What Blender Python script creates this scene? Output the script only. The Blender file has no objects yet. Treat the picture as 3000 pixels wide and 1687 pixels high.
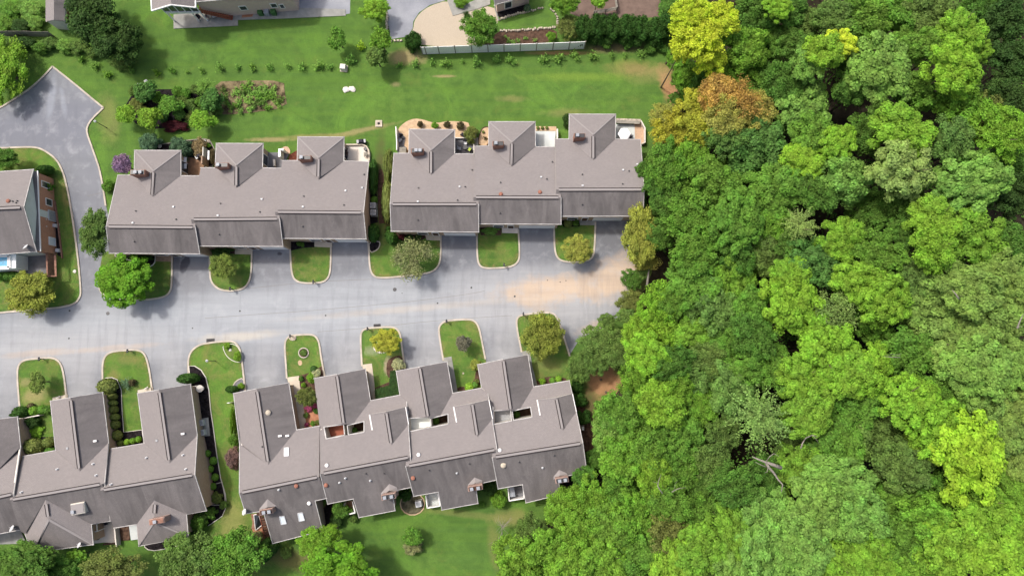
import bpy, bmesh, math, random
from mathutils import Vector, Matrix
random.seed(7)
S = bpy.context.scene
C = S.collection
R = math.radians
# ---------------------------------------------------------------- camera, light, exposure
TILT = R(5.9); CH = 99.5; F = 2000.0
cam_d = bpy.data.cameras.new('camera'); cam = bpy.data.objects.new('camera', cam_d); C.objects.link(cam)
cam_d.sensor_width = 36; cam_d.lens = 24; cam_d.clip_start = 1; cam_d.clip_end = 1000
cam.location = (0, 0, CH); cam.rotation_euler = (TILT, 0, 0); S.camera = cam
SUN_EL = R(58); SUN_FROM = Vector((-0.80, 0.60, 0)).normalized()     # the sun stands to the upper left of the picture
w = bpy.data.worlds.new('World'); S.world = w; w.use_nodes = True
nt = w.node_tree; bg = nt.nodes['Background']; sky = nt.nodes.new('ShaderNodeTexSky')
sky.sky_type = 'NISHITA'; sky.sun_disc = False; sky.sun_elevation = SUN_EL
sky.sun_rotation = math.atan2(SUN_FROM.x, SUN_FROM.y); sky.dust_density = 6.0; sky.air_density = 1.0; sky.ozone_density = 0.2
nt.links.new(sky.outputs[0], bg.inputs[0]); bg.inputs[1].default_value = 0.135
sd = bpy.data.lights.new('sun', 'SUN'); sd.energy = 2.15; sd.angle = R(5.0); sd.color = (1.0, 0.965, 0.915)
so = bpy.data.objects.new('sun', sd); C.objects.link(so)
sv = Vector((SUN_FROM.x*math.cos(SUN_EL), SUN_FROM.y*math.cos(SUN_EL), math.sin(SUN_EL)))
so.rotation_euler = sv.to_track_quat('Z', 'Y').to_euler(); so.location = sv*150
S.view_settings.view_transform = 'Standard'; S.view_settings.look = 'None'
S.view_settings.gamma = 1; S.view_settings.use_curve_mapping = False
S.view_settings.exposure = 0.56
S.cycles.max_bounces = 6; S.cycles.transparent_max_bounces = 4

# ---------------------------------------------------------------- geometry helpers
def ray(u, v):
    x, y = u-1500.0, 843.5-v
    c, s = math.cos(TILT), math.sin(TILT)
    return Vector((x, y*c+F*s, y*s-F*c))
CAM = Vector((0, 0, CH))
def P(u, v, z=0.0):                       # survey point of the photograph at height z -> metres
    d = ray(u, v); return CAM + d*((z-CH)/d.z)
def plane3(a, b, c):
    a, b, c = P(*a), P(*b), P(*c); n = (b-a).cross(c-a).normalized()
    if n.z < 0: n = -n
    return (a, n)
def PP(u, v, pl):
    d = ray(u, v); return CAM + d*((pl[0]-CAM).dot(pl[1])/d.dot(pl[1]))
def pz(pl, x, y):                         # height of a plane above x, y
    a, n = pl; return a.z - (n.x*(x-a.x)+n.y*(y-a.y))/n.z
OR = {'A': (0, 0), 'B': (700, 0), 'C': (1400, 0), 'D': (0, 400), 'E': (700, 350), 'F': (1400, 350),
      'G': (0, 950), 'H': (0, 1237), 'I': (600, 950), 'J': (600, 1237), 'K': (1100, 900), 'L': (1200, 1237)}
def q(k, x, y):
    return (OR[k][0]+x/3.22, OR[k][1]+y/3.22)

def tag(o, label=None, cat=None, group=None, kind=None):
    if label: o['label'] = label
    if cat: o['category'] = cat
    if group: o['group'] = group
    if kind: o['kind'] = kind
    return o
def link(name, me, mats, parent=None):
    o = bpy.data.objects.new(name, me); C.objects.link(o)
    if mats is not None and not me.materials:
        for m in (mats if isinstance(mats, (list, tuple)) else [mats]): me.materials.append(m)
    if parent:
        o.parent = parent
    return o
def root(name, loc, label, cat, group=None, rz=0):
    o = bpy.data.objects.new(name, None); C.objects.link(o); o.location = loc; o.rotation_euler = (0, 0, rz)
    o.empty_display_size = 0.3
    return tag(o, label, cat, group)
class MB:                                  # mesh builder, world or local coordinates
    def __init__(s): s.v = []; s.f = []; s.m = []
    def face(s, pts, mi=0):
        n = len(s.v); s.v += [tuple(p) for p in pts]; s.f.append(tuple(range(n, n+len(pts)))); s.m.append(mi)
    def box(s, c, d, rz=0, mi=0, top=None):
        x, y, z = d[0]/2, d[1]/2, d[2]/2; n = len(s.v); co, si = math.cos(rz), math.sin(rz)
        for k in (-1, 1):
            t = (top if (top and k == 1) else 1)
            for i, j in ((-1, -1), (1, -1), (1, 1), (-1, 1)):
                a, b = i*x*t, j*y*t
                s.v.append((c[0]+a*co-b*si, c[1]+a*si+b*co, c[2]+k*z))
        for f in ((3, 2, 1, 0), (4, 5, 6, 7), (0, 1, 5, 4), (1, 2, 6, 5), (2, 3, 7, 6), (3, 0, 4, 7)):
            s.f.append(tuple(n+i for i in f)); s.m.append(mi)
    def beam(s, a, b, w, h, mi=0, up=Vector((0, 0, 1))):
        a, b = Vector(a), Vector(b); d = (b-a).normalized(); sx = d.cross(up)
        if sx.length < 1e-4: sx = Vector((1, 0, 0))
        sx = sx.normalized()*w/2; uz = sx.cross(d).normalized()*h/2; n = len(s.v)
        for p in (a, b):
            for i, j in ((-1, -1), (1, -1), (1, 1), (-1, 1)): s.v.append(tuple(p+sx*i+uz*j))
        for f in ((3, 2, 1, 0), (4, 5, 6, 7), (0, 1, 5, 4), (1, 2, 6, 5), (2, 3, 7, 6), (3, 0, 4, 7)):
            s.f.append(tuple(n+i for i in f)); s.m.append(mi)
    def tube(s, pts, rs, n=6, mi=0, cap=True):
        base = len(s.v); pts = [Vector(p) for p in pts]
        for i, p in enumerate(pts):
            d = (pts[min(i+1, len(pts)-1)]-pts[max(i-1, 0)]).normalized()
            a = d.orthogonal().normalized() if abs(d.z) < .99 else Vector((1, 0, 0)); b = d.cross(a)
            for k in range(n):
                t = 2*math.pi*k/n; s.v.append(tuple(p+(a*math.cos(t)+b*math.sin(t))*rs[i]))
        for i in range(len(pts)-1):
            for k in range(n):
                s.f.append((base+i*n+k, base+i*n+(k+1) % n, base+(i+1)*n+(k+1) % n, base+(i+1)*n+k)); s.m.append(mi)
        if cap:
            s.f.append(tuple(base+(len(pts)-1)*n+k for k in range(n))); s.m.append(mi)
            s.f.append(tuple(base+k for k in range(n))[::-1]); s.m.append(mi)
    def lathe(s, prof, n=14, c=(0, 0, 0), mi=0):
        b = len(s.v)
        for r, z in prof:
            for k in range(n):
                t = 2*math.pi*k/n; s.v.append((c[0]+r*math.cos(t), c[1]+r*math.sin(t), c[2]+z))
        for i in range(len(prof)-1):
            for k in range(n):
                s.f.append((b+i*n+k, b+i*n+(k+1) % n, b+(i+1)*n+(k+1) % n, b+(i+1)*n+k)); s.m.append(mi)
        s.f.append(tuple(b+(len(prof)-1)*n+k for k in range(n))); s.m.append(mi)
        s.f.append(tuple(b+k for k in range(n))[::-1]); s.m.append(mi)
    def mesh(s, name):
        me = bpy.data.meshes.new(name); me.from_pydata(s.v, [], s.f); me.update()
        if any(s.m): me.polygons.foreach_set('material_index', s.m)
        return me
    def build(s, name, mats, parent=None, smooth=False):
        o = link(name, s.mesh(name), mats, None)
        if parent:
            o.parent = parent; o.matrix_parent_inverse = Matrix.Identity(4)
        if smooth:
            for p in o.data.polygons: p.use_smooth = True
        return o
def chaikin(pts, n=2, closed=True):
    for _ in range(n):
        o = []
        L = len(pts)
        for i in range(L if closed else L-1):
            a, b = pts[i], pts[(i+1) % L]
            o.append((a[0]*.75+b[0]*.25, a[1]*.75+b[1]*.25)); o.append((a[0]*.25+b[0]*.75, a[1]*.25+b[1]*.75))
        pts = o if closed else [pts[0]]+o+[pts[-1]]
    return pts
def sheet(name, px, z, mats, thick=0, label=None, smooth=0, kind='structure', parent=None):
    """a flat piece of ground: px outline, top at z"""
    if smooth: px = chaikin(px, smooth)
    t = [P(u, v, z) for u, v in px]
    area = sum(t[i].x*t[(i+1) % len(t)].y-t[(i+1) % len(t)].x*t[i].y for i in range(len(t)))
    if area < 0: t = t[::-1]
    b = MB(); b.face(t)
    if thick:
        for i in range(len(t)):
            a, c = t[i], t[(i+1) % len(t)]
            b.face([a, (a.x, a.y, z-thick), (c.x, c.y, z-thick), c])
    o = b.build(name, mats, parent)
    if kind: o['kind'] = kind
    if label: o['label'] = label
    return o
def strip(px, z0, z1, wid, closed=False, world=False):
    """a rectangular bar swept along a line on the ground"""
    p = [Vector((a[0], a[1], 0)) for a in px] if world else [P(u, v, z0) for u, v in px]
    b = MB(); L = len(p); N = []
    for i in range(L):
        a = p[(i-1) % L] if (closed or i) else p[i]; c = p[(i+1) % L] if (closed or i < L-1) else p[i]
        d = (c-a); d.z = 0; d.normalize(); N.append(Vector((-d.y, d.x, 0)))
    rows = []
    for i in range(L):
        n = N[i]*wid/2; x = p[i]
        rows.append([(x.x-n.x, x.y-n.y, z0), (x.x-n.x, x.y-n.y, z1), (x.x+n.x, x.y+n.y, z1), (x.x+n.x, x.y+n.y, z0)])
    for i in range(L if closed else L-1):
        r, s = rows[i], rows[(i+1) % L]
        for k in range(3): b.face([r[k], r[k+1], s[k+1], s[k]][::-1])
    if not closed:
        b.face(rows[0]); b.face(rows[-1][::-1])
    return b
# ---------------------------------------------------------------- materials
M = {}
def nodes(name, rough=.9, spec=.2):
    m = bpy.data.materials.new(name); m.use_nodes = True; t = m.node_tree; b = t.nodes['Principled BSDF']
    b.inputs['Roughness'].default_value = rough; b.inputs['Specular IOR Level'].default_value = spec
    M[name] = m; return m, t, b
def nn(t, typ, **k):
    n = t.nodes.new('ShaderNode'+typ)
    for a, v in k.items(): setattr(n, a, v)
    return n
def pos(t): return nn(t, 'NewGeometry').outputs['Position']
def noise(t, vec, scale, detail=4, rough=.55, dist=0):
    n = nn(t, 'TexNoise'); n.inputs['Scale'].default_value = scale; n.inputs['Detail'].default_value = detail
    n.inputs['Roughness'].default_value = rough; n.inputs['Distortion'].default_value = dist
    t.links.new(vec, n.inputs['Vector']); return n.outputs['Fac']
def rng(t, f, a, b, c=0.0, d=1.0):
    n = nn(t, 'MapRange'); n.inputs[1].default_value = a; n.inputs[2].default_value = b
    n.inputs[3].default_value = c; n.inputs[4].default_value = d; t.links.new(f, n.inputs[0]); return n.outputs[0]
def mul(t, a, b, op='MULTIPLY'):
    n = nn(t, 'Math', operation=op)
    for i, x in enumerate((a, b)):
        if isinstance(x, (int, float)): n.inputs[i].default_value = x
        else: t.links.new(x, n.inputs[i])
    return n.outputs[0]
def mix(t, f, a, b, mode='MIX'):
    n = nn(t, 'Mix', data_type='RGBA', blend_type=mode)
    for i, x in ((0, f), (6, a), (7, b)):
        if isinstance(x, (int, float)): n.inputs[i].default_value = x
        elif isinstance(x, tuple): n.inputs[i].default_value = (*x, 1)
        else: t.links.new(x, n.inputs[i])
    return n.outputs[2]
def mapv(t, vec, loc=(0, 0, 0), rot=0, sc=(1, 1, 1), typ='POINT'):
    n = nn(t, 'Mapping', vector_type=typ); n.inputs['Location'].default_value = loc
    n.inputs['Rotation'].default_value = (0, 0, rot); n.inputs['Scale'].default_value = sc
    t.links.new(vec, n.inputs['Vector']); return n.outputs[0]
def blot(t, vec, u, v, ru, rv, rot=0, edge=.5, warp=.35, wn=None):
    """soft-edged stain round a surveyed point (radii in photo pixels, 20 to the metre)"""
    c = P(u, v); l = mapv(t, vec, (c.x, c.y, 0), R(rot), (ru/20, rv/20, 1e6), 'TEXTURE')
    n = nn(t, 'VectorMath', operation='LENGTH'); t.links.new(l, n.inputs[0])
    f = n.outputs['Value']
    if wn is not None: f = mul(t, f, mul(t, mul(t, wn, .5, 'SUBTRACT'), warp*3), 'ADD')
    return rng(t, f, 1.0+edge/2, 1.0-edge/2)
def bump(t, b, f, s=.3, d=.05):
    n = nn(t, 'Bump'); n.inputs['Strength'].default_value = s; n.inputs['Distance'].default_value = d
    t.links.new(f, n.inputs['Height']); t.links.new(n.outputs[0], b.inputs['Normal'])
def simple(name, c, var=.15, sc=1.5, rough=.85, spec=.2, bmp=0, c2=None, dark=None):
    m, t, b = nodes(name, rough, spec); p = pos(t); f = noise(t, p, sc, 6, .65)
    c2 = c2 or tuple(min(1, x*(1-2*var)) for x in c); hi = tuple(min(1, x*(1+var)) for x in c)
    o = mix(t, rng(t, f, .3, .7), c2, hi)
    t.links.new(o, b.inputs['Base Color'])
    if bmp: bump(t, b, noise(t, p, sc*9, 4), bmp, .04)
    return m
simple('white_paint', (.78, .77, .75), .04, .8, .5, .4)
simple('gutter_white', (.44, .425, .41), .22, 1.1, .6, .3)
simple('cream_trim', (.62, .58, .52), .08, 1, .6, .3)
simple('white_roofing', (.80, .84, .82), .04, 2, .6)
simple('kerb_concrete', (.46, .41, .34), .16, .8, .9)
simple('walk_concrete', (.50, .44, .35), .10, 1.2, .9)
simple('grey_concrete', (.27, .27, .25), .14, .9, .9)
simple('patio_cream', (.66, .60, .52), .08, .8, .9)
simple('patio_pale', (.50, .53, .52), .08, .8, .9)
simple('slate_paving', (.16, .16, .17), .18, .9, .85)
simple('black_mulch', (.022, .018, .020), .5, 3, 1, .1, .8)
simple('brown_mulch', (.10, .060, .042), .35, 2.5, 1, .1, .7)
simple('plot_soil', (.19, .15, .085), .5, .9, 1, .1, .7)
simple('moss_soil', (.115, .105, .065), .4, 1.6, 1, .1, .7)
simple('red_mulch', (.13, .045, .03), .3, 3, 1, .1, .7)
simple('sand_bed', (.50, .36, .23), .16, 1.8, 1, .1, .5)
simple('pebbles', (.52, .36, .25), .25, 14, 1, .1, .8)
simple('gravel', (.42, .36, .28), .12, 16, 1, .1, .5)
simple('tan_brick', (.34, .235, .165), .14, 3, .9)
simple('red_brick', (.27, .145, .105), .2, 3, .9)
simple('pink_brick', (.36, .25, .21), .16, 2, .9)
simple('beige_siding', (.55, .52, .46), .06, 1, .7)
simple('mint_siding', (.58, .62, .57), .05, 1, .7)
simple('deck_red', (.27, .085, .05), .10, 1.5, .7)
simple('deck_brown', (.24, .14, .08), .2, 2, .7)
simple('dark_wood', (.085, .045, .032), .25, 3, .8)
simple('old_wood', (.27, .25, .21), .2, 2, .9)
simple('dark_metal', (.03, .03, .034), .3, 4, .45, .5)
simple('grey_metal', (.30, .31, .32), .15, 4, .4, .5)
simple('pale_metal', (.52, .53, .54), .1, 4, .4, .5)
simple('rust_cap', (.30, .13, .09), .2, 4, .7)
simple('dark_fabric', (.035, .033, .045), .2, 3, .9)
simple('lime_fabric', (.38, .48, .07), .1, 3, .9)
simple('white_fabric', (.86, .86, .88), .03, 1, .8)
simple('green_plastic', (.045, .13, .035), .15, 3, .5, .4)
simple('grey_plastic', (.28, .30, .33), .12, 3, .5, .4)
simple('blue_plastic', (.03, .30, .50), .2, 3, .3, .5)
simple('stone', (.46, .40, .32), .3, 3, .95)
simple('bark', (.15, .115, .085), .3, 6, 1, .1, .6)
simple('pale_bark', (.26, .235, .20), .25, 5, 1, .1, .5)
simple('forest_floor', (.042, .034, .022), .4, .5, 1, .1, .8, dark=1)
simple('clay', (.40, .19, .11), .2, 1.2, 1, .1, .6)
simple('brown_paving', (.15, .105, .085), .15, 1, .9)
m, t, b = nodes('window_glass', .08, .8); b.inputs['Base Color'].default_value = (.045, .05, .06, 1)
m, t, b = nodes('sky_light_glass', .15, .6); b.inputs['Base Color'].default_value = (.62, .68, .72, 1)
m, t, b = nodes('dark_void', .9, .1); b.inputs['Base Color'].default_value = (.02, .018, .02, 1)

def shingle(name, algae_shade, base=(.252, .230, .225)):
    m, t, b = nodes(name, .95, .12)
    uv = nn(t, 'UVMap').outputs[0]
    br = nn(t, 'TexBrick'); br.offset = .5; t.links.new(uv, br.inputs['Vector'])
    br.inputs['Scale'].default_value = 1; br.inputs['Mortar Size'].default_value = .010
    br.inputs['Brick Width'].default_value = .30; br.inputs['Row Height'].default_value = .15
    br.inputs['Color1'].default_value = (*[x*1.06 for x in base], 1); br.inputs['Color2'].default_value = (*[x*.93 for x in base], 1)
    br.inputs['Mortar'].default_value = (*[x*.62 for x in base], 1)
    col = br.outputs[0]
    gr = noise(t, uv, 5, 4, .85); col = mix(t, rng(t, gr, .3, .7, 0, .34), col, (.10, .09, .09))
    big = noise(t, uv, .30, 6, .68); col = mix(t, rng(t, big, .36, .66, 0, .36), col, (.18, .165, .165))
    if algae_shade:  # algae streaks, with the slope's shade darkened into the same colour
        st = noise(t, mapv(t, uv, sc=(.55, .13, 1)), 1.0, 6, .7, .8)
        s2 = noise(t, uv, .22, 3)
        f = mul(t, rng(t, st, .32, .66, .42, 1), rng(t, s2, .25, .65, .72, 1)); f = mul(t, f, algae_shade)
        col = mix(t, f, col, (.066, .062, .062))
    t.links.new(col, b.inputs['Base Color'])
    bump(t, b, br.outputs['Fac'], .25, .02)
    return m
shingle('shingle_clean', 0); shingle('shingle_stained_shaded', .86); shingle('shingle_worn_shaded', .62)  # last two: staining plus painted shade for slopes turned from the sun
m, t, b = nodes('ridge_strip', .9, .1); b.inputs['Base Color'].default_value = (.25, .232, .228, 1)
m, t, b = nodes('ridge_slot', .9, .1); b.inputs['Base Color'].default_value = (.030, .024, .024, 1)

# brick walls: courses as fine relief (too small here to tell one brick from the next)
def brickwall(name, c1, c2, mort):
    m, t, b = nodes(name, .9, .15)
    n = nn(t, 'NewGeometry'); s = nn(t, 'SeparateXYZ'); t.links.new(n.outputs['Position'], s.inputs[0])
    cmb = nn(t, 'CombineXYZ'); t.links.new(mul(t, s.outputs[0], s.outputs[1], 'ADD'), cmb.inputs[0]); t.links.new(s.outputs[2], cmb.inputs[1])
    br = nn(t, 'TexBrick'); t.links.new(cmb.outputs[0], br.inputs['Vector'])
    br.inputs['Scale'].default_value = 1; br.inputs['Brick Width'].default_value = .22; br.inputs['Row Height'].default_value = .075
    br.inputs['Mortar Size'].default_value = .008
    br.inputs['Color1'].default_value = (*c1, 1); br.inputs['Color2'].default_value = (*c2, 1); br.inputs['Mortar'].default_value = (*mort, 1)
    f = noise(t, n.outputs['Position'], 1.3, 5); col = mix(t, rng(t, f, .3, .7, 0, .35), br.outputs[0], c2)
    t.links.new(col, b.inputs['Base Color']); bump(t, b, br.outputs['Fac'], .3, .02); return m
brickwall('tan_wall', (.48, .35, .25), (.38, .26, .175), (.42, .36, .29))
brickwall('red_wall', (.52, .25, .145), (.40, .18, .105), (.42, .31, .24))
brickwall('pink_wall', (.58, .43, .36), (.47, .34, .285), (.55, .50, .44))

# foliage: colour comes with the object, leaf by leaf variation from the mesh islands
def leafmat(name, trans=.30, var=.5):
    m, t, b = nodes(name, .75, .18)
    oi = nn(t, 'ObjectInfo'); g = nn(t, 'NewGeometry'); tc = nn(t, 'TexCoord')
    h = nn(t, 'HueSaturation'); t.links.new(oi.outputs['Color'], h.inputs['Color'])
    ns = noise(t, tc.outputs['Object'], 2.3, 4, .6)
    t.links.new(rng(t, ns, .3, .7, .486, .512), h.inputs['Hue'])
    v1 = rng(t, g.outputs['Random Per Island'], 0, 1, 1-var*.75, 1+var*.75)
    v2 = rng(t, ns, .3, .7, .76, 1.22)
    t.links.new(mul(t, v1, v2), h.inputs['Value'])
    n2 = noise(t, tc.outputs['Object'], 1.1, 3, .6)
    c = mix(t, rng(t, n2, .38, .68, 0, .6), h.outputs[0], (1.34, 1.22, .95), 'MULTIPLY')
    c = mix(t, rng(t, noise(t, tc.outputs['Object'], 5.5, 3, .6), .42, .72, 0, .55), c, (.62, .70, .66), 'MULTIPLY')
    t.links.new(c, b.inputs['Base Color'])
    tr = nn(t, 'BsdfTranslucent'); t.links.new(c, tr.inputs[0])
    mx = nn(t, 'MixShader'); mx.inputs[0].default_value = trans
    t.links.new(b.outputs[0], mx.inputs[1]); t.links.new(tr.outputs[0], mx.inputs[2])
    t.links.new(mx.outputs[0], t.nodes['Material Output'].inputs[0]); return m
leafmat('leaves', .38); leafmat('needles', .2, .35)
# ---------------------------------------------------------------- grass
def grass(name, tone=1.0, extra=True, straw=0):
    m, t, b = nodes(name, 1, .08); p = pos(t)
    n1 = noise(t, p, .09, 5, .6, .4); n2 = noise(t, p, .55, 5, .65, .3); n3 = noise(t, p, 4.5, 5, .7); n4 = noise(t, p, 24, 3, .7)
    c = mix(t, rng(t, n1, .36, .64), (.066*tone, .158*tone, .030), (.110*tone, .215*tone, .038))
    c = mix(t, rng(t, n2, .36, .62, 0, .85), c, (.046*tone, .116*tone, .022))
    c = mix(t, rng(t, noise(t, mapv(t, p, (31, 7, 0)), .30, 5, .7, .6), .56, .76, 0, .5), c, (.180*tone, .190*tone, .045))
    c = mix(t, rng(t, noise(t, mapv(t, p, (-12, 44, 0)), .16, 6, .7, .8), .50, .70, 0, .8), c, (.125*tone, .275*tone, .036))
    c = mix(t, rng(t, noise(t, mapv(t, p, (5, -20, 0)), 1.4, 5, .75, .5), .52, .72, 0, .55), c, (.040*tone, .105*tone, .020))
    # mowing lines, faint, running with the lots
    st = noise(t, mapv(t, p, rot=.02, sc=(.05, 1.3, 1)), 1.0, 3, .5)
    c = mix(t, rng(t, st, .42, .62, 0, .32), c, (.105*tone, .215*tone, .024))
    if straw:
        c = mix(t, rng(t, noise(t, mapv(t, p, (9, 3, 0)), .42, 6, .72, .8), .46, .66, 0, straw), c, (.235, .200, .070))
        c = mix(t, rng(t, noise(t, mapv(t, p, (1, 33, 0)), .8, 6, .75, .8), .54, .72, 0, straw*.8), c, (.30, .215, .115))
    if extra:
        def add(u, v, ru, rv, col, rot=0, k=.8, edge=.9):
            nonlocal c
            c = mix(t, mul(t, blot(t, p, u, v, ru, rv, rot, edge, .55, n2), k), c, col)
        clay = (.50, .225, .14); dry = (.34, .26, .12); tan = (.42, .30, .17)
        add(1968, 262, 26, 72, clay, 18, .85, .8); add(1930, 215, 95, 26, dry, 0, .5, 1.2); add(1985, 330, 45, 40, (.30, .17, .08), 0, .6)
        add(1850, 200, 60, 20, clay, 0, .3, 1.2)
        add(1190, 168, 48, 22, tan, 0, .8); add(1640, 156, 90, 6, clay, 0, .6); add(1800, 140, 95, 16, (.14, .09, .065), 0, .9)
        add(1060, 382, 90, 7, tan, 12, .6); add(920, 400, 120, 7, dry, 3, .55); add(790, 410, 60, 6, tan, 0, .7)
        add(1300, 224, 30, 4, tan, 0, .7); add(1160, 248, 14, 8, tan, 0, .5); add(1500, 290, 40, 10, dry, 0, .4)
        add(320, 350, 30, 70, dry, 10, .35); add(1660, 330, 60, 12, dry, 0, .35)
        add(1690, 225, 130, 12, (.19, .30, .04), 0, .6, 1.0)
        add(1113, 560, 16, 150, (.085, .055, .035), 0, .8); add(1135, 640, 10, 60, (.085, .055, .035), 0, .8)
        add(1500, 1515, 50, 22, (.26, .22, .09), 0, .6); add(1450, 1600, 16, 60, (.24, .21, .08), 10, .5); add(680, 1545, 34, 70, (.33, .30, .11), 0, .65)
        add(1385, 1508, 200, 9, (.27, .24, .09), -6, .4); add(860, 1640, 90, 26, (.16, .10, .055), -10, .7); add(760, 1600, 30, 90, (.20, .115, .07), -30, .75)
        add(1770, 1118, 52, 46, clay, -20, .9, .6); add(1735, 1240, 24, 95, (.13, .075, .045), 6, .9, .6); add(1762, 1235, 12, 90, (.30, .16, .085), -8, .7)
        add(1890, 870, 60, 90, (.16, .10, .06), 0, .6)
        add(100, 1160, 34, 22, tan, 20, .6); add(78, 1120, 20, 12, tan, 0, .5); add(378, 1052, 26, 14, (.24, .19, .08), 0, .5)
        add(895, 1120, 60, 12, (.20, .17, .06), 0, .5); add(1090, 1028, 22, 12, (.40, .42, .30), 0, .45); add(1145, 1075, 20, 30, (.42, .31, .24), 0, .85, .4)
        add(1600, 1068, 50, 20, (.25, .25, .09), 0, .5); add(505, 640, 60, 20, dry, 0, .2); add(195, 560, 10, 60, (.24, .15, .08), 0, .5)
        add(335, 1100, 14, 14, (.3, .2, .1), 0, .4); add(690, 1030, 30, 20, (.26, .22, .08), 0, .3)
    c = mix(t, rng(t, n3, .25, .75, 0, .42), c, (.042*tone, .088*tone, .018))
    c = mix(t, rng(t, n4, .40, .75, 0, .35), c, (.26*tone, .31*tone, .10))
    t.links.new(c, b.inputs['Base Color'])
    bump(t, b, mul(t, n3, n4, 'ADD'), .7, .12); return m
grass('grass'); grass('island_grass', 1.06, True, .55); grass('dry_turf', .9, False, 1.0)
# ---------------------------------------------------------------- asphalt
def asphalt():
    m, t, b = nodes('asphalt', .88, .25); p = pos(t)
    big = noise(t, p, .10, 5, .6, .6); mid = noise(t, p, .6, 6, .62, .4); fine = noise(t, p, 11, 4, .7)
    st = noise(t, mapv(t, p, rot=R(-8), sc=(.06, .75, 1)), 1.0, 5, .6)
    st2 = noise(t, mapv(t, p, rot=R(4), sc=(.85, .09, 1)), 1.0, 5, .65)
    c = mix(t, rng(t, big, .35, .65), (.155, .165, .182), (.218, .228, .246))
    def add(u, v, ru, rv, col, rot=0, k=.8, edge=.9, warp=.45):
        nonlocal c
        c = mix(t, mul(t, blot(t, p, u, v, ru, rv, rot, edge, warp, mid), k), c, col)
    # the worn, washed-out middle of the road and its pale dust
    add(900, 920, 1050, 92, (.350, .370, .390), 4.0, .92, .75, .25)
    add(1560, 880, 250, 90, (.37, .37, .372), 0, .7, .8)
    add(150, 1030, 330, 60, (.375, .38, .385), 3, .7)
    for x in (20, 235, 505, 780, 1020, 1260, 1480): add(x, 1085+(505-x)*.07, 40, 75, (.345, .350, .358), 0, .55)
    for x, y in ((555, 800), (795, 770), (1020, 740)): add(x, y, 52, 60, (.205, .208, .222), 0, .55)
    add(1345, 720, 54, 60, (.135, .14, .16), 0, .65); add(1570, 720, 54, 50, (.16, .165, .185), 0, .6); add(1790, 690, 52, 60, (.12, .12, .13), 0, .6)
    # the north arm, bluer
    add(110, 380, 230, 90, (.175, .184, .215), 10, .8); add(260, 640, 60, 210, (.205, .214, .238), -6, .75)
    add(150, 290, 12, 60, (.31, .33, .37), -4, .7); add(185, 300, 8, 40, (.29, .31, .35), 12, .6)
    # sediment
    sand = (.52, .405, .30)
    add(1650, 842, 165, 36, sand, 5, .9, .8); add(1800, 812, 95, 50, sand, 28, .9, .8); add(1560, 880, 60, 26, sand, -20, .7)
    add(1200, 905, 300, 9, (.44, .40, .35), 5, .55, 1.0); add(700, 985, 110, 12, (.50, .46, .39), 4, .7)
    add(115, 1035, 90, 10, (.46, .38, .31), 5, .6); add(330, 1020, 120, 8, (.48, .40, .33), 5, .6); add(1740, 958, 45, 14, sand, 20, .6)
    add(1870, 800, 40, 26, sand, 0, .8)
    # oil and damp
    add(541, 776, 12, 26, (.045, .045, .06), -18, .92, .4); add(516, 780, 10, 44, (.09, .09, .11), 0, .75, .6)
    add(820, 743, 8, 5, (.05, .05, .06), 0, .9, .4); add(1800, 935, 22, 16, (.15, .155, .18), 0, .6)
    c = mix(t, rng(t, st, .36, .68, 0, .26), c, (.13, .135, .15))
    c = mix(t, rng(t, st2, .50, .72, 0, .30), c, (.12, .125, .145))
    c = mix(t, rng(t, mid, .50, .72, 0, .28), c, (.46, .47, .49))
    c = mix(t, rng(t, fine, .25, .75, 0, .22), c, (.06, .06, .07))
    t.links.new(c, b.inputs['Base Color']); bump(t, b, fine, .25, .02)
asphalt()
m, t, b = nodes('plain_asphalt', .9, .2); p = pos(t)
c = mix(t, rng(t, noise(t, p, .3, 5), .35, .65), (.205, .215, .245), (.30, .31, .335))
c = mix(t, rng(t, noise(t, p, 9, 4), .3, .7, 0, .2), c, (.08, .08, .09)); t.links.new(c, b.inputs['Base Color'])
m, t, b = nodes('tar', .8, .3); b.inputs['Base Color'].default_value = (.17, .155, .14, 1)

# ---------------------------------------------------------------- the ground
g = MB(); g.face([(-420, -420, 0), (420, -420, 0), (420, 420, 0), (-420, 420, 0)])
tag(g.build('lawn', M['grass']), 'mown green lawn with worn clay and straw patches', kind='structure')
north_kerb = [(-260, 430), (-60, 345), (0, 318), (46, 290), (93, 258), (130, 224), (155, 196), (217, 245), (264, 284), (304, 317),
              (270, 350), (256, 372), (256, 392), (267, 422), (279, 456), (292, 493), (301, 537), (306, 570), (311, 604)]
road_e = [(1838, 640), (1845, 762), (1880, 790), (1835, 872), (1815, 930), (1755, 965), (1700, 990), (1668, 1041)]
block = [(330, 690), (345, 725), (500, 725), (700, 705), (840, 690), (1060, 680), (1082, 705), (1100, 720), (1250, 700), (1292, 660), (1500, 640), (1560, 620), (1700, 610)]
south = [(1668, 1060), (1540, 1070), (1540, 1060), (1300, 1080), (1180, 1100), (1060, 1110), (950, 1120), (840, 1140), (700, 1165), (560, 1150), (420, 1160), (300, 1165), (150, 1190), (52, 1230), (0, 1240), (-300, 1290), (-300, 640)]
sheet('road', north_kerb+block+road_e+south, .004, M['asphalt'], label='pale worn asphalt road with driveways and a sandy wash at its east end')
def kerb(px, z1=.13, wid=.24, smooth=2, mat='kerb_concrete', name='kerb', z0=-.02, closed=False):
    o = strip(chaikin(px, smooth, closed) if smooth else px, z0, z1, wid, closed).build(name, M[mat]); return tag(o, kind='structure')
kerb(north_kerb[:7], smooth=1); kerb(north_kerb[6:10], smooth=0); kerb(north_kerb[9:], smooth=1)
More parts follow.
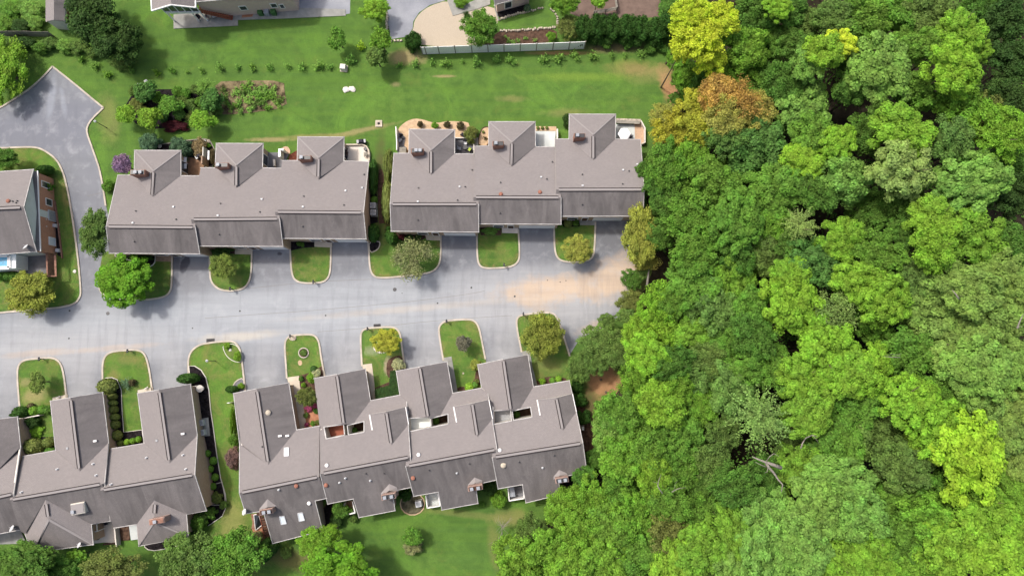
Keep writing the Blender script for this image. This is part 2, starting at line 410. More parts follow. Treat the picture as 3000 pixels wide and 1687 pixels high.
ISL = [  # (outline with kerb, rest of the outline under the buildings)
 ([(505, 752), (504, 840), (497, 860), (478, 872), (420, 880), (330, 874), (300, 862), (290, 840)], [(292, 790), (300, 745), (330, 728), (500, 728)]),
 ([(615, 742), (615, 802), (620, 828), (640, 847), (668, 853), (698, 851), (722, 840), (735, 815), (738, 775), (738, 722)], [(738, 708), (615, 710)]),
 ([(850, 715), (852, 760), (855, 800), (863, 820), (885, 830), (942, 829), (960, 818), (969, 795), (970, 722)], [(970, 690), (850, 695)]),
 ([(1078, 700), (1081, 735), (1083, 780), (1090, 805), (1110, 816), (1189, 809), (1262, 800), (1284, 782), (1292, 755), (1291.6, 680)], [(1291.6, 655), (1100, 655), (1100, 690)]),
 ([(1397, 680), (1398, 755), (1404, 778), (1420, 786), (1450, 786), (1495, 783), (1516, 771), (1523, 750), (1518.5, 672)], [(1518, 645), (1397, 650)]),
 ([(1623, 664), (1624.5, 730), (1632, 757), (1655, 768), (1702, 768), (1728, 762), (1741, 746), (1744.4, 650)], [(1744, 622), (1623, 626)]),
 ([(59, 1194), (51, 1095), (56, 1066), (74, 1053), (124, 1049), (155, 1047), (175, 1058), (184, 1078), (190, 1110), (196, 1166)], [(205, 1200), (170, 1340), (60, 1350)]),
 ([(302, 1116), (301, 1070), (307, 1044), (325, 1030), (366, 1026), (405, 1024), (423, 1034), (432, 1054), (440, 1092), (447, 1146)], [(455, 1180), (430, 1330), (320, 1330), (300, 1150)]),
 ([(553, 1098), (552, 1050), (562, 1026), (586, 1009), (620, 1003), (660, 999), (685, 1000), (701, 1014), (708, 1040), (713, 1090), (720, 1146)], [(710, 1180), (715, 1300), (715, 1420), (740, 1530), (700, 1700), (560, 1700), (560, 1560), (600, 1480), (580, 1300), (560, 1180)]),
 ([(841, 1108), (837, 1050), (834, 1006), (842, 988), (862, 981), (912, 979), (927, 986), (936, 1004), (940, 1040), (952, 1104)], [(955, 1130), (940, 1270), (870, 1275), (850, 1140)]),
 ([(1061, 1072), (1056, 985), (1061, 968), (1077, 961), (1145, 957), (1163, 962), (1174, 980), (1179, 1028), (1188, 1086)], [(1192, 1100), (1175, 1180), (1085, 1190), (1068, 1090)]),
 ([(1299, 1056), (1286, 978), (1286, 957), (1298, 943), (1320, 938), (1370, 935), (1390, 939), (1402, 955), (1408, 980), (1422, 1052)], [(1426, 1065), (1415, 1150), (1330, 1165), (1306, 1070)]),
 ([(1528, 1031), (1513, 955), (1514, 932), (1526, 923), (1560, 918), (1614, 915), (1630, 925), (1645, 963), (1669, 1043)], [(1690, 1120), (1680, 1140), (1565, 1150), (1545, 1060)]),
 ([(-160, 436), (0, 435), (62, 432), (109, 432), (136, 444), (168, 468), (187, 507), (199, 555), (214, 640), (230, 757), (238, 848), (237, 868), (222, 890), (178, 901), (140, 904), (0, 916), (-160, 930)], [(-160, 700)]),
]
for i, (k, rest) in enumerate(ISL):
    kk = chaikin(k, 2, False)
    sheet('lawn_island', kk+rest, .085, M['island_grass'], .1)
    kw = [P(u, v) for u, v in kk]; rr = random.Random(i); full = kw+[P(u, v) for u, v in rest]
    A_ = sum(full[j].x*full[(j+1) % len(full)].y-full[(j+1) % len(full)].x*full[j].y for j in range(len(full))); sg_ = 1 if A_ > 0 else -1
    b = MB(); inn = []
    for j, p_ in enumerate(kw):
        d_ = kw[min(j+1, len(kw)-1)]-kw[max(j-1, 0)]; d_.normalize(); n_ = Vector((-d_.y, d_.x, 0))*sg_; inn.append(p_+n_*rr.uniform(.30, .62))
    for j in range(len(kw)-1):
        f_ = [(kw[j].x, kw[j].y, .089), (kw[j+1].x, kw[j+1].y, .089), (inn[j+1].x, inn[j+1].y, .089), (inn[j].x, inn[j].y, .089)]
        b.face(f_ if sg_ > 0 else f_[::-1])
    tag(b.build('dry_verge', M['dry_turf']), kind='structure')
    o = strip(kk, 0, .14, .24).build('kerb', M['kerb_concrete']); tag(o, kind='structure')
# a tar-filled joint along the road and two short ones
for pts in ([(600, 932), (790, 918), (860, 914), (1000, 902), (1190, 885), (1380, 861), (1420, 852)], [(700, 833+15), (900, 826), (1085, 818)],
            [(930, 972), (1090, 960), (1280, 938), (1500, 924)], [(255, 575), (285, 568), (306, 562)]):
    tag(strip(chaikin(pts, 2, False), .004, .009, .04).build('road_joint', M['tar']), kind='structure')

def bed(px, mat, z=.05, label=None, smooth=2, edge=None, name='planting_bed', th=.1, ez=.06, ew=.14):
    o = sheet(name, px, z, M[mat], th, label, smooth)
    if edge: tag(strip(chaikin(px, smooth) if smooth else px, z-.1, z+ez, ew, True).build('bed_edging', M[edge]), kind='structure')
    return o
def pave(px, mat, z=.06, label=None, name='walkway'): return sheet(name, px, z, M[mat], .12, label)
Q = lambda k, *pts: [q(k, x, y) for x, y in pts]
# driveways and paving beyond the lawn, top of the photograph
pave(Q('B', (400, 40), (540, 98), (600, 158), (975, 145), (1048, 130), (1052, -200), (400, -200)), 'plain_asphalt', .012, 'pale asphalt drive beside the brick house', 'driveway')
pave(Q('B', (1390, -200), (1398, 200), (1425, 300), (1430, 372), (1560, 352), (1600, 330), (1640, 270), (1645, 205), (1700, 120), (1800, 52), (1960, 0), (2000, -200)), 'plain_asphalt', .03, 'blue-grey asphalt drive ending at a stone edge', 'driveway')
bed(Q('B', (1560, 355), (1610, 330), (1648, 270), (1652, 205), (1705, 125), (1800, 58), (1965, 5), (1990, 60), (2030, 150), (2110, 128), (2420, 40), (2460, 220), (2330, 380), (2200, 432), (1740, 442)), 'gravel', .02, 'tan gravel parking patch', 1, name='gravel_patch')
pave([(1300+x/6.44, y/6.44) for x, y in ((40, -400), (60, 0), (170, 300), (345, 255), (650, 165), (875, 88), (880, -400), (640, -400), (590, 5), (430, 75), (235, 150), (195, -20), (180, -400))], 'grey_concrete', .10, 'bent grey concrete walk')
pave(Q('C', (870, 40), (870, 130), (1000, 180), (1750, 165), (1760, -200), (860, -200)), 'brown_paving', .015, 'brown gravelled yard', 'yard')
bed([(1300+x/6.44, y/6.44) for x, y in ((1050, 585), (1250, 575), (1700, 560), (2130, 540), (2140, 800), (1200, 850), (560, 850), (760, 780), (900, 720))], 'brown_mulch', .02, 'brown mulched slope behind the white fence', 1)
bed([(1300+x/6.44, y/6.44) for x, y in ((1000, 200), (1560, 30), (1640, 150), (1500, 220), (1300, 280), (1100, 350), (1030, 330))], 'black_mulch', .04, None, 1)
pave(Q('A', (1637, 272), (2245, 243), (2243, 190), (2700, 175), (3260, 150), (3260, 90), (2300, 60), (1637, 140)), 'grey_concrete', .10, 'grey concrete slab along the brick house', 'patio_slab')
# walks, beds and patios round the townhouses
pave(Q('D', (1465, 1060), (1632, 1060), (1632, 1180), (1468, 1178)), 'tan_brick', .12)
pave(Q('D', (2215, 1050), (2385, 1050), (2380, 1112), (2215, 1108)), 'walk_concrete', .12)
bed(Q('D', (1090, 1105), (1090, 1135), (1250, 1170), (1380, 1235), (1440, 1222), (1470, 1180), (1468, 1100)), 'black_mulch', .10, None, 1, 'cream_trim')
bed(Q('D', (1985, 1040), (1985, 1100), (2215, 1108), (2215, 1040)), 'brown_mulch', .10, None, 0)
pave(Q('E', (712, 1120), (880, 1120), (878, 1208), (712, 1200)), 'walk_concrete', .13)
bed(Q('E', (482, 1125), (712, 1125), (712, 1205), (600, 1212), (482, 1240)), 'black_mulch', .11, None, 0)
bed(Q('E', (1228, 1152), (1325, 1150), (1334, 1180), (1310, 1232), (1235, 1262)), 'black_mulch', .11, None, 1, 'kerb_concrete')
bed(Q('E', (1230, 700), (1300, 705), (1310, 970), (1230, 990)), 'black_mulch', .04, None, 0)
bed(Q('E', (1310, 470), (1365, 470), (1372, 700), (1400, 950), (1400, 1050), (1330, 1060), (1312, 900)), 'brown_mulch', .035, 'bare brown path between the two terraces', 1)
pave(Q('E', (1750, 1060), (1900, 1065), (1900, 1142), (1770, 1138)), 'walk_concrete', .13)
bed(Q('E', (1450, 1050), (1760, 1060), (1780, 1130), (1560, 1150), (1500, 1130)), 'brown_mulch', .10, None, 1)
bed(Q('E', (2275, 1000), (2480, 1010), (2475, 1092), (2280, 1092)), 'brown_mulch', .10, None, 0)
pave(Q('F', (225, 1000), (382, 1000), (378, 1074), (228, 1070)), 'patio_cream', .13)
bed(Q('F', (790, 940), (960, 940), (960, 1010), (800, 1012)), 'black_mulch', .10, None, 0)
pave(Q('F', (950, 935), (1110, 935), (1108, 998), (965, 996)), 'grey_concrete', .12)
# back patios, top row
pave(Q('D', (1715, 190), (1950, 215), (1890, 365), (1715, 365)), 'deck_brown', .25, 'brown boarded deck behind the first townhouse', 'patio')
bed([(450+x/6.44, 400+y/6.44) for x, y in ((60, 160), (330, 130), (700, 70), (1050, 45), (1110, 160), (1160, 260), (1180, 560), (900, 600), (500, 480), (60, 280))], 'black_mulch', .03, None, 1, 'old_wood')
pave(Q('E', (235, 312), (415, 312), (470, 330), (400, 465), (235, 465)), 'slate_paving', .15, 'grey slate patio behind the second townhouse', 'patio')
bed(Q('E', (405, 265), (455, 250), (485, 290), (480, 330), (430, 320), (405, 310)), 'pebbles', .05, None, 1)
bed(Q('E', (480, 330), (552, 290), (552, 385), (460, 385)), 'red_mulch', .05, None, 0)
pave(Q('E', (995, 250), (1170, 240), (1215, 270), (1232, 320), (1228, 405), (990, 405)), 'patio_cream', .15, 'curved cream patio at the end of the left terrace', 'patio')
bed([(1150+x/8.587, 340+y/8.587) for x, y in ((135, 350), (200, 250), (360, 130), (540, 65), (760, 85), (990, 165), (1140, 175), (1400, 130), (1800, 140), (1950, 190), (1900, 450), (1700, 580), (1550, 600), (400, 960), (130, 960))], 'sand_bed', .05, 'sandy bed with a row of small shrubs behind the right terrace', 1)
pave([(1150+x/8.587, 340+y/8.587) for x, y in ((1575, 575), (1860, 570), (1980, 640), (2055, 750), (2055, 960), (1575, 960))], 'slate_paving', .15, 'grey patio with rounded corner', 'patio')
pave([(1150+x/8.587, 340+y/8.587) for x, y in ((140, 430), (230, 440), (320, 540), (290, 750), (360, 800), (360, 940), (150, 940))], 'slate_paving', .14, 'dark narrow side patio', 'patio')
bed([(1150+x/8.587, 340+y/8.587) for x, y in ((2160, 760), (2165, 560), (2240, 340), (2330, 280), (2440, 290), (2440, 760))], 'sand_bed', .06, None, 1, 'brown_mulch')
pave([(1150+x/8.587, 340+y/8.587) for x, y in ((2055, 545), (2155, 545), (2155, 760), (2055, 760))], 'grey_concrete', .14)
bed(Q('F', (545, 65), (740, 68), (740, 110), (545, 108)), 'sand_bed', .06, None, 0)
pave(Q('F', (545, 112), (735, 112), (725, 262), (545, 262)), 'patio_pale', .20, 'pale square patio', 'patio')
pave(Q('F', (1300, 45), (1478, 50), (1482, 190), (1300, 190)), 'patio_pale', .20, 'pale boarded patio under the white parasol', 'patio')
bed(Q('F', (1478, 42), (1545, 38), (1568, 100), (1570, 245), (1535, 240), (1535, 190), (1482, 190)), 'pebbles', .16, 'bed of peach-coloured pebbles', 0)
# left house
bed(Q('D', (480, 615), (525, 612), (560, 850), (590, 1140), (545, 1120), (500, 800)), 'black_mulch', .12, None, 0)
pave(Q('D', (165, 1110), (520, 1110), (520, 1310), (240, 1290), (165, 1250)), 'slate_paving', .13, 'dark walled patio of the left house', 'patio')
# bottom left terrace
bed(Q('G', (1785, 392), (1840, 392), (1900, 430), (1945, 500), (1975, 620), (1990, 800), (2020, 1000), (2045, 1200), (2085, 1449), (2130, 1600), (2140, 1700), (1950, 1700), (1850, 900), (1800, 560)), 'black_mulch', .12, 'long curved bed of black mulch along the terrace end', 0, 'cream_trim', ew=.10)
bed(Q('H', (1950, 600), (2100, 560), (2125, 700), (2130, 810), (2100, 880), (2000, 950), (1960, 975), (1880, 960), (1900, 800)), 'black_mulch', .11, None, 0, 'cream_trim', ew=.08)
bed(Q('G', (985, 530), (1000, 505), (1060, 500), (1110, 520), (1150, 620), (1155, 780), (1172, 1015), (1345, 992), (1360, 1130), (1050, 1175), (1000, 800)), 'black_mulch', .12, 'mulch bed round the long courtyard lawn', 0, 'cream_trim', ew=.08)
bed(Q('G', (200, 880), (260, 880), (260, 1075), (400, 1060), (520, 1060), (525, 1190), (200, 1240)), 'black_mulch', .115, None, 0)
pave(Q('G', (495, 690), (635, 660), (635, 700), (495, 725)), 'walk_concrete', .14); pave(Q('G', (1298, 620), (1440, 592), (1445, 640), (1300, 660)), 'walk_concrete', .14)
bed(Q('G', (2105, 200), (2115, 250), (2150, 310), (2210, 350), (2280, 358), (2290, 300), (2272, 260), (2240, 200), (2180, 180)), 'grass', .10, None, 1, 'cream_trim', ew=.08)
bed(Q('G', (2200, 580), (2230, 530), (2300, 500), (2312, 600), (2318, 640), (2180, 650)), 'slate_paving', .12, None, 1, 'kerb_concrete')
pave(Q('H', (865, 940), (1045, 925), (1120, 980), (1122, 1140), (980, 1130), (880, 1140)), 'patio_cream', .20, 'cream patio between two hipped wings', 'patio')
pave(Q('H', (-60, 1040), (190, 1010), (235, 1110), (235, 1140), (-60, 1150)), 'grey_concrete', .18, 'grey patio at the lower left', 'patio')
bed(Q('H', (1125, 985), (1215, 975), (1225, 1110), (1140, 1115)), 'brown_mulch', .1, None, 0)
pave(Q('H', (1215, 970), (1300, 960), (1300, 1100), (1235, 1110)), 'patio_pale', .3, 'pale porch slab', 'patio')
bed(Q('H', (1370, 1170), (1400, 1195), (1460, 1205), (1640, 1175), (1755, 1120), (1755, 1060), (1370, 1140)), 'black_mulch', .04, None, 0, 'cream_trim', ew=.08)
# bottom right terrace
pave(Q('I', (775, 500), (888, 485), (895, 560), (960, 960), (860, 990), (800, 600)), 'walk_concrete', .13); 
bed(Q('I', (888, 485), (1000, 450), (1110, 390), (1125, 480), (1080, 620), (1030, 640), (895, 620)), 'brown_mulch', .125, None, 0)
bed(Q('I', (920, 780), (1030, 770), (1080, 800), (1080, 960), (940, 980)), 'clay', .125, 'rose-planted earth court', 0)
pave(Q('I', (1480, 380), (1575, 368), (1600, 560), (1610, 710), (1565, 720), (1530, 520)), 'walk_concrete', .13)
bed(Q('I', (1720, 340), (1780, 300), (1860, 290), (1895, 430), (1830, 450), (1740, 520), (1710, 450)), 'brown_mulch', .11, None, 1)
bed(Q('I', (1600, 600), (1740, 540), (1860, 430), (1850, 680), (1600, 715)), 'brown_mulch', .10, None, 0)
pave(Q('K', (630, 478), (717, 463), (745, 620), (775, 800), (730, 812), (700, 640)), 'grey_concrete', .13)
bed(Q('K', (770, 750), (870, 745), (935, 690), (945, 600), (990, 560), (1000, 770), (775, 800)), 'brown_mulch', .11, None, 1)
pave(Q('K', (1376, 418), (1458, 403), (1480, 560), (1530, 745), (1495, 755), (1450, 560)), 'grey_concrete', .13)
bed(Q('K', (1505, 700), (1600, 650), (1800, 660), (1800, 700), (1510, 755)), 'brown_mulch', .11, None, 1)
bed(Q('K', (1840, 830), (1960, 850), (1990, 1020), (2080, 1120), (2150, 1220), (2150, 1440), (1980, 1440), (1900, 1000)), 'brown_mulch', .03, 'bare shaded earth along the terrace end', 1)
bed([q('J', 1960+115*math.cos(a/14*6.283), 765+105*math.sin(a/14*6.283)) for a in range(14)], 'moss_soil', .05, 'round dark bed under the air conditioner', 0, 'sand_bed')
bed(Q('J', (410, 860), (560, 860), (600, 1080), (480, 1120), (430, 950)), 'clay', .05, 'bare brick-red earth at the corner', 1)
bed(Q('J', (1110, 760), (1290, 770), (1310, 860), (1270, 980), (1180, 1050), (1120, 1020)), 'black_mulch', .04, None, 1, 'brown_mulch')
bed([q('L', 1510+110*math.cos(a/14*6.283), 510+95*math.sin(a/14*6.283)) for a in range(14)], 'black_mulch', .04, None, 0, 'brown_mulch')
bed([(630, 240), (700, 237), (832, 236), (834, 270), (843, 316), (700, 335), (638, 336), (632, 290)], 'plot_soil', .04, 'weedy vegetable plot', 1)
bed([(365, 290), (440, 262), (560, 262), (640, 262), (650, 330), (560, 345), (470, 385), (380, 360)], 'black_mulch', .03, None, 1)
bed([q('I', 935+46*math.cos(a/16*6.283), 268+46*math.sin(a/16*6.283)) for a in range(16)], 'brown_mulch', .11, None, 0, 'kerb_concrete', ez=.12)
bed([q('I', 898+20*math.cos(a/10*6.283), 362+26*math.sin(a/10*6.283)) for a in range(10)], 'sand_bed', .105, None, 0)
bed([q('I', 832+30*math.cos(a/12*6.283), 128+22*math.sin(a/12*6.283)) for a in range(12)], 'gravel', .105, None, 0, 'stone')
bed([q('I', 1665+62*math.cos(a/14*6.283), 215+46*math.sin(a/14*6.283)) for a in range(14)], 'red_mulch', .105, None, 0, 'stone')
# forest floor
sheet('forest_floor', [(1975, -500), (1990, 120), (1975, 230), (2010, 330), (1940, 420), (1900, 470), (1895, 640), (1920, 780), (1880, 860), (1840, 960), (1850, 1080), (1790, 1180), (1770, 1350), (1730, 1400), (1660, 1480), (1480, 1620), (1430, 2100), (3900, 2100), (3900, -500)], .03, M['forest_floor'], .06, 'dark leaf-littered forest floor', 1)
# ---------------------------------------------------------------- houses
def face_uv(me, mats_uv=None):
    uv = me.uv_layers.new(name='UVMap')
    for p in me.polygons:
        n = p.normal; h = Vector((0, 0, 1)).cross(n)
        if h.length < 1e-3: h = Vector((1, 0, 0))
        h.normalize(); s = n.cross(h)
        for li in p.loop_indices:
            c = me.vertices[me.loops[li].vertex_index].co; uv.data[li].uv = (c.dot(h), c.dot(s))
RM = ['shingle_clean', 'shingle_stained_shaded', 'shingle_worn_shaded']
def roofmesh(name, faces, planes, rt, th=.0):
    b = MB()
    for pk, mi, pts in faces:
        w = [PP(u, v, planes[pk]) for u, v in pts]
        n = sum(((w[i]-w[0]).cross(w[(i+1) % len(w)]-w[0]) for i in range(1, len(w)-1)), Vector())
        if n.z < 0: w = w[::-1]
        b.face(w, mi)
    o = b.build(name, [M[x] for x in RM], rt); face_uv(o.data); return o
def inset_poly(w, d):
    A = sum(w[i].x*w[(i+1) % len(w)].y-w[(i+1) % len(w)].x*w[i].y for i in range(len(w)))
    sg = 1 if A > 0 else -1; out = []
    L = len(w)
    for i in range(L):
        a, p, c = w[(i-1) % L], w[i], w[(i+1) % L]
        d1 = Vector((p.x-a.x, p.y-a.y)).normalized(); d2 = Vector((c.x-p.x, c.y-p.y)).normalized()
        n1 = Vector((-d1.y, d1.x))*sg; n2 = Vector((-d2.y, d2.x))*sg; m = n1+n2
        if m.length < .25: m = n1; k = d
        else: m.normalize(); k = d/max(.35, m.dot(n1))
        out.append(Vector((p.x+m.x*k, p.y+m.y*k, p.z)))
    return out
def house(label, outline, planes, faces, wall='tan_wall', ins=.32, group=None, cat='house', name='townhouse', floor=0, drop=.14, trim='gutter_white', wallname='wall'):
    w = [PP(u, v, planes[pk]) for u, v, pk, fl in outline]
    cx = sum(p.x for p in w)/len(w); cy = sum(p.y for p in w)/len(w)
    rt = root(name, (0, 0, 0), label, cat, group)
    roofmesh('roof', faces, planes, rt)
    # fascia and gutter: every outline edge the photograph shows white
    b = MB(); first = next((i for i in range(len(outline)) if not outline[i-1][3]), 0)
    for i in [(first+j) % len(outline) for j in range(len(outline))]:
        u, v, pk, fl = outline[i]
        if not fl:
            if b.v: b.build('gutter', M[trim], rt)
            b = MB()
        if fl:
            a, c = w[i], w[(i+1) % len(w)]; d = (c-a).normalized()*.07
            b.beam(a-d-Vector((0, 0, .055)), c+d-Vector((0, 0, .055)), .09, .15)
    if b.v: b.build('gutter', M[trim], rt)
    iw = inset_poly(w, ins); b = MB()
    for i in range(len(iw)):
        a, c = iw[i], iw[(i+1) % len(iw)]
        if (a-c).length < .05: continue
        b.face([(a.x, a.y, floor), (c.x, c.y, floor), (c.x, c.y, c.z-drop), (a.x, a.y, a.z-drop)])
    b.build(wallname, M[wall], rt)
    # boarded underside closing the eaves
    b = MB(); L = len(w); dn = Vector((0, 0, .15))
    for i in range(L):
        j = (i+1) % L; b.face([w[i]-dn, w[j]-dn, iw[j]-dn, iw[i]-dn])
    b.build('soffit', M['cream_trim'], rt)
    rt['_w'] = 0; del rt['_w']
    return rt, w, iw
def ridge(rt, pl, a, b2, z=.05):
    A, B = PP(*a, pl), PP(*b2, pl); up = Vector((0, 0, z)); b = MB()
    b.beam(A+up*.3, B+up*.3, .30, .03, 0)
    d = (B-A).normalized(); s = d.cross(Vector((0, 0, 1))).normalized()*.22
    for k in (-1, 1): b.beam(A+up*.5+s*k*.95, B+up*.5+s*k*.95, .10, .045, 1)
    b.build('ridge_vent', [M['ridge_strip'], M['ridge_slot']], rt)
def hipcap(rt, pl, pts, w=.20):
    b = MB(); W = [PP(u, v, p) for (u, v), p in pts]
    for i in range(len(W)-1): b.beam(W[i]+Vector((0, 0, .02)), W[i+1]+Vector((0, 0, .02)), w, .05)
    b.build('ridge_cap', M['ridge_strip'], rt)
VENT = {}
def vent(rt, pl, k, x, y, ty):
    u, v = q(k, x, y) if k else (x, y); p = PP(u, v, pl); b = MB()
    if ty == 'w':
        b.box((p.x, p.y, p.z+.09), (.30, .26, .18), 0, 0, .8); o = b.build('roof_vent', M['pale_metal'], rt)
    elif ty == 'd':
        b.lathe([(.13, 0), (.13, .03), (.07, .05), (.07, .28), (.05, .28)], 8, (p.x, p.y, p.z)); o = b.build('vent_pipe', M['dark_metal'], rt)
    elif ty == 'p':
        b.lathe([(.15, 0), (.15, .03), (.09, .05), (.09, .30), (.13, .31), (.06, .38)], 10, (p.x, p.y, p.z)); o = b.build('vent_pipe', M['pale_metal'], rt)
    elif ty == 'r':
        b.lathe([(.22, 0), (.22, .08), (.30, .12), (.26, .22), (.12, .28)], 10, (p.x, p.y, p.z)); o = b.build('vent_cap', M['rust_cap'], rt)
    elif ty == 'D':
        b.lathe([(.20, 0), (.20, .08), (.27, .11), (.24, .21), (.10, .27)], 12, (p.x, p.y, p.z)); o = b.build('vent_dome', M['white_paint'], rt)
    elif ty == 'S':
        b.lathe([(.38, 0), (.38, .08), (.34, .13), (.20, .24), (.07, .27)], 16, (p.x, p.y, p.z)); o = b.build('dome_skylight', M['walk_concrete'], rt)
    elif ty == 'f':
        b.box((p.x, p.y, p.z+.06), (.5, .26, .12), R(10)); o = b.build('roof_vent', M['white_paint'], rt)
    elif ty == 'g':
        b.box((p.x, p.y, p.z+.08), (.34, .34, .16), R(8), 0, .85); o = b.build('roof_vent', M['grey_metal'], rt)
def chimney(rt, u0, v0, u1, v1, zt, zb, mat='red_brick', pots=((.28, .5),), rz=0, cap='dark_metal'):
    a = P(u0, v0, zt); c = P(u1, v1, zt); x, y = (a.x+c.x)/2, (a.y+c.y)/2; dx, dy = abs(c.x-a.x), abs(c.y-a.y)
    if rz:
        pass
    b = MB(); b.box((x, y, (zt+zb)/2), (dx, dy, zt-zb), rz); b.box((x, y, zt-.18), (dx+.10, dy+.10, .14), rz)
    ch = b.build('chimney', M[mat], rt)
    b = MB(); b.box((x, y, zt+.04), (dx*.92, dy*.86, .08), rz); b.build('chimney_cap', M[cap], ch)
    co, si = math.cos(rz), math.sin(rz)
    for fx, fy in pots:
        ox, oy = (fx-.5)*dx, (fy-.5)*dy; px_, py_ = x+ox*co-oy*si, y+ox*si+oy*co; b = MB()
        b.box((px_, py_, zt+.2), (.34, .34, .26), rz); b.box((px_, py_, zt+.36), (.44, .44, .05), rz); b.build('flue', M['grey_plastic'], ch)
    return ch
def panel(rt, a, c, f0, f1, z0, z1, mat, name, out=.05, th=.08, frame=None):
    """door or window set on the wall between two wall corners"""
    a = Vector((a.x, a.y, 0)); c = Vector((c.x, c.y, 0)); d = c-a; L = d.length; d.normalize(); n = Vector((d.y, -d.x, 0))
    cen = Vector((sum(p.x for p in panel.w)/len(panel.w), sum(p.y for p in panel.w)/len(panel.w), 0))
    if n.dot(a-cen) < 0: n = -n
    m = a+d*L*(f0+f1)/2+n*out; rz = math.atan2(d.y, d.x); w_ = L*(f1-f0)
    par = rt
    if frame:
        b = MB(); t = .09
        for s in (-1, 1):
            b.box((m.x+d.x*s*(w_/2+t/2), m.y+d.y*s*(w_/2+t/2), (z0+z1)/2), (t, th+.04, z1-z0+2*t), rz)
            b.box((m.x, m.y, (z1+t/2) if s > 0 else (z0-t/2)), (w_, th+.04, t), rz)
        par = b.build(name, M[frame], rt); name2 = 'pane'
    else: name2 = name
    b = MB(); b.box((m.x, m.y, (z0+z1)/2), (w_, th, z1-z0), rz)
    o = b.build(name2, M[mat], par)
    return o
def garage_door(rt, a, c, f0, f1, z1=2.2):
    a2 = Vector((a.x, a.y, 0)); c2 = Vector((c.x, c.y, 0)); d = (c2-a2); L = d.length; d.normalize(); n = Vector((d.y, -d.x, 0))
    cen = Vector((sum(p.x for p in panel.w)/len(panel.w), sum(p.y for p in panel.w)/len(panel.w), 0))
    if n.dot(a2-cen) < 0: n = -n
    rz = math.atan2(d.y, d.x); w_ = L*(f1-f0); m = a2+d*L*(f0+f1)/2+n*.03; b = MB()
    for k in range(4): b.box((m.x, m.y, .1+(z1-.1)*(k+.5)/4), (w_, .06, (z1-.1)/4-.03), rz)
    b.build('garage_door', M['white_paint'], rt)

TERR_T = 'townhouses of the upper terraces'; TERR_B = 'townhouses of the lower terraces'
def upper(label, ne, ridge_w, ridge_e, s_w, s_e, n_w, n_e, hnw, hne, hw, he, peak, apex, ch, vents, door, white_w=0, white_e=0, winb=None):
    """hip-winged townhouse of the upper row: saltbox main roof with a hipped back wing"""
    zN, zR, zS = 3.0, 6.0, 4.65
    pl = {'N': plane3((*ridge_w, zR), (*ridge_e, zR), (*n_e, zN)), 'S': plane3((*ridge_w, zR), (*ridge_e, zR), (*s_e, zS)),
          'hN': plane3((*hnw, zN), (*hne, zN), (*peak, 4.32)), 'hW': plane3((*hnw, zN), (*hw, zN), (*peak, 4.32)), 'hE': plane3((*hne, zN), (*he, zN), (*peak, 4.32))}
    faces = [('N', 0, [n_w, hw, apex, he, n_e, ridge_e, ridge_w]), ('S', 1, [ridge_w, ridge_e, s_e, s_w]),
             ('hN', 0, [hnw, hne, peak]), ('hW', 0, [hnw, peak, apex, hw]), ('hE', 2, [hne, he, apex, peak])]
    outl = [(*ridge_w, 'N', white_w), (*n_w, 'N', 1), (*hw, 'hW', 1), (*hnw, 'hN', 1), (*hne, 'hN', 1), (*he, 'hE', 1), (*n_e, 'N', white_e), (*ridge_e, 'N', 1), (*s_e, 'S', 1), (*s_w, 'S', white_w)]
    rt, w_, iw = house(label, outl, pl, faces, group=TERR_T)
    A = (ridge_w[0]+(ridge_e[0]-ridge_w[0])*.03, ridge_w[1]+(ridge_e[1]-ridge_w[1])*.03); B = (ridge_w[0]+(ridge_e[0]-ridge_w[0])*.97, ridge_w[1]+(ridge_e[1]-ridge_w[1])*.97)
    ridge(rt, pl['N'], A, B); ridge(rt, pl['hW'], (peak[0]+(apex[0]-peak[0])*.08, peak[1]+5), (peak[0]+(apex[0]-peak[0])*.92, apex[1]-6))
    hipcap(rt, None, [(hnw, pl['hN']), (peak, pl['hN']), (hne, pl['hN'])])
    chimney(rt, *ch, 5.1, 3.0, pots=((.30, .5),) if not winb else ((.42, .5), (.75, .5)))
    for k, x, y, ty in vents: vent(rt, pl['N'] if q(k, x, y)[1] < (ridge_w[1]+ridge_e[1])/2 else pl['S'], k, x, y, ty)
    panel.w = iw
    garage_door(rt, iw[9], iw[8], *door)
    panel(rt, iw[9], iw[8], door[0]-.14, door[0]-.07, .15, 2.25, 'dark_wood', 'front_door', .04, .08, 'white_paint') if door[0] > .2 else None
    if door[0] > .2: panel(rt, iw[9], iw[8], door[0]-.32, door[0]-.20, .9, 2.2, 'window_glass', 'window', .03, .05, 'white_paint')
    panel(rt, iw[3], iw[4], .3, .7, .9, 2.2, 'window_glass', 'window', .03, .05, 'white_paint')
    panel(rt, iw[5], iw[4], .35, .75, .2, 2.2, 'window_glass', 'patio_door', .03, .05, 'white_paint')
    return rt, pl, iw
UA = upper('westernmost upper-row townhouse, hipped back wing beside the purple flowering tree', 0, (311, 664), (572, 666), (320, 742), (585.4, 743.8), (345.3, 513.4), (584, 515), (394, 440.4), (530, 441), (393, 513), (530, 515), (449.4, 501), (446, 577),
      (381.5, 498, 424, 512), [('D', 1638, 665, 'w'), ('D', 1255, 815, 'w'), ('D', 1282, 703, 'd'), ('D', 1662, 782, 'd'), ('D', 1268, 990, 'd')], (.70, .97), 1, 0, 1)
UB = upper('middle townhouse of the upper left terrace, behind it the grey slate patio', 0, (560, 643), (819, 641), (573, 721), (829, 722), (588, 491.6), (824, 493), (633.5, 420.2), (771, 420.5), (630, 491.6), (769, 492), (692.5, 484), (692, 549),
      (629.5, 477.5, 668, 490), [('E', 217, 753, 'w'), ('D', 2057, 746, 'w'), ('D', 2080, 632, 'd'), ('D', 2452, 712, 'd'), ('D', 2067, 922, 'd')], (.66, .97), 0, 0)
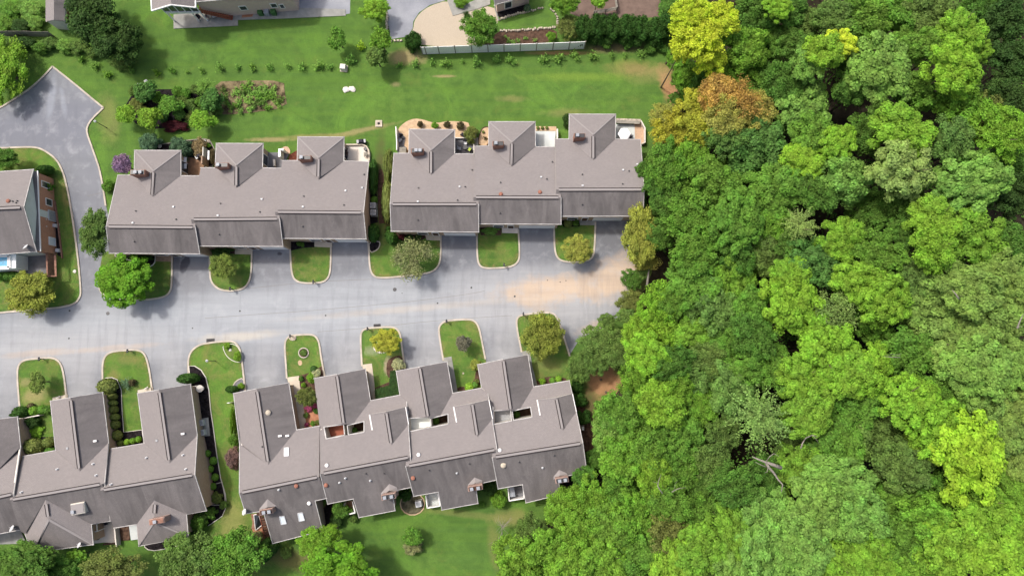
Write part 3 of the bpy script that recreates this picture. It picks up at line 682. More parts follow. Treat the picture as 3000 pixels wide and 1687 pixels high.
UC = upper('easternmost townhouse of the upper left terrace, beside the curved cream patio', 0, (806, 621), (1065, 623), (817, 698.4), (1072.7, 700), (826.7, 470.5), (1080.4, 474), (872.4, 401.2), (1008, 401.5), (870.5, 470.5), (1007.5, 471.7), (933.5, 462.4), (932.3, 524),
      (873, 456.3, 911, 468), [('E', 1007, 673, 'w'), ('E', 605, 825, 'w'), ('E', 612, 725, 'd'), ('E', 990, 808, 'd'), ('E', 602, 1008, 'd'), ('E', 1182, 520, 'd'), ('E', 1162, 647, 'g')], (.60, .97), 0, 1)
UD = upper('westernmost townhouse of the upper right terrace, sandy shrub bed behind its hipped wing', 0, (1143, 598.5), (1402.5, 598.5), (1146, 677.6), (1402.5, 680), (1154, 449.4), (1388, 451), (1198.4, 378.8), (1332.6, 380), (1197.5, 449.4), (1332, 451), (1262.7, 440), (1262.7, 513),
      (1205, 435.2, 1240, 448.5), [('E', 2082, 635, 'w'), ('E', 1688, 775, 'w'), ('E', 1694, 648, 'd'), ('E', 2135, 637, 'd'), ('E', 2062, 762, 'd'), ('E', 1688, 948, 'd'), ('E', 2200, 478, 'd')], (.58, .97), 1, 0, 1)
UE = upper('middle townhouse of the upper right terrace, pale square patio behind', 0, (1387, 578), (1643.8, 579), (1390, 656), (1643.8, 657.4), (1390, 428.6), (1625, 431), (1432, 356.8), (1568, 356.8), (1431.3, 428), (1569, 430), (1499.4, 416.8), (1498, 486.6),
      (1443.8, 414, 1475, 427.5), [('E', 2468, 596, 'd'), ('E', 2471, 706, 'r'), ('E', 2463, 883, 'd'), ('F', 597, 545, 'w'), ('F', 650, 563, 'd'), ('F', 585, 687, 'r'), ('F', 703, 403, 'd')], (.52, .97), 0, 0)
UF = upper('easternmost upper-row townhouse against the wood, white parasol behind it', 0, (1629, 556), (1887, 555.5), (1631, 634), (1884.5, 633.5), (1625.8, 407.5), (1876.7, 409), (1667.7, 334.8), (1803.7, 334.8), (1666.5, 407.5), (1802.8, 407.5), (1737.9, 395), (1737.9, 469.6),
      (1682, 391.3, 1714, 404.5), [('F', 1370, 478, 'w'), ('F', 1425, 488, 'd'), ('F', 1503, 425, 'w'), ('F', 985, 520, 'd'), ('F', 988, 625, 'w'), ('F', 1365, 610, 'd'), ('F', 985, 803, 'd')], (.45, .82), 0, 1)

# ---- lower right terrace
def pit(rt, pts, pl, zf, mat, name, rim=True):
    """open court sunk through the roof: walls, floor and white rim"""
    w_ = [PP(u, v, pl) for u, v in pts]; b = MB()
    for i in range(len(w_)):
        a, c = w_[i], w_[(i+1) % len(w_)]; b.face([(a.x, a.y, zf-.1), (c.x, c.y, zf-.1), (c.x, c.y, c.z-.02), (a.x, a.y, a.z-.02)])
    b.build('court_wall', M['beige_siding'], rt)
    b = MB(); b.face([(p.x, p.y, zf) for p in (w_ if (w_[1]-w_[0]).cross(w_[2]-w_[0]).z > 0 else w_[::-1])]); b.build(name, M[mat], rt)
    b = MB()
    for i in range(len(w_)):
        a, c = w_[i], w_[(i+1) % len(w_)]; b.beam(a+Vector((0, 0, .03)), c+Vector((0, 0, .03)), .13, .10)
    b.build('court_rim', M['gutter_white'], rt)
    return w_
def dormer(rt, N, d):
    dNW, dRN, dNE, dES, apex, dWS = d
    ap = PP(*apex, N); zr = ap.z; we = PP(*dWS, N)
    pl = {'W': plane3((*dRN, zr), (*apex, zr), (*dWS, we.z)), 'E': plane3((*dRN, zr), (*apex, zr), (*dES, PP(*dES, N).z))}
    roofmesh('dormer_roof', [('W', 0, [dNW, dRN, apex, dWS]), ('E', 2, [dRN, dNE, dES, apex])], pl, rt)
    W = [PP(*dNW, pl['W']), PP(*dRN, pl['W']), PP(*dNE, pl['E']), PP(*dES, pl['E'])]; wS = PP(*dWS, pl['W']); b = MB()
    lo = lambda p: Vector((p.x, p.y, pz(N, p.x, p.y)-.1))
    for a, c in ((W[0], W[1]), (W[1], W[2]), (W[2], W[3]), (wS, W[0])):
        a2, c2 = a-Vector((0, 0, .04)), c-Vector((0, 0, .04)); b.face([lo(a), lo(c), c2, a2])
    b.build('dormer_wall', M['beige_siding'], rt); b = MB()
    for a, c in ((wS, W[0]),): b.beam(a, c, .16, .16)
    b.beam(W[2], W[3], .10, .12); b.build('dormer_trim', M['white_paint'], rt); b = MB()
    b.beam(W[0], W[1], .07, .1); b.beam(W[1], W[2], .07, .1); b.build('dormer_trim', M['ridge_strip'], rt)
    ridge(rt, pl['W'], (dRN[0]+1, dRN[1]+4), (apex[0]+(dRN[0]-apex[0])*.08, apex[1]+(dRN[1]-apex[1])*.08), .03)
def cricket(rt, S, tip, l, r, r2, ch, pots):
    """shingled saddle behind a brick chimney stack"""
    T = PP(*tip, S); Lc = PP(*l, S); Rc = PP(*r, S); z = T.z; mu = ((l[0]+r2[0])/2, (l[1]+r2[1])/2)
    a = P(*l, Lc.z+.05); c = P(*r, Rc.z+.05); top = P((l[0]+r[0])/2, (l[1]+r[1])/2+2, T.z+.05); b = MB()
    b.face([T, a, top]); b.face([T, top, c])
    c2 = P(*r2, PP(*r2, S).z+.1); b.face([top, a, P(l[0], l[1]+9, Lc.z)]); b.face([c, top, c2])
    o = b.build('chimney_saddle', M['ridge_strip'], rt)
EXT = []
def lower(label, zR, rw, re, gW, gE, gWend, gEc, Nw, apex, N_eave, Npts, Sanchor, Spts, outl, gr, garage, faces_extra=(), zg=2.8, gz=4.45, doors=True, name='townhouse'):
    zE = zg
    pl = {'N': plane3((*rw, zR), (*re, zR), (*N_eave, zE)), 'S': plane3((*rw, zR), (*re, zR), Sanchor),
          'W': plane3((*gr[0], gz), (*gr[1], gz), (*gW, zE)), 'E': plane3((*gr[0], gz), (*gr[1], gz), (*gE, zE))}
    faces = [('N', 0, Npts), ('S', 1, Spts)]+list(garage)+list(faces_extra)
    return pl, faces
def sol(k0, *pts): return [q(k0, x, y) for x, y in pts]
# G1 (west end of the lower right terrace)
def build_lower(label, zR, rw, re, N_eave, Sanchor, gNW, gR0, gNE, gR1, facesW, facesE, Npts, Spts, outl, gz=None, vents=(), pits=(), dorm=None, rend=None, extra=None):
    zE = 2.8
    N = plane3((*rw, zR), (*re, zR), (*N_eave, zE)); Sx = plane3((*rw, zR), (*re, zR), Sanchor)
    gz = gz or PP(*gR1, N).z
    pl = {'N': N, 'S': Sx, 'W': plane3((*gR0, gz), (*gR1, gz), (*gNW, zE)), 'E': plane3((*gR0, gz), (*gR1, gz), (*gNE, zE))}
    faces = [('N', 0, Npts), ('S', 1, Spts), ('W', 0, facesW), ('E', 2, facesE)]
    if extra: extra(pl, faces)
    rt, w_, iw = house(label, outl, pl, faces, group=TERR_B)
    L = lambda a, b, t: (a[0]+(b[0]-a[0])*t, a[1]+(b[1]-a[1])*t)
    ridge(rt, N, L(rw, re, .04), L(rw, re, .97)); ridge(rt, pl['W'], L(gR0, gR1, .04), L(gR0, gR1, .95 if not rend else rend))
    for pts, zf, mat, nm in pits: pit(rt, pts, N, zf, mat, nm)
    if dorm: dormer(rt, N, dorm)
    for pk, k, x, y, ty in vents: vent(rt, pl[pk], k, x, y, ty)
    panel.w = iw
    # garage door under the north gable
    i = next(j for j, o in enumerate(outl) if o[0] == gNW[0]); j = next(j for j, o in enumerate(outl) if o[0] == gNE[0])
    b = MB()
    for kk in ((i, i+1), (i+1, j)):
        pass
    a, c = iw[i], iw[j]
    garage_door(rt, a, c, .14, .86, 2.1)
    return rt, pl, iw
L1 = build_lower('westernmost townhouse of the lower right terrace, twin skylights in its rear slope', 5.7, (701, 1443.5), (935, 1396), (868.6, 1258.4), (798.8, 1591, 2.75), (683.9, 1151.9), (752, 1137.9), (846.3, 1120.8), (786.3, 1361.5),
  [(683.9, 1151.9), (752, 1137.9), (786.3, 1361.5), (702, 1300)], [(752, 1137.9), (846.3, 1120.8), (868.6, 1258.4), (786.3, 1361.5)],
  [(702, 1300), (786.3, 1361.5), (868.6, 1258.4), (936.3, 1246.6), (935, 1396), (701, 1443.5)],
  [(701, 1443.5), (935, 1396), (957, 1459), (923, 1466), (945.3, 1553), (798.8, 1591), (770.8, 1496), (719.6, 1504)],
  [(683.9, 1151.9, 'W', 1), (752, 1137.9, 'W', 1), (846.3, 1120.8, 'E', 1), (868.6, 1258.4, 'N', 1), (936.3, 1246.6, 'N', 0), (935, 1396, 'N', 0), (957, 1459, 'S', 1), (923, 1466, 'S', 1), (945.3, 1553, 'S', 1), (798.8, 1591, 'S', 1), (770.8, 1496, 'S', 1), (719.6, 1504, 'S', 1), (701, 1443.5, 'S', 1), (702, 1300, 'N', 1)],
  vents=[('E', 'I', 598, 832, 'S'), ('E', 'I', 710, 1050, 'f'), ('E', 'I', 780, 1048, 'f'), ('W', 'I', 543, 1150, 'd'), ('S', 'J', 865, 597, 'r'), ('S', 'J', 700, 632, 'p'), ('S', 'J', 985, 760, 'D')])
def skylight(rt, pl, k, pts):
    w_ = [PP(*q(k, x, y), pl) for x, y in pts]; up = pl[1]*.10; b = MB()
    for i in range(4): b.beam(w_[i]+up*.5, w_[(i+1) % 4]+up*.5, .09, .14, up=pl[1])
    o = b.build('skylight', M['pale_metal'], rt); b = MB(); f = [p+up*.8 for p in w_]
    if (f[1]-f[0]).cross(f[2]-f[0]).z < 0: f = f[::-1]
    b.face(f); b.build('skylight_pane', M['sky_light_glass'], o)
skylight(L1[0], L1[1]['S'], 'J', [(705, 885), (750, 880), (772, 950), (722, 958)]); skylight(L1[0], L1[1]['S'], 'J', [(878, 855), (922, 848), (943, 918), (892, 928)])
skylight(L1[0], L1[1]['N'], 'I', [(752, 1165), (793, 1162), (792, 1240), (750, 1243)])
chimney(L1[0], 761, 1491.5, 797.5, 1506, 5.9, 3.5, 'pink_brick', ((.38, .5), (.80, .5)), R(9), 'dark_wood')
cricket(L1[0], L1[1]['S'], q('J', 590, 722), q('J', 515, 812), q('J', 660, 775), q('J', 682, 788), None, None)
L2 = build_lower('second townhouse of the lower right terrace, brick-red deck in its roof court', 6.0, (938, 1388), (1202.5, 1338), (1085.4, 1172.7), (1051.9, 1515, 3.0), (919.9, 1107.8), (986.6, 1096), (1070.5, 1079.8), (1006.8, 1241),
  [(919.9, 1107.8), (986.6, 1096), (1006.8, 1241), (949.4, 1249.7), (937, 1262), (936.3, 1246.6)], [(986.6, 1096), (1070.5, 1079.8), (1085.4, 1172.7), (1034.8, 1240.5), (1006.8, 1243)],
  [(937, 1262), (949.4, 1249.7), (955.6, 1284.8), (1010, 1274.5), (1020.8, 1273), (1066.8, 1265.2), (1066.8, 1233.5), (1034.8, 1240.5), (1085.4, 1172.7), (1171.4, 1156.5), (1191.6, 1176.7), (1202.5, 1338), (938, 1388)],
  [(938, 1388), (1202.5, 1338), (1205.6, 1426.4), (1167, 1434.8), (1149, 1438), (1157.5, 1494.8), (1051.9, 1515), (1034.8, 1460.6), (960, 1475.5)],
  [(919.9, 1107.8, 'W', 1), (986.6, 1096, 'W', 1), (1070.5, 1079.8, 'E', 1), (1085.4, 1172.7, 'N', 1), (1171.4, 1156.5, 'N', 0), (1191.6, 1176.7, 'N', 1), (1202.5, 1338, 'N', 1), (1205.6, 1426.4, 'S', 1), (1149, 1438, 'S', 1), (1157.5, 1494.8, 'S', 1), (1051.9, 1515, 'S', 1), (1034.8, 1460.6, 'S', 1), (960, 1475.5, 'S', 1), (938, 1388, 'S', 0), (936.3, 1246.6, 'W', 0)],
  gz=4.35, rend=.98, pits=[([(949.4, 1249.7), (1006.8, 1242.5), (1010, 1274.5), (955.6, 1284.8)], 1.9, 'deck_red', 'court_deck'), ([(1017.7, 1245), (1066.8, 1233.5), (1066.8, 1265.2), (1020.8, 1273)], .2, 'brown_mulch', 'court_floor')],
  dorm=[(1082.9, 1214), (1131, 1206), (1188.5, 1192), (1197, 1242), (1147, 1304), (1090.7, 1259)],
  vents=[('S', 'J', 1272, 565, 'p'), ('S', 'J', 1328, 523, 'p'), ('S', 'J', 1145, 590, 'r'), ('S', 'J', 1520, 480, 'd'), ('S', 'J', 1562, 545, 'p'), ('S', 'J', 1693, 478, 'd'), ('N', 'J', 1152, 403, 'D')])
chimney(L2[0], 1118, 1447, 1158, 1462, 6.0, 3.5, 'pink_brick', ((.25, .5), (.75, .5)), R(9), 'dark_metal')
cricket(L2[0], L2[1]['S'], q('J', 1740, 578), q('J', 1662, 665), q('J', 1812, 610), q('J', 1828, 655), None, None)
L3 = build_lower('third townhouse of the lower right terrace, white decked roof court', 6.0, (1188.5, 1366), (1456, 1316), (1326, 1151), (1294.7, 1493, 3.0), (1160.6, 1086.5), (1228.9, 1074), (1309.6, 1059), (1253.7, 1221),
  [(1160.6, 1086.5), (1228.9, 1074), (1253.7, 1221), (1197, 1224.5), (1191.6, 1176.7), (1171.4, 1157.8)], [(1228.9, 1074), (1309.6, 1059), (1326, 1151), (1289.4, 1218), (1253.7, 1224.5)],
  [(1198.8, 1263.4), (1261.5, 1251), (1313.4, 1241.6), (1312.7, 1212), (1289.4, 1218), (1326, 1151), (1410.6, 1136), (1429.8, 1153), (1456, 1316), (1188.5, 1366), (1190, 1263)],
  [(1188.5, 1366), (1456, 1316), (1454, 1405), (1414.3, 1414), (1393, 1419), (1400.3, 1473.6), (1294.7, 1493), (1283.9, 1440.4), (1211.8, 1452.8)],
  [(1160.6, 1086.5, 'W', 1), (1228.9, 1074, 'W', 1), (1309.6, 1059, 'E', 1), (1326, 1151, 'N', 1), (1410.6, 1136, 'N', 0), (1429.8, 1153, 'N', 1), (1456, 1316, 'N', 1), (1454, 1405, 'S', 1), (1393, 1419, 'S', 1), (1400.3, 1473.6, 'S', 1), (1294.7, 1493, 'S', 1), (1283.9, 1440.4, 'S', 1), (1211.8, 1452.8, 'S', 1), (1188.5, 1366, 'S', 0), (1190, 1200, 'N', 0), (1171.4, 1157.8, 'W', 1)],
  gz=4.35, rend=.98, pits=[([(1196.9, 1224.5), (1260, 1221.4), (1261.5, 1251), (1198.8, 1263.4)], 2.0, 'white_roofing', 'court_deck'), ([(1261.5, 1224.5), (1312.7, 1212), (1313.4, 1241.6), (1263, 1251)], .2, 'brown_mulch', 'court_floor')],
  dorm=[(1329, 1191), (1382.6, 1181.7), (1432.3, 1171), (1443, 1226), (1398.8, 1280.4), (1337.6, 1236.3)],
  vents=[('N', 'L', 85, 303, 'D'), ('S', 'L', 33, 523, 'r'), ('S', 'L', 185, 448, 'd'), ('S', 'L', 445, 475, 'p'), ('S', 'L', 565, 388, 'd')])
chimney(L3[0], 1371.5, 1422.5, 1413, 1436, 6.0, 3.5, 'pink_brick', ((.25, .5), (.72, .5)), R(9), 'dark_wood')
cricket(L3[0], L3[1]['S'], q('L', 612, 517), q('L', 550, 585), q('L', 685, 545), q('L', 690, 590), None, None)
L4 = build_lower('easternmost lower-row townhouse against the wood, grey floored roof court', 6.0, (1442, 1340), (1707.8, 1297.6), (1562.7, 1132.3), (1540.7, 1472, 3.0), (1399, 1067.7), (1474.2, 1052), (1546.3, 1038.8), (1496, 1200),
  [(1399, 1067.7), (1474.2, 1052), (1496, 1200), (1441.6, 1202.8), (1429.8, 1153), (1410.6, 1134.5)], [(1474.2, 1052), (1546.3, 1038.8), (1562.7, 1132.3), (1524, 1197), (1496, 1202.8)],
  [(1445.3, 1242.5), (1499, 1232.3), (1559, 1221.4), (1554.3, 1192), (1524, 1197), (1562.7, 1132.3), (1667.7, 1114.3), (1674.5, 1152), (1688.5, 1206), (1707.8, 1297.6), (1442, 1340), (1440, 1242)],
  [(1442, 1340), (1707.8, 1297.6), (1719.3, 1382.3), (1665.8, 1392.3), (1636, 1398), (1641, 1448), (1540.7, 1472), (1530.7, 1418.7), (1459.3, 1431)],
  [(1399, 1067.7, 'W', 1), (1474.2, 1052, 'W', 1), (1546.3, 1038.8, 'E', 1), (1562.7, 1132.3, 'N', 1), (1667.7, 1114.3, 'N', 1), (1688.5, 1206, 'N', 1), (1707.8, 1297.6, 'S', 1), (1719.3, 1382.3, 'S', 1), (1636, 1398, 'S', 1), (1641, 1448, 'S', 1), (1540.7, 1472, 'S', 1), (1530.7, 1418.7, 'S', 1), (1459.3, 1431, 'S', 1), (1442, 1340, 'S', 0), (1441, 1190, 'N', 0), (1410.6, 1134.5, 'W', 1)],
  gz=4.35, rend=.98, pits=[([(1441.6, 1202.8), (1496, 1199.7), (1499, 1232.3), (1445.3, 1242.5)], 2.0, 'grey_metal', 'court_deck'), ([(1500.6, 1202.8), (1554.3, 1192), (1559, 1221.4), (1503.7, 1230.7)], .2, 'brown_mulch', 'court_floor')],
  dorm=[(1573.6, 1170.8), (1629.5, 1165.5), (1677, 1153), (1688.5, 1206), (1649, 1261.8), (1582.3, 1216)],
  vents=[('N', 'L', 850, 260, 'D'), ('S', 'L', 885, 403, 'S'), ('S', 'L', 1035, 373, 'd'), ('S', 'L', 1254, 425, 'p'), ('S', 'L', 1365, 310, 'd')])
chimney(L4[0], 1628, 1399, 1665, 1413, 6.0, 3.5, 'pink_brick', ((.3, .5), (.75, .5)), R(9), 'dark_metal')
cricket(L4[0], L4[1]['S'], q('L', 1410, 447), q('L', 1358, 510), q('L', 1480, 475), q('L', 1497, 500), None, None)

# ---- lower left terrace
def hipwing(S_, rt_faces, pl, apex, peak, wc, sw, se, ec, z, wmi=0, emi=0, smi=2):
    zt = PP(*apex, S_).z
    pl['hw'] = plane3((*apex, zt), (*peak, zt), (*wc, z)); pl['he'] = plane3((*apex, zt), (*peak, zt), (*ec, z)); pl['hs'] = plane3((*peak, zt), (*sw, z), (*se, z))
    rt_faces += [('hw', wmi, [apex, wc, sw, peak]), ('he', emi, [apex, peak, se, ec]), ('hs', smi, [peak, sw, se])]
a2 = (451.9, 1465.3); p2 = (451.5, 1529)
def ex2(pl, f):
    hipwing(pl['S'], f, pl, a2, p2, (400.6, 1535), (406.8, 1598.8), (552, 1570.9), (546.6, 1505.6), 3.45)
L6 = build_lower('east end townhouse of the lower left terrace, pale gable beside the black mulch bed', 5.8, (293.5, 1436), (570.8, 1390), (422.4, 1297.8), (333.2, 1546, 3.45), (402.8, 1151.9), (465.8, 1141), (558, 1124.5), (497, 1356.8),
  [(402.8, 1151.9), (465.8, 1141), (497, 1356.8), (422.4, 1297.8)], [(465.8, 1141), (558, 1124.5), (578, 1274.5), (497, 1356.8)],
  [(323.6, 1314), (422.4, 1297.8), (497, 1356.8), (578, 1274.5), (570.8, 1390), (293.5, 1436), (300, 1418)],
  [(293.5, 1436), (570.8, 1390), (605, 1494.8), (546.6, 1505.6), (451.9, 1465.3), (400.6, 1535), (333.2, 1546)],
  [(402.8, 1151.9, 'W', 1), (465.8, 1141, 'W', 1), (558, 1124.5, 'E', 1), (578, 1274.5, 'E', 1), (570.8, 1390, 'S', 1), (605, 1494.8, 'S', 1), (546.6, 1505.6, 'he', 1), (552, 1570.9, 'he', 1), (406.8, 1598.8, 'hs', 1), (400.6, 1535, 'hw', 1), (333.2, 1546, 'S', 0), (293.5, 1436, 'S', 0), (300, 1418, 'N', 0), (323.6, 1314, 'N', 1), (422.4, 1297.8, 'N', 1)],
  vents=[('E', 'G', 1725, 1030, 'f'), ('W', 'G', 1482, 1093, 'g'), ('N', 'G', 1385, 1255, 'p'), ('N', 'G', 1730, 1230, 'p'), ('N', 'G', 1757, 1362, 'p'), ('N', 'H', 1053, 582, 'p')], extra=ex2)
hipcap(L6[0], None, [((406.8, 1598.8), L6[1]['hs']), (p2, L6[1]['hs']), ((552, 1570.9), L6[1]['hs'])]); ridge(L6[0], L6[1]['hw'], (454, 1477), (452.5, 1502))
chimney(L6[0], 437, 1518, 480, 1534, 5.9, 3.6, 'pink_brick', ((.45, .5),), R(10), 'red_brick')
a1 = (133.5, 1463); p1 = (142.9, 1521)
def ex1(pl, f):
    hipwing(pl['S'], f, pl, a1, p1, (73, 1563), (95, 1618), (273.3, 1594), (267.7, 1534.5), 3.4)
L5 = build_lower('middle townhouse of the lower left terrace, topiary-lined court on its east side', 5.8, (28, 1464), (300, 1417), (163, 1318.6), (323, 1525, 3.7), (147.5, 1174), (206.5, 1164), (300.6, 1148.8), (233, 1381.7),
  [(147.5, 1174), (206.5, 1164), (233, 1381.7), (163, 1318.6)], [(206.5, 1164), (300.6, 1148.8), (318.3, 1296), (233, 1381.7)],
  [(66.8, 1335.5), (163, 1318.6), (233, 1381.7), (318.3, 1296), (306.8, 1414), (300, 1417), (28, 1464), (38, 1430)],
  [(28, 1464), (300, 1417), (323, 1525), (267.7, 1534.5), (133.5, 1463), (73, 1563), (60, 1555)],
  [(147.5, 1174, 'W', 1), (206.5, 1164, 'W', 1), (300.6, 1148.8, 'E', 1), (318.3, 1296, 'E', 1), (306.8, 1414, 'N', 1), (323, 1525, 'S', 1), (267.7, 1534.5, 'he', 1), (273.3, 1594, 'he', 1), (95, 1618, 'hs', 1), (73, 1563, 'hw', 0), (60, 1555, 'S', 0), (28, 1464, 'S', 0), (38, 1430, 'N', 0), (66.8, 1335.5, 'N', 1), (163, 1318.6, 'N', 1)],
  vents=[('E', 'G', 897, 1098, 'f'), ('W', 'G', 640, 1167, 'g'), ('N', 'G', 545, 1363, 'p'), ('N', 'G', 883, 1313, 'p'), ('N', 'G', 912, 1420, 'p'), ('N', 'H', 208, 655, 'p')], extra=ex1)
hipcap(L5[0], None, [((95, 1618), L5[1]['hs']), (p1, L5[1]['hs']), ((273.3, 1594), L5[1]['hs'])], .3); ridge(L5[0], L5[1]['hw'], (135.5, 1476), (141, 1512))
chimney(L5[0], 209, 1473, 246, 1505, 5.3, 3.4, 'beige_siding', ((.2, .3),), R(10), 'ridge_strip')
L7 = build_lower('townhouse cut off by the left edge in the lower terrace', 5.8, (-230, 1503), (40, 1446), (-100, 1362), (62, 1550.7, 3.7), (-125, 1245), (-60, 1234), (51, 1220), (-35, 1405),
  [(-125, 1245), (-60, 1234), (-35, 1405), (-105, 1362)], [(-60, 1234), (51, 1220), (60.5, 1308.7), (-35, 1405)],
  [(-200, 1380), (-105, 1362), (-35, 1405), (60.5, 1308.7), (40, 1446), (-230, 1503)], [(-230, 1503), (40, 1446), (62, 1550.7), (-200, 1600)],
  [(-125, 1245, 'W', 1), (-60, 1234, 'W', 1), (51, 1220, 'E', 1), (60.5, 1308.7, 'E', 1), (40, 1446, 'N', 1), (62, 1550.7, 'S', 1), (-200, 1600, 'S', 1), (-230, 1503, 'S', 1), (-200, 1380, 'N', 1), (-105, 1362, 'N', 1)])
# the tall end gables: pale siding above a narrow skirt roof and a brick wall
def end_gable(rt, pts, zs, skirt, pad, wallmat):
    pass
# ---- left house (two storeys, red brick end wall with windows, walled patio)
plI = {'N': plane3((-150, 617, 7.0), (69.9, 606, 7.0), (97.8, 496.3, 4.3)), 'S': plane3((-150, 617, 7.0), (69.9, 606, 7.0), (107, 737, 4.3))}
rtI, wI, iwI = house('left-edge brick house with a pale gable and a walled patio', [(97.8, 496.3, 'N', 1), (69.9, 606, 'N', 1), (107, 737, 'S', 1), (-150, 757, 'S', 1), (-150, 617, 'N', 1), (-150, 513, 'N', 1)], plI,
   [('N', 0, [(-150, 513), (97.8, 496.3), (69.9, 606), (-150, 617)]), ('S', 2, [(-150, 617), (69.9, 606), (107, 737), (-150, 757)])], 'mint_siding', .25, name='house')
ridge(rtI, plI['N'], (-130, 616), (59, 608))
a, c = iwI[0], iwI[2]; zsk = 3.95
b = MB(); A = Vector((a.x+.55, a.y+.15, 0)); Cc = Vector((c.x+.55, c.y-.15, 0)); A0 = Vector((a.x+.0, a.y, 0)); C0 = Vector((c.x, c.y, 0))
b.face([(A0.x, A0.y, zsk+.35), (C0.x, C0.y, zsk+.35), (Cc.x, Cc.y, zsk), (A.x, A.y, zsk)]); o = b.build('skirt_roof', M['shingle_worn_shaded'], rtI); face_uv(o.data)
b = MB(); b.beam(Vector((A.x, A.y, zsk-.05)), Vector((Cc.x, Cc.y, zsk-.05)), .14, .16); b.build('skirt_gutter', M['white_paint'], rtI)
b = MB(); e = .30
b.face([(A0.x+e, A0.y, 0), (C0.x+e, C0.y, 0), (C0.x+e, C0.y, zsk), (A0.x+e, A0.y, zsk)])
b.face([(C0.x+e, C0.y, 0), (C0.x-14, C0.y-.75, 0), (C0.x-14, C0.y-.75, zsk+.2), (C0.x+e, C0.y, zsk)])
b.face([(A0.x+e, A0.y, 0), (A0.x-14, A0.y, 0), (A0.x-14, A0.y, zsk+.2), (A0.x+e, A0.y, zsk)])
b.build('brick_wall', M['red_wall'], rtI)
panel.w = iwI; Aw, Cw = Vector((A0.x+e, A0.y, 0)), Vector((C0.x+e, C0.y, 0))
panel(rtI, Aw, Cw, .09, .16, 1.2, 2.8, 'window_glass', 'window', .03, .06, 'white_paint')
panel(rtI, Aw, Cw, .30, .38, .8, 2.0, 'window_glass', 'window', .03, .06, 'white_paint')
panel(rtI, Aw, Cw, .45, .57, .2, 1.6, 'grey_metal', 'window', .08, .12, 'pale_metal')
panel(rtI, Aw, Cw, .80, .89, .4, 1.7, 'sky_light_glass', 'window', .05, .08, 'white_paint')
for f in (.50, .57, .66): panel(rtI, Aw, Cw, f, f+.012, 2.0, 2.22, 'cream_trim', 'wall_vent', .04, .06)
for x, y, ty in ((82, 610, 'r'), (122, 613, 'd'), (155, 625, 'd'), (165, 608, 'd')): vent(rtI, plI['N'], 'D', x, y, ty)
# ---- the brick house at the top, two storeys at the back with a glazed gable room
plJ = {'S': plane3((574, 6.5, 5.3), (849, -17, 5.3), (700, -160, 8.5))}
rtJ, wJ, iwJ = house('long pink-brick house at the top edge with a red stair', [(560, 7.5, 'S', 1), (849, -17, 'S', 1), (835, -150, 'S', 1), (555, -130, 'S', 1)], plJ, [('S', 2, [(560, 7.5), (849, -17), (835, -150), (555, -130)])], 'pink_wall', .3, name='house')
panel.w = iwJ
for f0, f1, z0, z1 in ((.40, .47, 1.6, 2.6), (.74, .80, 1.6, 2.6), (.83, .87, 1.2, 2.2)): panel(rtJ, iwJ[0], iwJ[1], f0, f1, z0, z1, 'window_glass', 'window', .03, .06, 'white_paint')
plS = {'W': plane3((501.6, 15.5, 6.6), (498, -60, 6.6), (445, 32.6, 5.3)), 'E': plane3((501.6, 15.5, 6.6), (498, -60, 6.6), (573.6, 23.3, 5.3))}
roofmesh('porch_roof', [('W', 0, [(445, 32.6), (501.6, 15.5), (498, -60), (441, -45)]), ('E', 2, [(501.6, 15.5), (573.6, 23.3), (572, -60), (498, -60)])], plS, rtJ)
sw, sr, se = PP(445, 32.6, plS['W']), PP(501.6, 15.5, plS['W']), PP(573.6, 23.3, plS['E'])
b = MB(); b.beam(sw, sr, .16, .2); b.beam(sr, se, .16, .2); b.beam(sw, PP(441, -45, plS['W']), .16, .2); b.beam(se, PP(572, -60, plS['E']), .16, .2); b.build('porch_gutter', M['white_paint'], rtJ)
pa, pc = P(484, 38, 2.75), P(588, 34.5, 2.75); xg0, xg1 = pa.x, pc.x; yg = (pa.y+pc.y)/2
b = MB(); b.box(((xg0+xg1)/2, yg, 2.7), (xg1-xg0, .22, .42)); b.build('porch_beam', M['white_paint'], rtJ)
for i in range(6):
    x = xg0+(xg1-xg0)*i/5; b = MB(); b.box((x, yg, 3.9), (.12, .14, 2.1)); b.build('mullion', M['white_paint'], rtJ)
for i in range(5):
    x = xg0+(xg1-xg0)*(i+.5)/5; b = MB(); b.box((x, yg+.02, 3.95), ((xg1-xg0)/5-.14, .05, 2.0)); b.build('pane', M['window_glass'], rtJ)
for x in (xg0+.1, xg1-.1, (xg0+xg1)/2+1.2):
    b = MB(); b.box((x, yg, 1.25), (.16, .16, 2.5)); b.build('porch_post', M['white_paint'], rtJ)
b = MB(); b.box(((xg0+xg1)/2, yg+3.6, 1.3), (xg1-xg0-.3, .2, 2.4)); b.build('porch_wall', M['pink_wall'], rtJ)
# ---- corner of a house at the top right of the lots
plK = {'S': plane3((1452, 14, 3.1), (1560, -14, 3.1), (1500, -60, 5.0))}
rtK, wK, iwK = house('corner of a brick house with white downpipe at the top edge', [(1450, 15, 'S', 1), (1560, -16, 'S', 1), (1540, -110, 'S', 1), (1430, -90, 'S', 1)], plK, [('S', 0, [(1450, 15), (1560, -16), (1540, -110), (1430, -90)])], 'pink_wall', .35, name='house')
panel.w = iwK; panel(rtK, iwK[0], iwK[1], .25, .45, .6, 2.2, 'window_glass', 'window', .03, .06, 'white_paint')
b = MB(); b.tube([P(1449, 16, 3.0), P(1452, 30, 1.9), P(1461, 60, .2)], [.09, .09, .09], 6); b.build('downpipe', M['white_paint'], rtK)
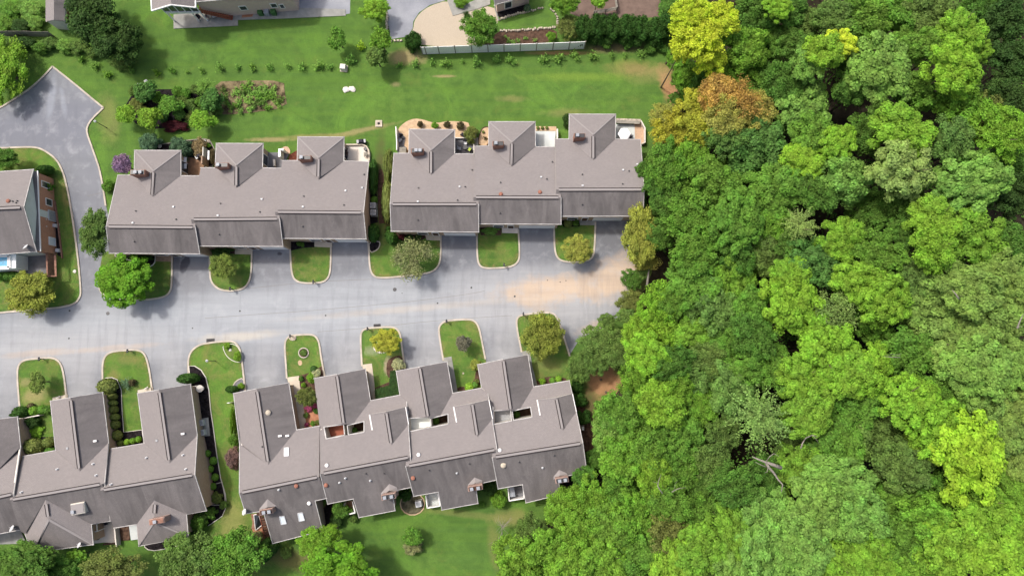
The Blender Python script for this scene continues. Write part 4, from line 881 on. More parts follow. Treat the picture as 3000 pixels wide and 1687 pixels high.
# ---- shed
plH = {'W': plane3((158, 59, 3.4), (158, -60, 3.4), (133.5, 63.7, 2.6)), 'E': plane3((158, 59, 3.4), (158, -60, 3.4), (190, 62, 2.6))}
rtH, wH, iwH = house('small beige garden shed at the top left', [(133.5, 63.7, 'W', 0), (158, 59, 'W', 0), (190, 62, 'E', 0), (190, -60, 'E', 0), (158, -60, 'W', 0), (133.5, -60, 'W', 0)], plH, [('W', 0, [(133.5, 63.7), (158, 59), (158, -60), (133.5, -60)]), ('E', 2, [(158, 59), (190, 62), (190, -60), (158, -60)])], 'beige_siding', .12, name='shed', cat='shed')
panel.w = iwH; panel(rtH, iwH[2], iwH[3], .05, .45, .1, 2.0, 'deck_brown', 'door', .03, .06)
# ---------------------------------------------------------------- foliage prototypes (unit radius)
import numpy as np
def leafcloud(name, seed, nl, per, lr=(.26, .42), ls=.075, spread=.66, flat=.75, up=.35, rnd=.55, shell=(.72, 1.06), core=.62, bottom=-.35, corebump=.12, mat='leaves', long=1.0, domes=True, hj=.11):
    rs = np.random.RandomState(seed); V = []; Fc = []
    cs = []
    ga = math.pi*(3-math.sqrt(5))
    for i in range(nl):
        t = (i+.5)/nl; r = math.sqrt(t)*spread; a = i*ga+rs.uniform(-.5, .5)
        h = math.sqrt(max(0, 1-(r/1.02)**2))*.62*flat+rs.uniform(-hj, hj)
        cs.append((r*math.cos(a)*rs.uniform(.85, 1.12), r*math.sin(a)*rs.uniform(.85, 1.12), h, rs.uniform(*lr)))
    if domes:
        for i in range(nl//2):
            a = rs.uniform(0, 6.283); r = rs.uniform(.55, .80)*spread/.66
            cs.append((r*math.cos(a), r*math.sin(a), rs.uniform(-.25, .2), rs.uniform(*lr)))
    for cx, cy, cz, cr in cs:
        n = per; d = rs.normal(size=(n, 3)); d /= np.linalg.norm(d, axis=1)[:, None]
        d[:, 2] = np.where(d[:, 2] < bottom, -d[:, 2], d[:, 2])
        rad = cr*rs.uniform(*shell, size=(n, 1))
        c = np.array([cx, cy, cz])+d*rad*np.array([1, 1, .85])
        nr = d*1.0+rs.normal(size=(n, 3))*rnd+np.array([0, 0, up]); nr /= np.linalg.norm(nr, axis=1)[:, None]
        t1 = np.cross(nr, rs.normal(size=(n, 3))); t1 /= np.linalg.norm(t1, axis=1)[:, None]; t2 = np.cross(nr, t1)
        s = ls*rs.uniform(.65, 1.3, size=(n, 1)); l2 = s*long
        for sx, sy in ((-1, -.55), (.1, -1), (1, .35), (-.2, 1)):
            V.append(c+t1*l2*sx*.5+t2*s*sy*.5)
        k = len(Fc)
        Fc.append(n)
    # assemble: the four corners were appended block-wise
    verts = []; faces = []; off = 0; bi = 0
    for n in Fc:
        blk = V[bi:bi+4]; bi += 4
        verts.append(np.stack(blk, 1).reshape(-1, 3))
        faces += [(off+4*i, off+4*i+1, off+4*i+2, off+4*i+3) for i in range(n)]; off += 4*n
    verts = np.concatenate(verts)
    if core:
        bm = bmesh.new()
        for cx, cy, cz, cr in cs:
            bmesh.ops.create_icosphere(bm, subdivisions=1, radius=cr*core, matrix=Matrix.Translation((cx, cy, cz)))
        bmesh.ops.create_icosphere(bm, subdivisions=2, radius=.60, matrix=Matrix.Translation((0, 0, -.02)) @ Matrix.Diagonal((1, 1, .62*flat/.75, 1)))
        bm.verts.ensure_lookup_table()
        cv = np.array([v.co[:] for v in bm.verts]); cf = [tuple(off+v.index for v in f.verts) for f in bm.faces]; bm.free()
        verts = np.concatenate([verts, cv]); faces += cf
    me = bpy.data.meshes.new(name); me.from_pydata(verts.tolist(), [], faces); me.materials.append(M[mat]); me.update(); return me
def ballmesh(name, seed, ls=.13, n=700, jag=.05, mat='needles', egg=0):
    rs = np.random.RandomState(seed); d = rs.normal(size=(n, 3)); d /= np.linalg.norm(d, axis=1)[:, None]
    d = d[d[:, 2] > -.5]; n = len(d)
    rad = 1+rs.uniform(-jag, jag, size=(n, 1)); c = d*rad
    nr = d+rs.normal(size=(n, 3))*.45; nr /= np.linalg.norm(nr, axis=1)[:, None]
    t1 = np.cross(nr, rs.normal(size=(n, 3))); t1 /= np.linalg.norm(t1, axis=1)[:, None]; t2 = np.cross(nr, t1); s = ls*rs.uniform(.6, 1.2, size=(n, 1))
    q4 = np.stack([c-t1*s-t2*s*.5, c+t1*s*.3-t2*s, c+t1*s+t2*s*.4, c-t1*s*.2+t2*s], 1).reshape(-1, 3)
    faces = [(4*i, 4*i+1, 4*i+2, 4*i+3) for i in range(n)]
    bm = bmesh.new(); bmesh.ops.create_icosphere(bm, subdivisions=2, radius=.93)
    cv = np.array([v.co[:] for v in bm.verts]); o = len(q4); faces += [tuple(o+v.index for v in f.verts) for f in bm.faces]; bm.free()
    v = np.concatenate([q4, cv]); 
    me = bpy.data.meshes.new(name); me.from_pydata(v.tolist(), [], faces); me.materials.append(M[mat]); me.update(); return me
def spray(name, seed, arms=26, per=16, ls=.16, droop=.3, mat='leaves', stem=True, upw=.5, thick=.02):
    """radiating leafy twigs: ornamental grasses, feathery trees, saplings"""
    rs = np.random.RandomState(seed); b = MB()
    for i in range(arms):
        a = rs.uniform(0, 6.283); el = rs.uniform(.12, 1.3); L = rs.uniform(.7, 1.08)
        dx, dy, dz = math.cos(a)*math.cos(el), math.sin(a)*math.cos(el), math.sin(el)*upw*1.6
        if per < 12: b.tube([(0, 0, 0), (dx*L*.5, dy*L*.5, dz*L*.5-droop*.25), (dx*L, dy*L, dz*L-droop)], [.02, .014, .006], 3, cap=False)
        for k in range(per):
            t = (k+1)/per; s = ls*rs.uniform(.6, 1.2)*(1.15-t*.5)
            p = Vector((dx*L*t, dy*L*t, dz*L*t-droop*t*t))+Vector(rs.normal(size=3)*ls*.33)
            n = Vector(rs.normal(size=3)*.6+np.array([0, 0, 1.0])).normalized(); t1 = n.cross(Vector(rs.normal(size=3))).normalized(); t2 = n.cross(t1)
            b.face([p-t1*s*.6, p-t2*s*.35, p+t1*s*.6, p+t2*s*.35])
    me = b.mesh(name); me.materials.append(M[mat]); return me
PRO = {}
for i in range(5): PRO['broad%d' % i] = leafcloud('crown_broad', 10+i, 40, 128, (.14, .27), .070, .76, .78, hj=.17)
for i in range(3): PRO['fine%d' % i] = leafcloud('crown_fine', 30+i, 44, 128, (.12, .26), .062, .80, .70, rnd=.7, shell=(.6, 1.15), core=.5, hj=.20)
for i in range(3): PRO['cauli%d' % i] = leafcloud('crown_clumped', 50+i, 50, 104, (.13, .21), .064, .82, .74, up=.5, hj=.15, rnd=.4, shell=(.85, 1.05))
for i in range(2): PRO['thin%d' % i] = leafcloud('crown_thin', 70+i, 22, 120, (.18, .38), .058, .72, .70, rnd=1.0, shell=(.3, 1.25), core=0)
for i in range(3): PRO['bush%d' % i] = leafcloud('shrub_foliage', 90+i, 12, 90, (.26, .44), .14, .60, .85, rnd=.7, shell=(.6, 1.12), core=.7)
for i in range(2): PRO['bigbush%d' % i] = leafcloud('shrub_foliage', 110+i, 20, 130, (.22, .36), .09, .68, .85, rnd=.6, core=.7)
for i in range(2): PRO['ball%d' % i] = ballmesh('clipped_foliage', 130+i)
PRO['feather0'] = spray('crown_feathery', 140, 130, 34, .075, .15, upw=.6); PRO['feather1'] = spray('crown_feathery', 141, 130, 34, .075, .15, upw=.6)
for i in range(3): PRO['sap%d' % i] = spray('sapling_foliage', 150+i, 15, 9, .34, .1, upw=.8)
PRO['palm0'] = spray('spiky_foliage', 160, 40, 12, .16, .35, upw=.7, mat='needles')
def trunkmesh(seed, limbs=5, th=.045):
    rs = random.Random(seed); b = MB(); b.tube([(0, 0, -.02), (.01, .0, .4), (.0, .01, .78)], [th*1.5, th, th*.75], 7)
    for i in range(limbs):
        a = i*6.283/limbs+rs.uniform(-.4, .4); z = rs.uniform(.55, .78); L = rs.uniform(.35, .6)
        p = [(0, 0, z), (math.cos(a)*L*.45, math.sin(a)*L*.45, z+.12), (math.cos(a)*L, math.sin(a)*L, z+rs.uniform(.18, .32))]
        b.tube(p, [th*.55, th*.36, th*.12], 5)
    me = b.mesh('trunk'); return me
TRK = [trunkmesh(i) for i in range(4)]
for t in TRK: t.materials.append(M['bark'])
COL = dict(LG=(.20, .285, .065), 
 G=(0.132, 0.281, 0.040), G1=(0.168, 0.341, 0.040), Gd=(0.101, 0.222, 0.037), Gk=(0.052, 0.112, 0.026), Gs=(0.132, 0.226, 0.052), Gl=(0.189, 0.358, 0.072), Gw=(0.245, 0.375, 0.105), Gg=(0.195, 0.314, 0.070),
 B=(0.100, 0.220, 0.050), Bl=(0.132, 0.259, 0.060), YG=(0.201, 0.380, 0.040), YB=(.205, .400, .038), YY=(.31, .50, .04), Y=(0.500, 0.620, 0.050), YO=(0.380, 0.400, 0.050), OR=(0.480, 0.330, 0.090), OG=(0.330, 0.340, 0.080),
 OL=(0.165, 0.210, 0.055), LM=(.25, .39, .11), GO=(0.250, 0.300, 0.055), PO=(0.270, 0.290, 0.130), MP=(0.122, 0.286, 0.022), BG=(0.105, 0.190, 0.105), PU=(0.270, 0.170, 0.280), PK=(0.240, 0.150, 0.135),
 DK=(0.026, 0.062, 0.014), DK2=(0.040, 0.105, 0.018), BR=(0.130, 0.110, 0.055), TN=(0.240, 0.190, 0.100), RD=(0.085, 0.018, 0.024), LY=(0.340, 0.380, 0.080), WF=(0.440, 0.480, 0.280), PK2=(0.420, 0.090, 0.200), GR=(0.190, 0.180, 0.130))
rc = random.Random(11); ctr = {}
def pick(pr):
    ks = [k for k in PRO if k.rstrip('0123456789') == pr]; ctr[pr] = ctr.get(pr, -1)+1; return PRO[ks[ctr[pr] % len(ks)]]
def jitter(c, a=.10):
    k = 1+rc.uniform(-a, a); return (min(1, c[0]*k*(1+rc.uniform(-.06, .06))), min(1, c[1]*k), min(1, c[2]*k), 1)
def tree(label, u, v, r, col, zt, pr='broad', sq=.72, ry=None, cat='tree', group=None, name='tree', rot=None, trunk=True, bark=None, jit=.08):
    """u, v, r: centre and radius of the crown as it shows; zt: height of its top in metres"""
    ry = ry or r
    k = (CH-zt*.75)/F; rm, rmy = r*k, ry*k; rz = min(rm, rmy)*sq; rz = min(rz, zt*.48); zc = zt-rz*.85
    c = P(u, v, zc); rt = root(name, (c.x, c.y, 0), label, cat, group)
    cr = bpy.data.objects.new('crown', pick(pr)); C.objects.link(cr); cr.parent = rt; cr.location = (0, 0, zc)
    a = (rc.uniform(0, 6.283) if ry == r else rc.choice((0, math.pi))) if rot is None else rot
    e = rc.uniform(.88, 1.16) if ry == r else 1; w_ = group == 'trees of the wood'; ti = .28 if w_ else .08
    cr.rotation_euler = (rc.uniform(-ti, ti), rc.uniform(-ti, ti), a); cr.scale = (rm*1.04*e, rmy*1.04/e, rz*1.15)
    cr.color = jitter(COL[col], jit)
    if trunk:
        tk = bpy.data.objects.new('trunk', TRK[rc.randrange(4)]); C.objects.link(tk); tk.parent = rt
        s = max(.8, min(rm, rmy)); tk.scale = (s*1.05, s*1.05, zc/.9); tk.rotation_euler = (0, 0, rc.uniform(0, 6.28))
    return rt
def shrub(label, u, v, r, col, h=None, pr='bush', ry=None, rot=None, cat='shrub', group=None, name='shrub', jit=.10, zb=.1):
    ry = ry or r; h = h or max(.35, r*.05*1.1); k = (CH-h*.6)/F; c = P(u, v, h*.5+zb)
    o = bpy.data.objects.new(name, pick(pr)); C.objects.link(o)
    o.location = (c.x, c.y, zb+h*.5 if pr in ('ball', 'bush', 'bigbush') else zb); o.scale = (r*k*1.05, ry*k*1.05, h*.55 if pr in ('ball', 'bush', 'bigbush') else h)
    if pr in ('bush', 'bigbush'): o.location.z = zb+h*.35; o.scale.z = h*.75
    o.rotation_euler = (0, 0, (rc.uniform(0, 6.28) if r == ry else 0) if rot is None else rot)
    o.color = jitter(COL[col], jit); tag(o, label, cat, group); return o
ORD = ['first', 'second', 'third', 'fourth', 'fifth', 'sixth', 'seventh', 'eighth', 'ninth', 'tenth', 'eleventh', 'twelfth', 'thirteenth', 'fourteenth', 'fifteenth', 'sixteenth', 'seventeenth', 'eighteenth', 'nineteenth', 'twentieth', 'twenty-first', 'twenty-second', 'twenty-third', 'twenty-fourth', 'twenty-fifth', 'twenty-sixth', 'twenty-seventh', 'twenty-eighth', 'twenty-ninth', 'thirtieth', 'thirty-first', 'thirty-second', 'thirty-third', 'thirty-fourth', 'thirty-fifth', 'thirty-sixth', 'thirty-seventh']
# ---------------------------------------------------------------- garden trees and shrubs
tree('big bright green maple on the corner beside the first driveway', 368, 824, 82, 'MP', 5.5, 'cauli', .70, ry=76)
tree('tall olive green tree leaning over the western end wall of the upper terrace', 280, 682, 46, 'Gs', 6.5, 'fine', .8, ry=72)
tree('light green rounded tree on the island between the first two driveways', 654, 781, 38, 'LG', 4.0, 'fine')
tree('pale thin-leaved tree with bare twigs on the wide island between the upper terraces', 1212, 760, 64, 'PO', 4.8, 'thin', .7, ry=66)
tree('yellow-green irregular tree on the last upper island before the wood', 1692, 728, 42, 'LY', 4.5, 'fine', .7, ry=40)
tree('golden olive spreading tree on the corner lawn by the left house', 90, 858, 74, 'GO', 4.6, 'fine', .65, ry=64)
tree('small sparse olive tree on a worn patch, leftmost lower island', 115, 1119, 31, 'LG', 3.0, 'bush', .7)
tree('golden yellow tree above a red mulch ring on a lower island', 1130, 1000, 41, 'YO', 4.0, 'cauli', .6, ry=35)
tree('small grey-pink leafed tree alone on a lower island lawn', 1358, 1004, 25, 'GR', 3.0, 'bush', .8)
tree('large golden olive tree on the easternmost lower island', 1590, 984, 59, 'GO', 5.0, 'fine', .7, ry=68)
tree('purple flowering crape myrtle at the corner of the upper left terrace', 362, 482, 34, 'PU', 3.8, 'bush', .8, ry=32)
shrub('small round green shrub between the road kerb and the upper left terrace', 318, 546, 20, 'G', 1.3)
shrub('grey-green rounded shrub behind the first upper townhouse, left of the pair', 439, 421, 33, 'BG', 2.2, 'bigbush'); shrub('grey-green rounded shrub behind the first upper townhouse, right of the pair', 528, 436, 35, 'BG', 2.4, 'bigbush')
shrub('dry tan shrub beside the brown deck', 583, 436, 25, 'TN', 1.3, ry=34); shrub('bright lime plant at the tip of the dry shrub bed', 606, 425, 12, 'YB', .7, 'sap'); shrub('brown low plant right of the screen wall by the deck', 622, 458, 10, 'BR', .8, ry=26)
tree('dark green bushy tree at the north-west end of the garden bed', 433, 273, 39, 'B', 3.6, 'bush', .8); tree('deep green low tree in the middle of the garden bed', 503, 308, 38, 'G', 3.0, 'bush', .7, ry=32)
shrub('olive mounded shrub on the left rim of the garden bed', 402, 310, 25, 'OL', 1.4, 'bigbush')
tree('yellow-green tree at the left foot of the garden bed', 372, 336, 36, 'YG', 3.4, 'bush', .7, ry=30); tree('yellow-green tree next to the dark red ground shrub', 438, 350, 42, 'YG', 3.6, 'bush', .7, ry=36)
shrub('dark red low spreading shrub at the foot of the garden bed', 512, 370, 42, 'RD', .9, 'bigbush', ry=18)
tree('yellow-green small tree right of the dark red shrub', 596, 353, 41, 'YG', 3.4, 'bush', .7, ry=34)
tree('pale feathery light green tree at the top of the garden bed', 602, 258, 33, 'Gl', 3.0, 'feather', .9); tree('dark green shrubby tree by the vegetable plot', 622, 298, 38, 'B', 3.0, 'bush', .7)
for i, (x, y, r, c) in enumerate(((392, 268, 16, 'Gs'), (465, 285, 20, 'G1'), (520, 268, 18, 'G'), (575, 262, 18, 'Gs'), (635, 325, 20, 'Gs'), (525, 335, 20, 'Gl'), (470, 325, 22, 'G'), (535, 298, 22, 'Gs'), (590, 300, 20, 'G'), (415, 290, 18, 'Gs'), (560, 345, 18, 'OL'), (545, 275, 18, 'G'), (560, 310, 22, 'Gs'), (480, 345, 18, 'B'), (575, 330, 16, 'Gs'))): shrub('small filler shrub in the garden bed, %s counting from the yellow-green tree' % ORD[i], x, y, r, c, 1.2, group='shrubs in the shady middle of the garden bed')
for i, (x, y, r) in enumerate(((652, 262, 14), (668, 305, 14), (730, 243, 15), (765, 300, 20), (800, 262, 20), (818, 290, 18), (745, 305, 18), (690, 308, 15), (715, 272, 20), (758, 280, 22), (780, 285, 20), (660, 285, 18), (690, 268, 20), (718, 258, 22), (745, 268, 24), (772, 262, 22), (795, 280, 20), (760, 292, 20), (725, 290, 22), (700, 300, 16), (812, 305, 16), (785, 315, 16), (735, 318, 16), (675, 318, 14), (705, 325, 14))):
    shrub('leafy weed clump in the vegetable plot, %s of the scattered clumps' % ORD[i], x, y, r, rc.choice(('G', 'Gs', 'Gl')), .7, 'sap', group='weed clumps in the vegetable plot', cat='plant', name='weed_clump')
tree('big glossy dark green magnolia at the top left beside the shed', 278, 52, 88, 'Gk', 7.0, 'broad', .8, ry=92); tree('dark green magnolia crown below the bigger one, nearest the field', 345, 122, 76, 'Gk', 6.0, 'broad', .8, ry=72)
tree('yellow-green tree cut by the left edge above the turning area', 12, 208, 66, 'YG', 4.5, 'fine', .8, ry=100)
for i, (x, y, r, ry, c) in enumerate(((20, 130, 36, 24, 'Gs'), (75, 128, 34, 20, 'Gk'), (60, 78, 36, 24, 'Gk'), (20, 70, 30, 28, 'G'), (105, 68, 30, 24, 'Gl'), (150, 128, 28, 20, 'Gs'), (190, 135, 30, 22, 'Gl'), (232, 138, 32, 22, 'Gs'), (120, 142, 30, 16, 'Gd'), (275, 155, 26, 16, 'Gs'), (360, 188, 44, 18, 'Gs'), (90, 30, 40, 30, 'Gl'), (35, 25, 40, 30, 'G'))):
    shrub(['loose shrub below the old board fence', 'leafy growth above the old board fence'][y < 100 or i in (11, 12)]+', '+ORD[i]+' from the left edge inward', x, y, r, c, 1.3, 'bigbush', ry=ry, group='shrubs round the old board fence')
SAP = [q('A', x, y) for x, y in ((765, 555), (895, 625), (1015, 705), (1240, 670), (1470, 675), (1615, 665), (1765, 675), (1900, 660), (2070, 630), (2240, 640), (2375, 630), (2540, 635))]+[q('B', x, y) for x, y in ((120, 635), (285, 635), (455, 620), (590, 620), (750, 612), (860, 630), (1045, 568), (1510, 610), (1665, 595), (1820, 580), (1950, 588), (2110, 575), (2235, 565), (2425, 560), (2550, 560))]+[q('C', x, y) for x, y in ((170, 560), (310, 565), (620, 550), (765, 537), (915, 520), (1090, 530), (1265, 525), (1385, 520), (1545, 500))]
for i, (x, y) in enumerate(SAP):
    r0_ = 1; big = i in (16, 18, 22, 24, 28, 29, 30, 31, 32); r = 14 if big else rc.uniform(8, 11.5)
    if i in (6, 23): r = 6
    shrub('young tree in the planted boundary row, %s from the left' % ORD[i] if i < len(ORD) else 'young tree', x, y, r*1.5, rc.choice(('G1', 'Gl', 'G')) if i < 14 else 'Gl', r*.11, 'sap', group='young trees planted along the boundary', cat='sapling', name='sapling', zb=.05)
tree('round bright yellow-green tree at the top between the two drives', 1098, 32, 38, 'YG', 4, 'cauli', .8); tree('green bushy tree alone on the top lawn', 991, 116, 33, 'G', 3.6, 'bush', .8, ry=36)
shrub('lime yellow sapling left of the twin trees', 1055, 137, 16, 'YY', 1.4, 'sap', ry=20); tree('upper of two merged green trees beside the drive', 1117, 122, 36, 'G1', 4.5, 'bush', .8); tree('lower of two merged green trees beside the drive', 1103, 170, 36, 'Gs', 4.0, 'bush', .8, ry=33)
shrub('dark green clipped round bush at the end of the blue-grey drive', 1212, 122, 29, 'DK2', 2.6, 'bigbush'); tree('large green tree between gravel parking and the corner house', 1405, 82, 55, 'G', 5.5, 'fine', .75); tree('spiky conifer sprig left of the gravel yard tree', 1366, 44, 15, 'Gk', 5.2, 'feather', 1.0)
tree('green tree at the top edge above the round stone lawn', 1655, 12, 44, 'G1', 4.5, 'fine', .8, ry=34); tree('yellow-green tree reaching over the wooden rail at the top edge', 1750, 4, 34, 'YG', 4.5, 'bush', .8, ry=28)
tree('olive brown rounded shrub tree at the end of the white fence', 1664, 84, 33, 'OL', 3.0, 'fine', .8, ry=36); shrub('bright green small bush above the white fence', 1616, 110, 17, 'G1', 1.5); shrub('blue-green round shrub by the corner house porch', 1545, 25, 12, 'BG', 1.2); shrub('green hedge inside the bent walk', 1350, 8, 24, 'G1', 1.1, 'bigbush', ry=14, rot=-.2)
for i, (x, y, r) in enumerate(((1712, 88, 36), (1752, 82, 38), (1795, 86, 40), (1838, 84, 40), (1880, 90, 40), (1925, 92, 40), (1965, 70, 38))):
    shrub('dark evergreen in the tall hedge below the brown yard, %s from the left' % ORD[i], x, y, r, 'DK2', 3.2, 'bigbush', ry=44, group='evergreens of the tall hedge')
for i, (x, y, r) in enumerate(((1775, 134, 15), (1840, 134, 14), (1905, 142, 20), (1945, 145, 16), (1960, 20, 40))): shrub('dark low evergreen skirting the tall hedge, %s from the left' % ORD[i], x, y, r, 'Gd', 1.0, 'bush', group='low evergreens skirting the hedge')
for i, (x, y, r) in enumerate(((1490, 118, 10), (1503, 122, 11), (1517, 118, 9), (1540, 112, 9), (1568, 118, 9), (1482, 108, 7))): shrub('light green perennial on the slope behind the white fence, %s listed eastward' % ORD[i], x, y, r, 'Gl', .5, 'sap', group='perennials on the mulched slope', cat='plant', name='perennial')
# upper terraces, front and back planting
shrub('dark shrub in front of the middle left townhouse door', 652, 737, 34, 'Gk', 1.6, 'bigbush', ry=14)
shrub('dark shrub bed planting beside the maple, under the eave', 425, 752, 24, 'Gk', 1.2, 'bigbush', ry=13)
for i, (x, y, r, c, l) in enumerate(((1231, 364, 10, 'BR', 'brown tufted shrub in the sandy bed, far left'), (1274, 369, 12, 'G1', 'green tufted shrub in the sandy bed'), (1310, 366, 11, 'BR', 'brown tufted shrub in the sandy bed, middle'), (1349, 368, 13, 'BR', 'dark brown tufted shrub in the sandy bed next to the olive bush'))): shrub(l, x, y, r, c, .9, 'bush')
shrub('olive green bush at the right end of the sandy bed', 1380, 394, 24, 'OL', 1.8, 'bigbush', ry=25)
shrub('dark green clipped hedge along the east wall of the left terrace', 1094, 519, 13, 'DK2', 1.6, 'ball', ry=50); shrub('yellow-green shaggy hedge along the west wall of the right terrace, upper', 1137, 482, 16, 'OL', 1.5, 'bigbush', ry=48); shrub('olive green clipped hedge along the west wall of the right terrace, lower', 1133, 588, 14, 'OL', 1.4, 'ball', ry=62)
shrub('small green ball beside the twin air conditioners', 1096, 585, 10, 'G', .7, 'ball'); shrub('dark green clipped oval shrub at the south-east corner of the left terrace', 1094, 683, 17, 'DK2', 1.8, 'ball', ry=26)
shrub('dark green cone shrub at the south-west corner of the right terrace', 1147, 696, 16, 'DK2', 2.2, 'ball', ry=22, rot=.5); shrub('dark burgundy shrub beneath the eave', 1178, 694, 11, 'RD', 1.1); shrub('dark green round shrub right of the burgundy one', 1200, 699, 15, 'Gk', 1.1); shrub('dark low shrub near the front door of the first right townhouse', 1226, 694, 11, 'Gk', .9); shrub('thin green shrub left under the eave of the right terrace', 1139, 672, 8, 'DK2', 1.4, 'ball')
shrub('variegated flowering hedge in front of the middle right townhouse', 1437, 676, 30, 'Gl', .9, 'bigbush', ry=11)
shrub('round clipped shrub with pale rim before the last upper townhouse', 1664, 654, 12, 'OL', .8, 'ball'); shrub('dark green small shrub right of the round one', 1688, 653, 11, 'Gd', .9); shrub('green low shrub by the corner of the last upper townhouse', 1641, 659, 9, 'G', .8)
for i, (x, y) in enumerate(((876, 714), (885, 716))): shrub('small shrub in the black bed, %s from the wall' % ORD[i], x, y, 8, 'Gd', .6, group='shrubs in the black bed by the door')
for i, (x, y) in enumerate(((1576, 375), (1589, 375), (1602, 375))): shrub('tiny green ball in the sand strip, %s of three from the left' % ORD[i], x, y, 4.5, 'OL', .35, 'ball', group='tiny balls in the sand strip')
shrub('small dark cushion plant in the narrow sand bed, upper', 1416, 387, 4, 'OL', .3, 'ball'); shrub('dry brown plant in the narrow sand bed, lower', 1422, 404, 9, 'BR', .5, 'sap'); shrub('dark green round shrub against the last hipped wing', 1662, 352, 16, 'Gk', 1.5, 'bigbush', ry=20)
# left house
shrub('dark green teardrop-shaped conifer north of the left house', 134, 500, 20, 'DK2', 2.4, 'ball', ry=13, rot=.4); shrub('dark clipped bush below the teardrop conifer', 131, 530, 14, 'DK2', 1.6, 'ball', ry=9); shrub('lighter green bush against the brick wall of the left house', 138, 551, 20, 'G', 1.8, 'bigbush', ry=17); shrub('half hidden low hedge at the north wall of the left house', 114, 508, 14, 'Gd', 1.2, 'ball', ry=8)
tree('dark green tree cut by the left edge north of the left house', 14, 468, 42, 'Gd', 4.0, 'fine', .8, ry=34); shrub('yellow-green shrub in the corner of the walled patio', 148, 801, 11, 'YG', .9)
for i, x in enumerate((4, 24, 40, 56)): shrub('green clipped bush under the pale balcony, %s from the left edge' % ORD[i], x, 810, 11, 'Gd', 1.2, 'ball', ry=12, group='clipped bushes under the balcony')
# lower left terrace
shrub('dark green egg-shaped shrub at the gate of the left court', 63, 1206, 22, 'DK2', 1.9, 'ball', ry=15); shrub('small dark green point of the egg-shaped shrub', 39, 1215, 9, 'DK2', 1.1, 'ball', ry=5); shrub('bright green clipped bush next to the egg-shaped shrub', 100, 1203, 15, 'G1', 1.3, 'ball', ry=12)
shrub('rounded green shrub left of the garage wall by the arbor', 124, 1199, 12, 'G', 1.1, 'ball'); shrub('dark rounded shrub touching the garage wall', 141, 1201, 12, 'Gd', 1.1, 'ball'); shrub('small brown-purple shrub behind the court shrubs', 90, 1190, 9, 'BR', .8, 'ball')
shrub('dark green leafy shrub inside the left court', 97, 1237, 21, 'Gk', 1.4, 'bigbush', ry=17); shrub('golden green low ground cover in the left court', 108, 1262, 22, 'YB', .5, 'bigbush', ry=18); shrub('big brown-green clipped dome in the left court', 98, 1308, 28, 'OL', 2.0, 'ball', ry=22); shrub('dark clipped ball right of the brown-green dome', 142, 1295, 16, 'OL', 1.4, 'ball', ry=14); shrub('dark clipped low dome at the foot of the left court', 146, 1319, 18, 'Gd', 1.0, 'ball', ry=9); shrub('tiny golden tuft between the domes', 114, 1287, 6, 'YB', .5)
shrub('large olive clipped dome at the head of the topiary row', 315, 1131, 26, 'OL', 2.0, 'ball', ry=21); shrub('spiky blue-green yucca-like plant beside the olive dome', 366, 1124, 26, 'BG', 1.2, 'palm', cat='plant', name='spiky_plant'); shrub('grey-brown small shrub behind the spiky plant', 387, 1121, 11, 'BR', .9)
for i, (x, y, r, ry) in enumerate(((325.5, 1160, 17, 11), (330, 1180, 13, 8), (332, 1199, 13, 11), (335, 1221, 14, 10), (336, 1243, 15, 12), (342, 1275, 15, 14))): shrub('olive clipped ball in the topiary row along the court wall, %s from the road' % ORD[i], x, y, r, 'OL', 1.3, 'ball', ry=ry, group='topiary row along the court wall')
for i, (x, y, r, c) in enumerate(((352.5, 1297, 9, 'OL'), (372, 1294, 8, 'YG'), (389, 1291, 8, 'G1'), (406, 1286, 8, 'G1'))): shrub('small clipped ball at the foot of the courtyard lawn, %s from the left' % ORD[i], x, y, r, c, .7, 'ball', group='small balls at the foot of the courtyard lawn')
shrub('dark green pointed conifer lying over the mulch bed by the drive', 553, 1108, 30, 'DK2', 2.4, 'ball', ry=14, rot=.06)
for i, (x, y, r) in enumerate(((608, 1328, 9), (625, 1349, 10), (615.5, 1373, 9.5), (630.5, 1397, 9.5), (622.7, 1424, 9.5))): shrub('green ball in the long black mulch bed, %s from the road' % ORD[i], x, y, r, 'G', .8, 'ball', group='green balls in the long black mulch bed')
for x, y, r, c, h, l in ((636, 1458, 17, 'OL', 1.2, 'olive shrub below the last green ball'), (656, 1478, 13, 'Gs', 1.0, 'pale green shrub at the outer tip of the black bed'), (618, 1503, 17, 'Gd', 1.3, 'green shrub at the corner under the gable eave'), (580, 1530, 26, 'Gd', 2.0, 'dark green rhododendron-like bush at the south-east corner of the lower left terrace'), (598, 1512, 16, 'Gk', 1.6, 'very dark bush against the wall of the lower left terrace'), (570, 1555, 14, 'Gk', 1.2, 'dark low bush beneath the rhododendron-like one')): shrub(l, x, y, r, c, h, 'bigbush')
shrub('yellow-green perennial at the island tip, near the boulder', 666, 1014, 10, 'YG', .6); shrub('yellow-green round bush on the island kerb', 696, 1043, 13, 'YG', .9, ry=17)
shrub('dark green oval conifer beside the lower drive', 681, 1140, 18, 'DK2', 1.6, 'ball', ry=10); shrub('light yellow-green bush right of the oval conifer', 706, 1130, 11, 'YG', .8); shrub('narrow climbing green hedge along the west wall of the lower right terrace', 682, 1232, 6, 'YG', 1.4, 'bigbush', ry=44); shrub('bushy green shrub at the west wall of the lower right terrace', 684, 1289, 17, 'G', 1.3, ry=18); shrub('pink-brown flowering shrub at the west wall of the lower right terrace', 684, 1340, 25, 'PK', 2.0, 'bigbush', ry=32)
